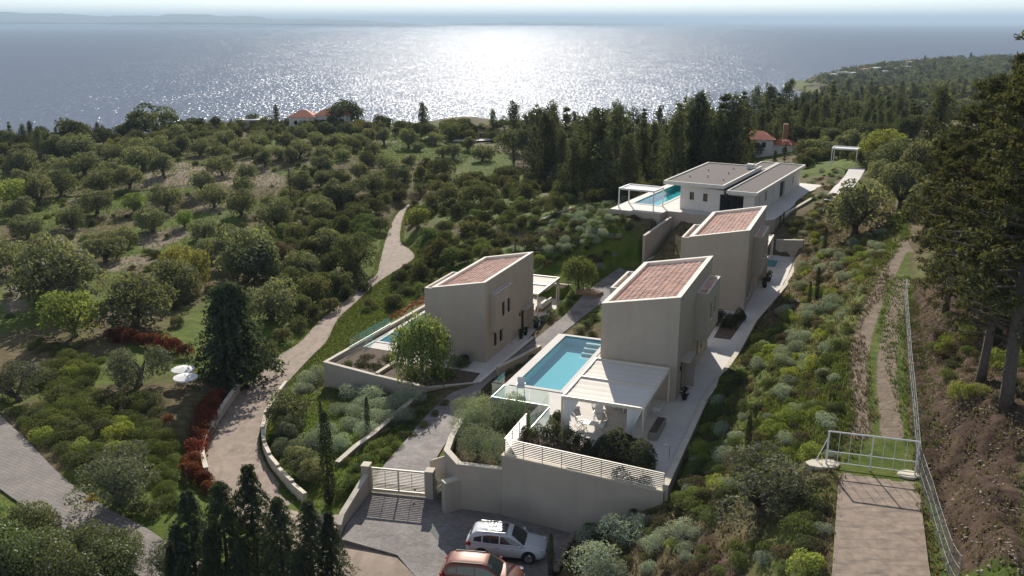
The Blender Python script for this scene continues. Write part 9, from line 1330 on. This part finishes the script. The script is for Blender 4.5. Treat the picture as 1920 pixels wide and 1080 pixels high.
('roundpine','right wood mid'): [(90.62,308.09,0,10.29,0,6,0,14),(153.76,487.86,0,11.53,0,6,1,14),(92.23,290.36,0,11.29,0,6,2,14),(97.15,295.4,0,11.65,0,6,3,14),(160.44,475.79,0,9.77,0,6,4,14),(113.01,314.34,0,11.88,0,6,5,14),(168.65,468.49,0,8.75,0,6,6,14),(168.06,460.6,0,10.48,0,6,7,14),(120.64,326.25,0,12.54,0,6,8,14),(174.08,457,0,11.36,0,6,9,14),(180.88,450.17,0,10.99,0,6,10,14),(193.03,446.54,0,9.8,0,6,11,14),(194.67,433.1,0,12.52,0,6,12,14),(203.11,428.23,0,12.76,0,6,13,14),(252.77,837.68,0,12.94,1,6,0,14),(158.9,506.3,0,8.75,1,6,1,14),(160.76,499.27,0,10.55,1,6,2,14),(167.74,492.12,0,8.09,1,6,3,14),(167.23,476.7,0,9.06,1,6,4,14),(174.71,486.89,0,9.05,1,6,5,14),(175.01,478.3,0,11.95,1,6,6,14),(181.93,460.11,0,9.89,1,6,7,14),(204.36,435.73,0,11.16,1,6,8,14),(210.11,432.11,0,9.13,1,6,9,14),(220.02,446.08,0,9.23,1,6,10,14),(225.77,432.03,0,10.63,1,6,11,14),(225.15,419.36,0,8.8,1,6,12,14),(233.63,434.44,0,11.99,1,6,13,14),(325.73,910.08,0,9.04,2,6,0,14),(189.69,489.95,0,8.17,2,6,1,14),(267.7,642.94,0,10.63,2,6,2,14),(199.8,475.53,0,9.16,2,6,3,14),(208.9,476.8,0,12.09,2,6,4,14),(206.55,466.32,0,12.73,2,6,5,14),(216.99,464.36,0,9.84,2,6,6,14),(214.1,457.31,0,8.49,2,6,7,14),(237.9,507.32,0,11.3,2,6,8,14),(263.04,535.24,0,9.31,2,6,9,14),(228.55,449.6,0,10.77,2,6,10,14),(249.22,489.17,0,8.98,2,6,11,14),(244.33,472.29,0,11.27,2,6,12,14),(255.51,476.61,0,8.87,2,6,13,14),(329.03,926.24,0,10.91,3,6,0,14),(350.84,955.11,0,10.23,3,6,1,14),(339.01,856.44,0,12.67,3,6,2,14),(324.24,797.87,0,12.54,3,6,3,14),(270.83,662.97,0,8.6,3,6,4,14),(344.61,837.23,0,9.62,3,6,5,14),(273.39,651.07,0,11,3,6,6,14),(346.88,823.34,0,8.98,3,6,7,14),(271.42,584.93,0,10.46,3,6,8,14),(277.85,568.46,0,9.2,3,6,9,14),(281.5,562.13,0,11.27,3,6,10,14),(293.57,560.32,0,11.56,3,6,11,14),(275.76,512.27,0,9.44,3,6,12,14),(293.03,544.72,0,10.53,3,6,13,14),(358.27,1065.71,0,11.77,4,6,0,14),(363.94,1011.95,0,11.26,4,6,1,14),(358.68,959.43,0,8.7,4,6,2,14),(368.54,943.9,0,8.62,4,6,3,14),(386.34,976.03,0,10.46,4,6,4,14),(371.05,933.39,0,8.75,4,6,5,14),(355.57,890.62,0,11.08,4,6,6,14),(376.79,841.89,0,11.12,4,6,7,14),(287.94,638.64,0,10.75,4,6,8,14),(287.49,615.36,0,8.17,4,6,9,14),(288.37,608.4,0,8.68,4,6,10,14),(297.58,607.83,0,12.89,4,6,11,14),(324.78,640.15,0,10.94,4,6,12,14),(316.52,594.3,0,9.63,4,6,13,14),(374.62,1078.58,0,8.13,5,6,0,11),(381.13,1043.17,0,11.72,5,6,1,11),(372.24,1018.28,0,12.5,5,6,2,11),(378,1001.96,0,8.34,5,6,3,11),(398.73,948.56,0,11.16,5,6,4,11),(406.84,961.84,0,11.78,5,6,5,11),(373.51,866.61,0,10.52,5,6,6,11),(383.68,841.62,0,10.42,5,6,7,11),(388.69,819.39,0,8.66,5,6,8,11),(327.98,649.81,0,9.33,5,6,9,11),(332.18,622.02,0,9.13,5,6,10,11)],
('roundpine','right wood near'): [(59.28,208.96,0,7.12,0,4,0,8),(63.35,207.23,0,7.71,0,4,1,8),(61.49,196.85,0,7.72,0,4,2,8),(65.84,195.56,0,6.25,0,4,3,8),(66.27,189.33,0,6.31,0,4,4,8),(73.03,190.88,0,7.27,0,4,5,8),(76.91,194.33,0,6.94,0,4,6,8),(82.65,199.09,0,6.22,0,4,7,8),(62.2,214.07,0,7.99,1,4,0,8),(67.4,220.63,0,10.09,1,4,1,8),(78.01,241.99,0,6.21,1,4,2,8),(77.26,225.47,0,9.28,1,4,3,8),(85.95,247.13,0,6.4,1,4,4,8),(72.49,195.05,0,8.12,1,4,5,8),(109.36,259.33,0,8.77,1,4,6,8),(79.99,181.71,0,8.22,1,4,7,8),(78.42,263.17,0,8.67,2,4,0,8),(83.68,276.57,0,6.39,2,4,1,8),(76.79,253.56,0,7.88,2,4,2,8),(88.45,282.19,0,8.95,2,4,3,8),(92.96,280.87,0,8.38,2,4,4,8),(96.72,278,0,9.04,2,4,5,8),(106.18,288.3,0,8.51,2,4,6,8),(98,263.65,0,8.18,2,4,7,8),(109.03,299.44,0,8.99,3,4,0,7),(116.29,315.72,0,9.69,3,4,1,7),(116.6,306.82,0,7.28,3,4,2,7),(126.92,309.78,0,9.23,3,4,3,7),(129.01,313.64,0,8,3,4,4,7),(124.25,295.85,0,6.03,3,4,5,7),(128.61,299.45,0,9.62,3,4,6,7)],
('roundpinesmall','ridge'): [(-134.52,239.02,0,6.66,0,4,0,11),(-139.87,251.7,0,5.06,0,4,1,11),(-141.1,257.83,0,6.78,0,4,2,11),(-136.51,259.18,0,6.73,0,4,3,11),(-126.82,243.55,0,5.94,0,4,4,11),(-117.8,253.62,0,6.61,0,4,5,11),(-106.38,257.54,0,7.48,0,4,6,11),(-101.23,250.78,0,4.57,0,4,7,11),(-105.64,262.76,0,5.3,0,4,8,11),(-96.33,252.7,0,6.98,0,4,9,11),(-97.54,261.5,0,4.78,0,4,10,11),(-155.48,277.01,0,5.74,1,4,0,11),(-160.75,288.79,0,4.31,1,4,1,11),(-139.66,270.13,0,5.44,1,4,2,11),(-116.69,260.5,0,7.06,1,4,3,11),(-119.64,268.26,0,4.92,1,4,4,11),(-95.49,266.44,0,5.67,1,4,5,11),(-85.34,264.93,0,4.02,1,4,6,11),(-71.92,265.28,0,6.9,1,4,7,11),(-23.86,262.09,0,6.23,1,4,8,11),(-6.12,265.22,0,4.97,1,4,9,11),(-0.13,258.95,0,4.81,1,4,10,11),(-121.55,291.38,0,4.33,2,4,0,11),(-118.41,284.9,0,5.95,2,4,1,11),(-90.52,274.35,0,5.23,2,4,2,11),(-57.54,281.42,0,6.05,2,4,3,11),(-54.94,278.36,0,5.17,2,4,4,11),(-49.98,274.84,0,5.83,2,4,5,11),(-33.81,270.99,0,4.62,2,4,6,11),(-28.97,269.37,0,6.24,2,4,7,11),(-26.46,266.91,0,6.95,2,4,8,11),(-23.24,267.3,0,4.58,2,4,9,11),(-14.61,270.76,0,6.01,2,4,10,11),(-105.93,293.79,0,5.05,3,4,0,11),(-84.96,283.31,0,6.99,3,4,1,11),(-82.03,292.23,0,4.97,3,4,2,11),(-75.76,282.71,0,7.04,3,4,3,11),(-77.33,303.89,0,4.15,3,4,4,11),(-72.25,285.5,0,4.66,3,4,5,11),(-59.48,288.34,0,4.81,3,4,6,11),(-53.24,284.11,0,7.21,3,4,7,11),(-38.16,273.9,0,4.37,3,4,8,11),(-39.79,294.97,0,4.06,3,4,9,11),(-2.32,277.68,0,7.49,3,4,10,11)],
('silver','hand'): [(-26.19,53.71,0,5.84,0,2,0,4),(-19.63,44.97,0,3.35,0,2,1,4),(-17.29,62.82,0,2.03,0,2,2,4),(11.91,38.72,0,5.38,0,2,3,4),(-42.12,71.56,0,5.24,1,2,0,3),(-33.22,75.2,0,5.71,1,2,1,3),(-17.57,65.76,0,2.54,1,2,2,3)],
('yellowbush','hand'): [(-28.06,54.09,0,0.93,0,1,0,4),(-4.46,60.06,0,0.78,0,1,1,4),(1.69,52.2,0,0.61,0,1,2,4),(18.55,98.96,0,1.32,0,1,3,4)],
('young','hand'): [(-95.38,169.71,0,6.76,0,1,0,5),(-46.41,90.86,0,6.23,0,1,1,5),(-70.12,165.46,0,4.62,0,1,2,5),(-55.71,151.09,0,3.48,0,1,3,5),(-15.37,144.67,0,4.78,0,1,4,5)],
}
place_all()
# ------------------------------------------------------------------ ground cover that nobody could count
def scatter(polys, n, keep=None):
    out = []
    for P_, k in zip(polys, n):
        xs = [q[0] for q in P_]; ys = [q[1] for q in P_]; X = RNG.uniform(min(xs), max(xs), k*3); Y = RNG.uniform(min(ys), max(ys), k*3)
        m_ = poly_dist(P_, X, Y) < .3; out.append(np.stack([X[m_][:k], Y[m_][:k]], 1))
    P_ = np.concatenate(out)
    for rb in (ROAD, PAVED, DRIVE, TRACK): P_ = P_[ribbon_dist(rb, P_[:, 0], P_[:, 1])[0] > .15]
    for q in (PARK, T1, T2, T4): P_ = P_[poly_dist(q, P_[:, 0], P_[:, 1]) > .35]
    if keep is not None: P_ = P_[keep(P_)]
    return P_
def tufts(name, label, P_, h, m, blades=4):
    n = len(P_); Z = ground(P_[:, 0], P_[:, 1]); k = n*blades
    a = RNG.uniform(0, 6.283, k); B = np.repeat(np.column_stack([P_, Z-.02]), blades, 0)+np.column_stack([RNG.normal(size=(k, 2))*.09, np.zeros(k)])
    hh = RNG.uniform(*h, k)*np.repeat(RNG.uniform(.7, 1.3, n), blades); w = RNG.uniform(.02, .055, k); dx, dy = np.cos(a), np.sin(a); ln = RNG.uniform(-.5, .5, k)*hh
    V = np.stack([np.stack([B[:, 0]-dy*w, B[:, 1]+dx*w, B[:, 2]], 1), np.stack([B[:, 0]+dy*w, B[:, 1]-dx*w, B[:, 2]], 1), np.stack([B[:, 0]+dx*ln, B[:, 1]+dy*ln, B[:, 2]+hh], 1)], 1).reshape(-1, 3)
    me = bpy.data.meshes.new(name); me.vertices.add(3*k); me.vertices.foreach_set('co', V.ravel()); me.loops.add(3*k); me.loops.foreach_set('vertex_index', np.arange(3*k, dtype=np.int32))
    me.polygons.add(k); me.polygons.foreach_set('loop_start', np.arange(0, 3*k, 3, dtype=np.int32)); me.polygons.foreach_set('loop_total', np.full(k, 3, np.int32)); me.update(calc_edges=True)
    at_ = me.attributes.new('tone', 'FLOAT', 'FACE'); at_.data.foreach_set('value', RNG.random(k).astype(np.float32)); me.materials.append(M[m])
    tag(link(bpy.data.objects.new(name, me)), label, 'grass', kind='stuff')
SLOPE = [(8.9,46.5),(13.5,58),(18,68),(28,92),(33,105),(44,118),(47,110),(36,85),(30,70),(24,60),(19.5,45),(15,38),(9,36),(5,42)]
LOWBANK = [(-17,77),(-7,71),(-5,62),(-9,54),(-13,55),(-17,58),(-19.5,66),(-19,72)]
tufts('green_grass', 'fresh green grass on the banks along the concrete road', scatter(GREENS, [2600, 15000, 800, 3800, 3000, 300]), (.08, .3), 'leaf_grass')
tufts('green_grass', 'green grass strip between the wheel ruts of the rough track', scatter([[(19.6,40),(20.6,40),(27.3,58),(33,72),(31.5,73),(25,58)]], [3000]), (.06, .2), 'leaf_grass')
tufts('dry_grass', 'dry pale grass scattered over the shrub slope right of the terrace', scatter([SLOPE], [16000]), (.08, .28), 'leaf_drygrass')
tufts('green_grass', 'green grass between the mounds below the left house', scatter([LOWBANK], [6000]), (.1, .3), 'leaf_grass')
def edge_points(rb, n, out=(.0, .5)):
    P_ = []
    Lp = catmull([l for l, r, z in rb], 8); Rp = catmull([r for l, r, z in rb], 8)
    for A_, sg in ((Lp, 1), (Rp, -1)):
        for a, b in zip(A_[:-1], A_[1:]):
            d = b-a; L_ = np.linalg.norm(d)+1e-9; nn = np.array([-d[1], d[0]])/L_*sg; k = max(1, int(L_*n)); q = RNG.random((k, 1)); P_.append(a+d*q+nn*(RNG.uniform(*out, (k, 1))))
    P_ = np.concatenate(P_); return P_[poly_dist(PARK, P_[:, 0], P_[:, 1]) > .1]
tufts('verge_grass', 'weeds and grass along the edges of the concrete road', edge_points(ROAD, 14, (-.12, .7)), (.06, .3), 'leaf_grass')
tufts('verge_grass', 'weeds along the edges of the concrete track', edge_points(TRACK, 22, (-.15, .6)), (.05, .22), 'leaf_drygrass')
GROVE = [(-95,110),(-60,112),(-28,112),(-22,150),(-15,190),(-10,250),(-60,265),(-130,250),(-130,170)]
tufts('field_grass', 'rough green grass between the olive trees', scatter([GROVE], [26000]), (.12, .45), 'leaf_grass')
tufts('field_grass', 'dry stalks between the olive trees', scatter([GROVE], [12000]), (.12, .4), 'leaf_drygrass')
tufts('dry_grass', 'dry grass and litter on the eroded bank under the tall pines', scatter([EARTH[0]], [5000]), (.05, .22), 'leaf_drygrass')
def pebbles(name, label, P_, size, m):
    bm = bmesh.new(); bmesh.ops.create_icosphere(bm, subdivisions=1, radius=1); base = np.array([v.co[:] for v in bm.verts]); fc = np.array([[v.index for v in f.verts] for f in bm.faces]); bm.free()
    n = len(P_); Z = ground(P_[:, 0], P_[:, 1]); sz = RNG.uniform(size[0], size[1], n)*RNG.uniform(.4, 1, n)**2+.02; nb = len(base)
    V = base[None]*(1+.25*RNG.normal(size=(n, nb, 1)))*np.stack([sz, sz*RNG.uniform(.6, 1, n), sz*RNG.uniform(.35, .7, n)], 1)[:, None]
    a = RNG.uniform(0, 6.28, n); c, s_ = np.cos(a)[:, None], np.sin(a)[:, None]
    V = np.stack([V[..., 0]*c-V[..., 1]*s_+P_[:, 0, None], V[..., 0]*s_+V[..., 1]*c+P_[:, 1, None], V[..., 2]+Z[:, None]-.01], 2)
    F = (fc[None]+np.arange(n)[:, None, None]*nb).reshape(-1, 3)
    me = bpy.data.meshes.new(name); me.vertices.add(n*nb); me.vertices.foreach_set('co', V.ravel()); me.loops.add(F.size); me.loops.foreach_set('vertex_index', F.ravel().astype(np.int32))
    me.polygons.add(len(F)); me.polygons.foreach_set('loop_start', np.arange(0, F.size, 3, dtype=np.int32)); me.polygons.foreach_set('loop_total', np.full(len(F), 3, np.int32)); me.update(calc_edges=True); me.materials.append(M[m])
    tag(link(bpy.data.objects.new(name, me)), label, 'stones', kind='stuff')
pebbles('loose_stones', 'pale loose stones on the shrub slope right of the terrace', scatter([SLOPE], [2200]), (.02, .11), 'stone')
pebbles('loose_stones', 'broken stones on the eroded bank right of the wire fence', scatter([EARTH[0]], [6500]), (.012, .11), 'stone')
pebbles('gravel', 'fine gravel in the wheel ruts of the rough track', scatter([[(x, y) for x, y in [(17.5,40.5),(21.5,39.5),(26,52),(31.5,66),(34,76),(32,77),(26,63),(20,50)]]], [2200]), (.015, .06), 'stone')
for i, q in enumerate(MARKS['bank_stones'][:-1]):
    b = MARKS['bank_stones'][i+1]
    for k in range(4):
        t_ = k/4; x, y = q[0]+(b[0]-q[0])*t_, q[1]+(b[1]-q[1])*t_; bm = bmesh.new(); bmesh.ops.create_icosphere(bm, subdivisions=2, radius=.2)
        for v in bm.verts: v.co = Vector((v.co.x*1.2, v.co.y, v.co.z*.8))*(1+.22*math.sin(v.co.x*19+i*3+k)*math.cos(v.co.y*17+k*2))
        me = bpy.data.meshes.new('edging_stone'); bm.to_mesh(me); bm.free(); me.materials.append(M['stone']); o = link(bpy.data.objects.new('edging_stone', me)); o.location = (x+.1, y, 50.62); o.rotation_euler = (0, 0, random.uniform(0, 6))
        tag(o, f'rough edging stone, {where(0, 1, i*4+k, 12)} in the row beside the parked cars', 'stone', 'edging stones beside the parking')

def far_wood():
    """the wooded headland too far off to tell tree from tree"""
    n = 7000; Y = RNG.uniform(390, 1640, n); X = Y*RNG.uniform(.17, .78, n); Z = ground(X, Y); k = (Z > 4) & (Y > 390); X, Y, Z = X[k], Y[k], Z[k]; n = len(X)
    rad = RNG.uniform(3.2, 6.0, n); q = 26; d = sph(n*q); d[:, 2] = np.abs(d[:, 2])*1.25-.1; P_ = np.repeat(np.stack([X, Y, Z+rad*.5], 1), q, 0)+d*np.repeat(rad, q)[:, None]*RNG.uniform(.6, 1.05, (n*q, 1))
    me = leaf_mesh('headland_wood', P_, d+RNG.normal(size=d.shape)*.5, RNG.uniform(.8, 1.9, n*q), .6, np.repeat(RNG.random(n), q)*.6+RNG.random(n*q)*.4, 'leaf_pine')
    tag(link(bpy.data.objects.new('headland_wood', me)), 'far dark woodland covering the headland on the right', 'woodland', kind='stuff')
far_wood()
# ------------------------------------------------------------------ far things
def gz_at(x, y): return float(ground(np.array([float(x)]), np.array([float(y)]))[0])
def hip_house(label, x, y, rz, parts, roofm='red_roof', wallm='plaster_white', chim=None, dz=0):
    t = thing('house', label, 'house', (x, y, gz_at(x, y)+dz), rz)
    for (u0, u1, v0, v1, h, rh, wins) in parts:
        w = MB(); 
        panel(w, (u0, v0), (1, 0), u1-u0, h, h, wins, (0, 1), .15, -3.0); w.quad((u1, v0, -1), (u1, v1, -1), (u1, v1, h), (u1, v0, h)); w.quad((u0, v1, -1), (u0, v0, -1), (u0, v0, h), (u0, v1, h)); w.quad((u1, v1, -1), (u0, v1, -1), (u0, v1, h), (u1, v1, h))
        w.build('wall', wallm, t)
        for hw_ in wins: opening(t, (u0, v0), (1, 0), (0, 1), hw_)
        e = .5; a, b, c, d = u0-e, u1+e, v0-e, v1+e; my = (c+d)/2; ins = min((d-c)/2, (b-a)/2)*.8
        r_ = MB(); R0, R1 = (a+ins, my, h+rh), (b-ins, my, h+rh)
        r_.quad((a, c, h), (b, c, h), R1, R0); r_.quad((b, d, h), (a, d, h), R0, R1); r_.quad((b, c, h), (b, d, h), R1); r_.quad((a, d, h), (a, c, h), R0); r_.quad((a, d, h), (b, d, h), (b, c, h), (a, c, h))
        ro = r_.build('roof', roofm, t)
        if chim: MB().box((chim[0]-.5, chim[1]-.5, h), (chim[0]+.5, chim[1]+.5, h+rh+1.6)).build('chimney', 'terracotta', ro); chim = None
    return t
vx, vy = MARKS['villa_red'][0][:2]
hip_house('long white house with red tiled roofs on the ridge by the sea', vx, vy, R(4), [(-9.5, -1.5, 0, 8, 3.2, 2.0, [(1.5, 2.5, 1, 2.2), (4.5, 5.6, 1, 2.2)]), (-1.5, 9.5, 1.5, 8.5, 3.6, 1.8, [(2, 3.2, 1, 2.3), (5, 6.2, 1, 2.3), (8, 9.2, 1, 2.3)])], dz=1.0)
vx, vy = MARKS['villa_red'][1][:2]
hip_house('white house with a red tiled roof and chimney behind the white villa', vx, vy, R(-12), [(-3.4, 3, 0, 6, 3.9, 1.5, [(1, 1.9, 2.2, 3.3), (4, 4.9, 2.2, 3.3)]), (3.01, 8, 1, 5, 2.8, .9, [(2, 3, 1, 2.1)])], chim=(5.5, 2.6))
wx, wy = MARKS['white_far'][0][:2]
t = thing('flat_house', 'low white flat-roofed building on the ridge left of the red roofs', 'building', (wx, wy, gz_at(wx, wy)), R(3))
w = MB(); panel(w, (-5, 0), (1, 0), 10, 3.0, 3.0, [(1, 2.2, 1, 2.1), (4, 5.2, 1, 2.1), (7, 8.2, .1, 2.1)], (0, 1), .15, -1); w.quad((5, 0, -1), (5, 6, -1), (5, 6, 3), (5, 0, 3)); w.quad((-5, 6, -1), (-5, 0, -1), (-5, 0, 3), (-5, 6, 3)); w.build('wall', 'plaster_white', t)
MB().box((-5.4, -.4, 3.0), (5.4, 6.4, 3.3)).build('roof', 'far_white', t)
for hw_ in [(1, 2.2, 1, 2.1), (4, 5.2, 1, 2.1), (7, 8.2, .1, 2.1)]: opening(t, (-5, 0), (1, 0), (0, 1), hw_)
for i, q in enumerate(MARKS['headland']):
    rr = (i*37 % 10)/10; t = thing('shore_house', f'tiny pale building on the wooded headland, {where(0, 1, i, len(MARKS["headland"]))} built along the shore', 'building', (q[0], q[1], max(0.5, gz_at(q[0], q[1]))), rr, 'pale buildings on the headland')
    w_ = 9+8*rr; MB().box((-w_/2, -4, -2), (w_/2, 4, 5+3*rr)).build('wall', 'far_white', t); MB().prism([(-w_/2-.6, -4.6), (w_/2+.6, -4.6), (w_/2+.6, 4.6), (-w_/2-.6, 4.6)], 5+3*rr, 5.6+3*rr).build('roof', 'red_roof' if i in (1, 7) else 'far_white', t)
    for k in range(3): MB().box((-w_/2+w_*(k+.5)/3-.6, -4.05, 1.2), (-w_/2+w_*(k+.5)/3+.6, -4.0, 2.8)).build('window', 'glass_dark', t)
C_ = MARKS['coast_road']; cz = [gz_at(*q[:2])+.3 for q in C_]
mb = MB()
for q, z in zip(C_, cz): mb.v += [(q[0], q[1]-2.2, z), (q[0], q[1]+2.2, z)]
for i in range(len(C_)-1): mb.f.append((2*i, 2*i+1, 2*i+3, 2*i+2)); mb.mi.append(0)
structure('coast_road', mb, 'pave_pale')
# power line
PP = [(q[0], q[1], gz_at(q[0], q[1])) for q in MARKS['poles']]
for lab, (x, y, z), h in (('dark wooden power pole standing in the olive grove', PP[0], 8.2), ('dark wooden power pole at the edge of the central wood', PP[1], 8.5), ('dark wooden power pole at the far left of the grove', PP[2], 8.5)):
    t = thing('power_pole', lab, 'pole', (x, y, z)); MB().tube([(0, 0, -.3), (0, 0, h)], [.14, .09], 8).build('mast', 'pole_wood', t); MB().box((-1.0, -.06, h-.5), (1.0, .06, h-.38)).build('crossarm', 'pole_wood', t)
    for u in (-.85, 0, .85): MB().tube([(u, 0, h-.38), (u, 0, h-.18)], .04, 6).build('insulator', 'white_metal', t)
for lab, a, b in (('power line sagging from the grove pole to the central wood', PP[0], PP[1]), ('power line sagging across the left of the grove', PP[2], PP[0])):
    t = thing('power_line', lab, 'cable')
    for u in (-.85, 0, .85): MB().tube([(a[0]+u+(b[0]-a[0])*q/12, a[1]+(b[1]-a[1])*q/12, a[2]+8.05+(b[2]-a[2])*q/12-6*.35*4*(q/12)*(1-q/12)) for q in range(13)], .022, 4).build('wire', 'dark_frame', t)
# garden parasols
for lab, q, h in (('white round parasol, the upper of two beside the dark cedar', MARKS['parasols'][0], 1.55), ('white round parasol, the lower of two beside the dark cedar', MARKS['parasols'][1], 1.75)):
    t = thing('parasol', lab, 'parasol', (q[0], q[1], gz_at(q[0], q[1]))); MB().tube([(0, 0, 0), (0, 0, h+.2)], .03, 7).build('pole', 'wood', t)
    mb = MB(); n = 18; rr = 1.02; mb.v.append((0, 0, h+.17))
    for k in range(n): a = k*2*math.pi/n; mb.v.append((rr*math.cos(a), rr*math.sin(a), h)); 
    for k in range(n): a = k*2*math.pi/n; mb.v.append((rr*math.cos(a), rr*math.sin(a), h-.1))
    for k in range(n): mb.f.append((0, 1+k, 1+(k+1) % n)); mb.mi.append(0); mb.f.append((1+k, 1+n+k, 1+n+(k+1) % n, 1+(k+1) % n)); mb.mi.append(0)
    mb.build('canopy', 'fabric_white', t); MB().tube([(0, 0, .0), (0, 0, .1)], .28, 12).build('base', 'stone', t)
q = MARKS['boat'][0]; t = thing('motor_boat', 'tiny white boat far out on the open sea', 'boat', (q[0], q[1], 0), .4)
MB().prism([(-9, -2.4), (5, -2.4), (11, 0), (5, 2.4), (-9, 2.4)], -.5, [2.2, 2.4, 3, 2.4, 2.2]).build('hull', 'far_white', t); MB().box((-5, -1.7, 2.2), (2, 1.7, 5.0)).build('cabin', 'far_white', t)
# ------------------------------------------------------------------ haze: one even body of sea air round everything
hz, hn, hl = nodes_of('sea_haze'); ho = hn.new('ShaderNodeOutputMaterial'); hv = hn.new('ShaderNodeVolumePrincipled')
hv.inputs['Color'].default_value = (.60,.78,.95,1); hv.inputs['Density'].default_value = 8e-5; hv.inputs['Anisotropy'].default_value = 0.0
hl.new(hv.outputs[0], ho.inputs['Volume'])
hb = MB().box((-SEA-500, -2500, -8), (SEA+500, SEA+500, 330)).build('haze', hz); tag(hb, 'pale blue sea haze over the whole bay', 'haze', kind='stuff')
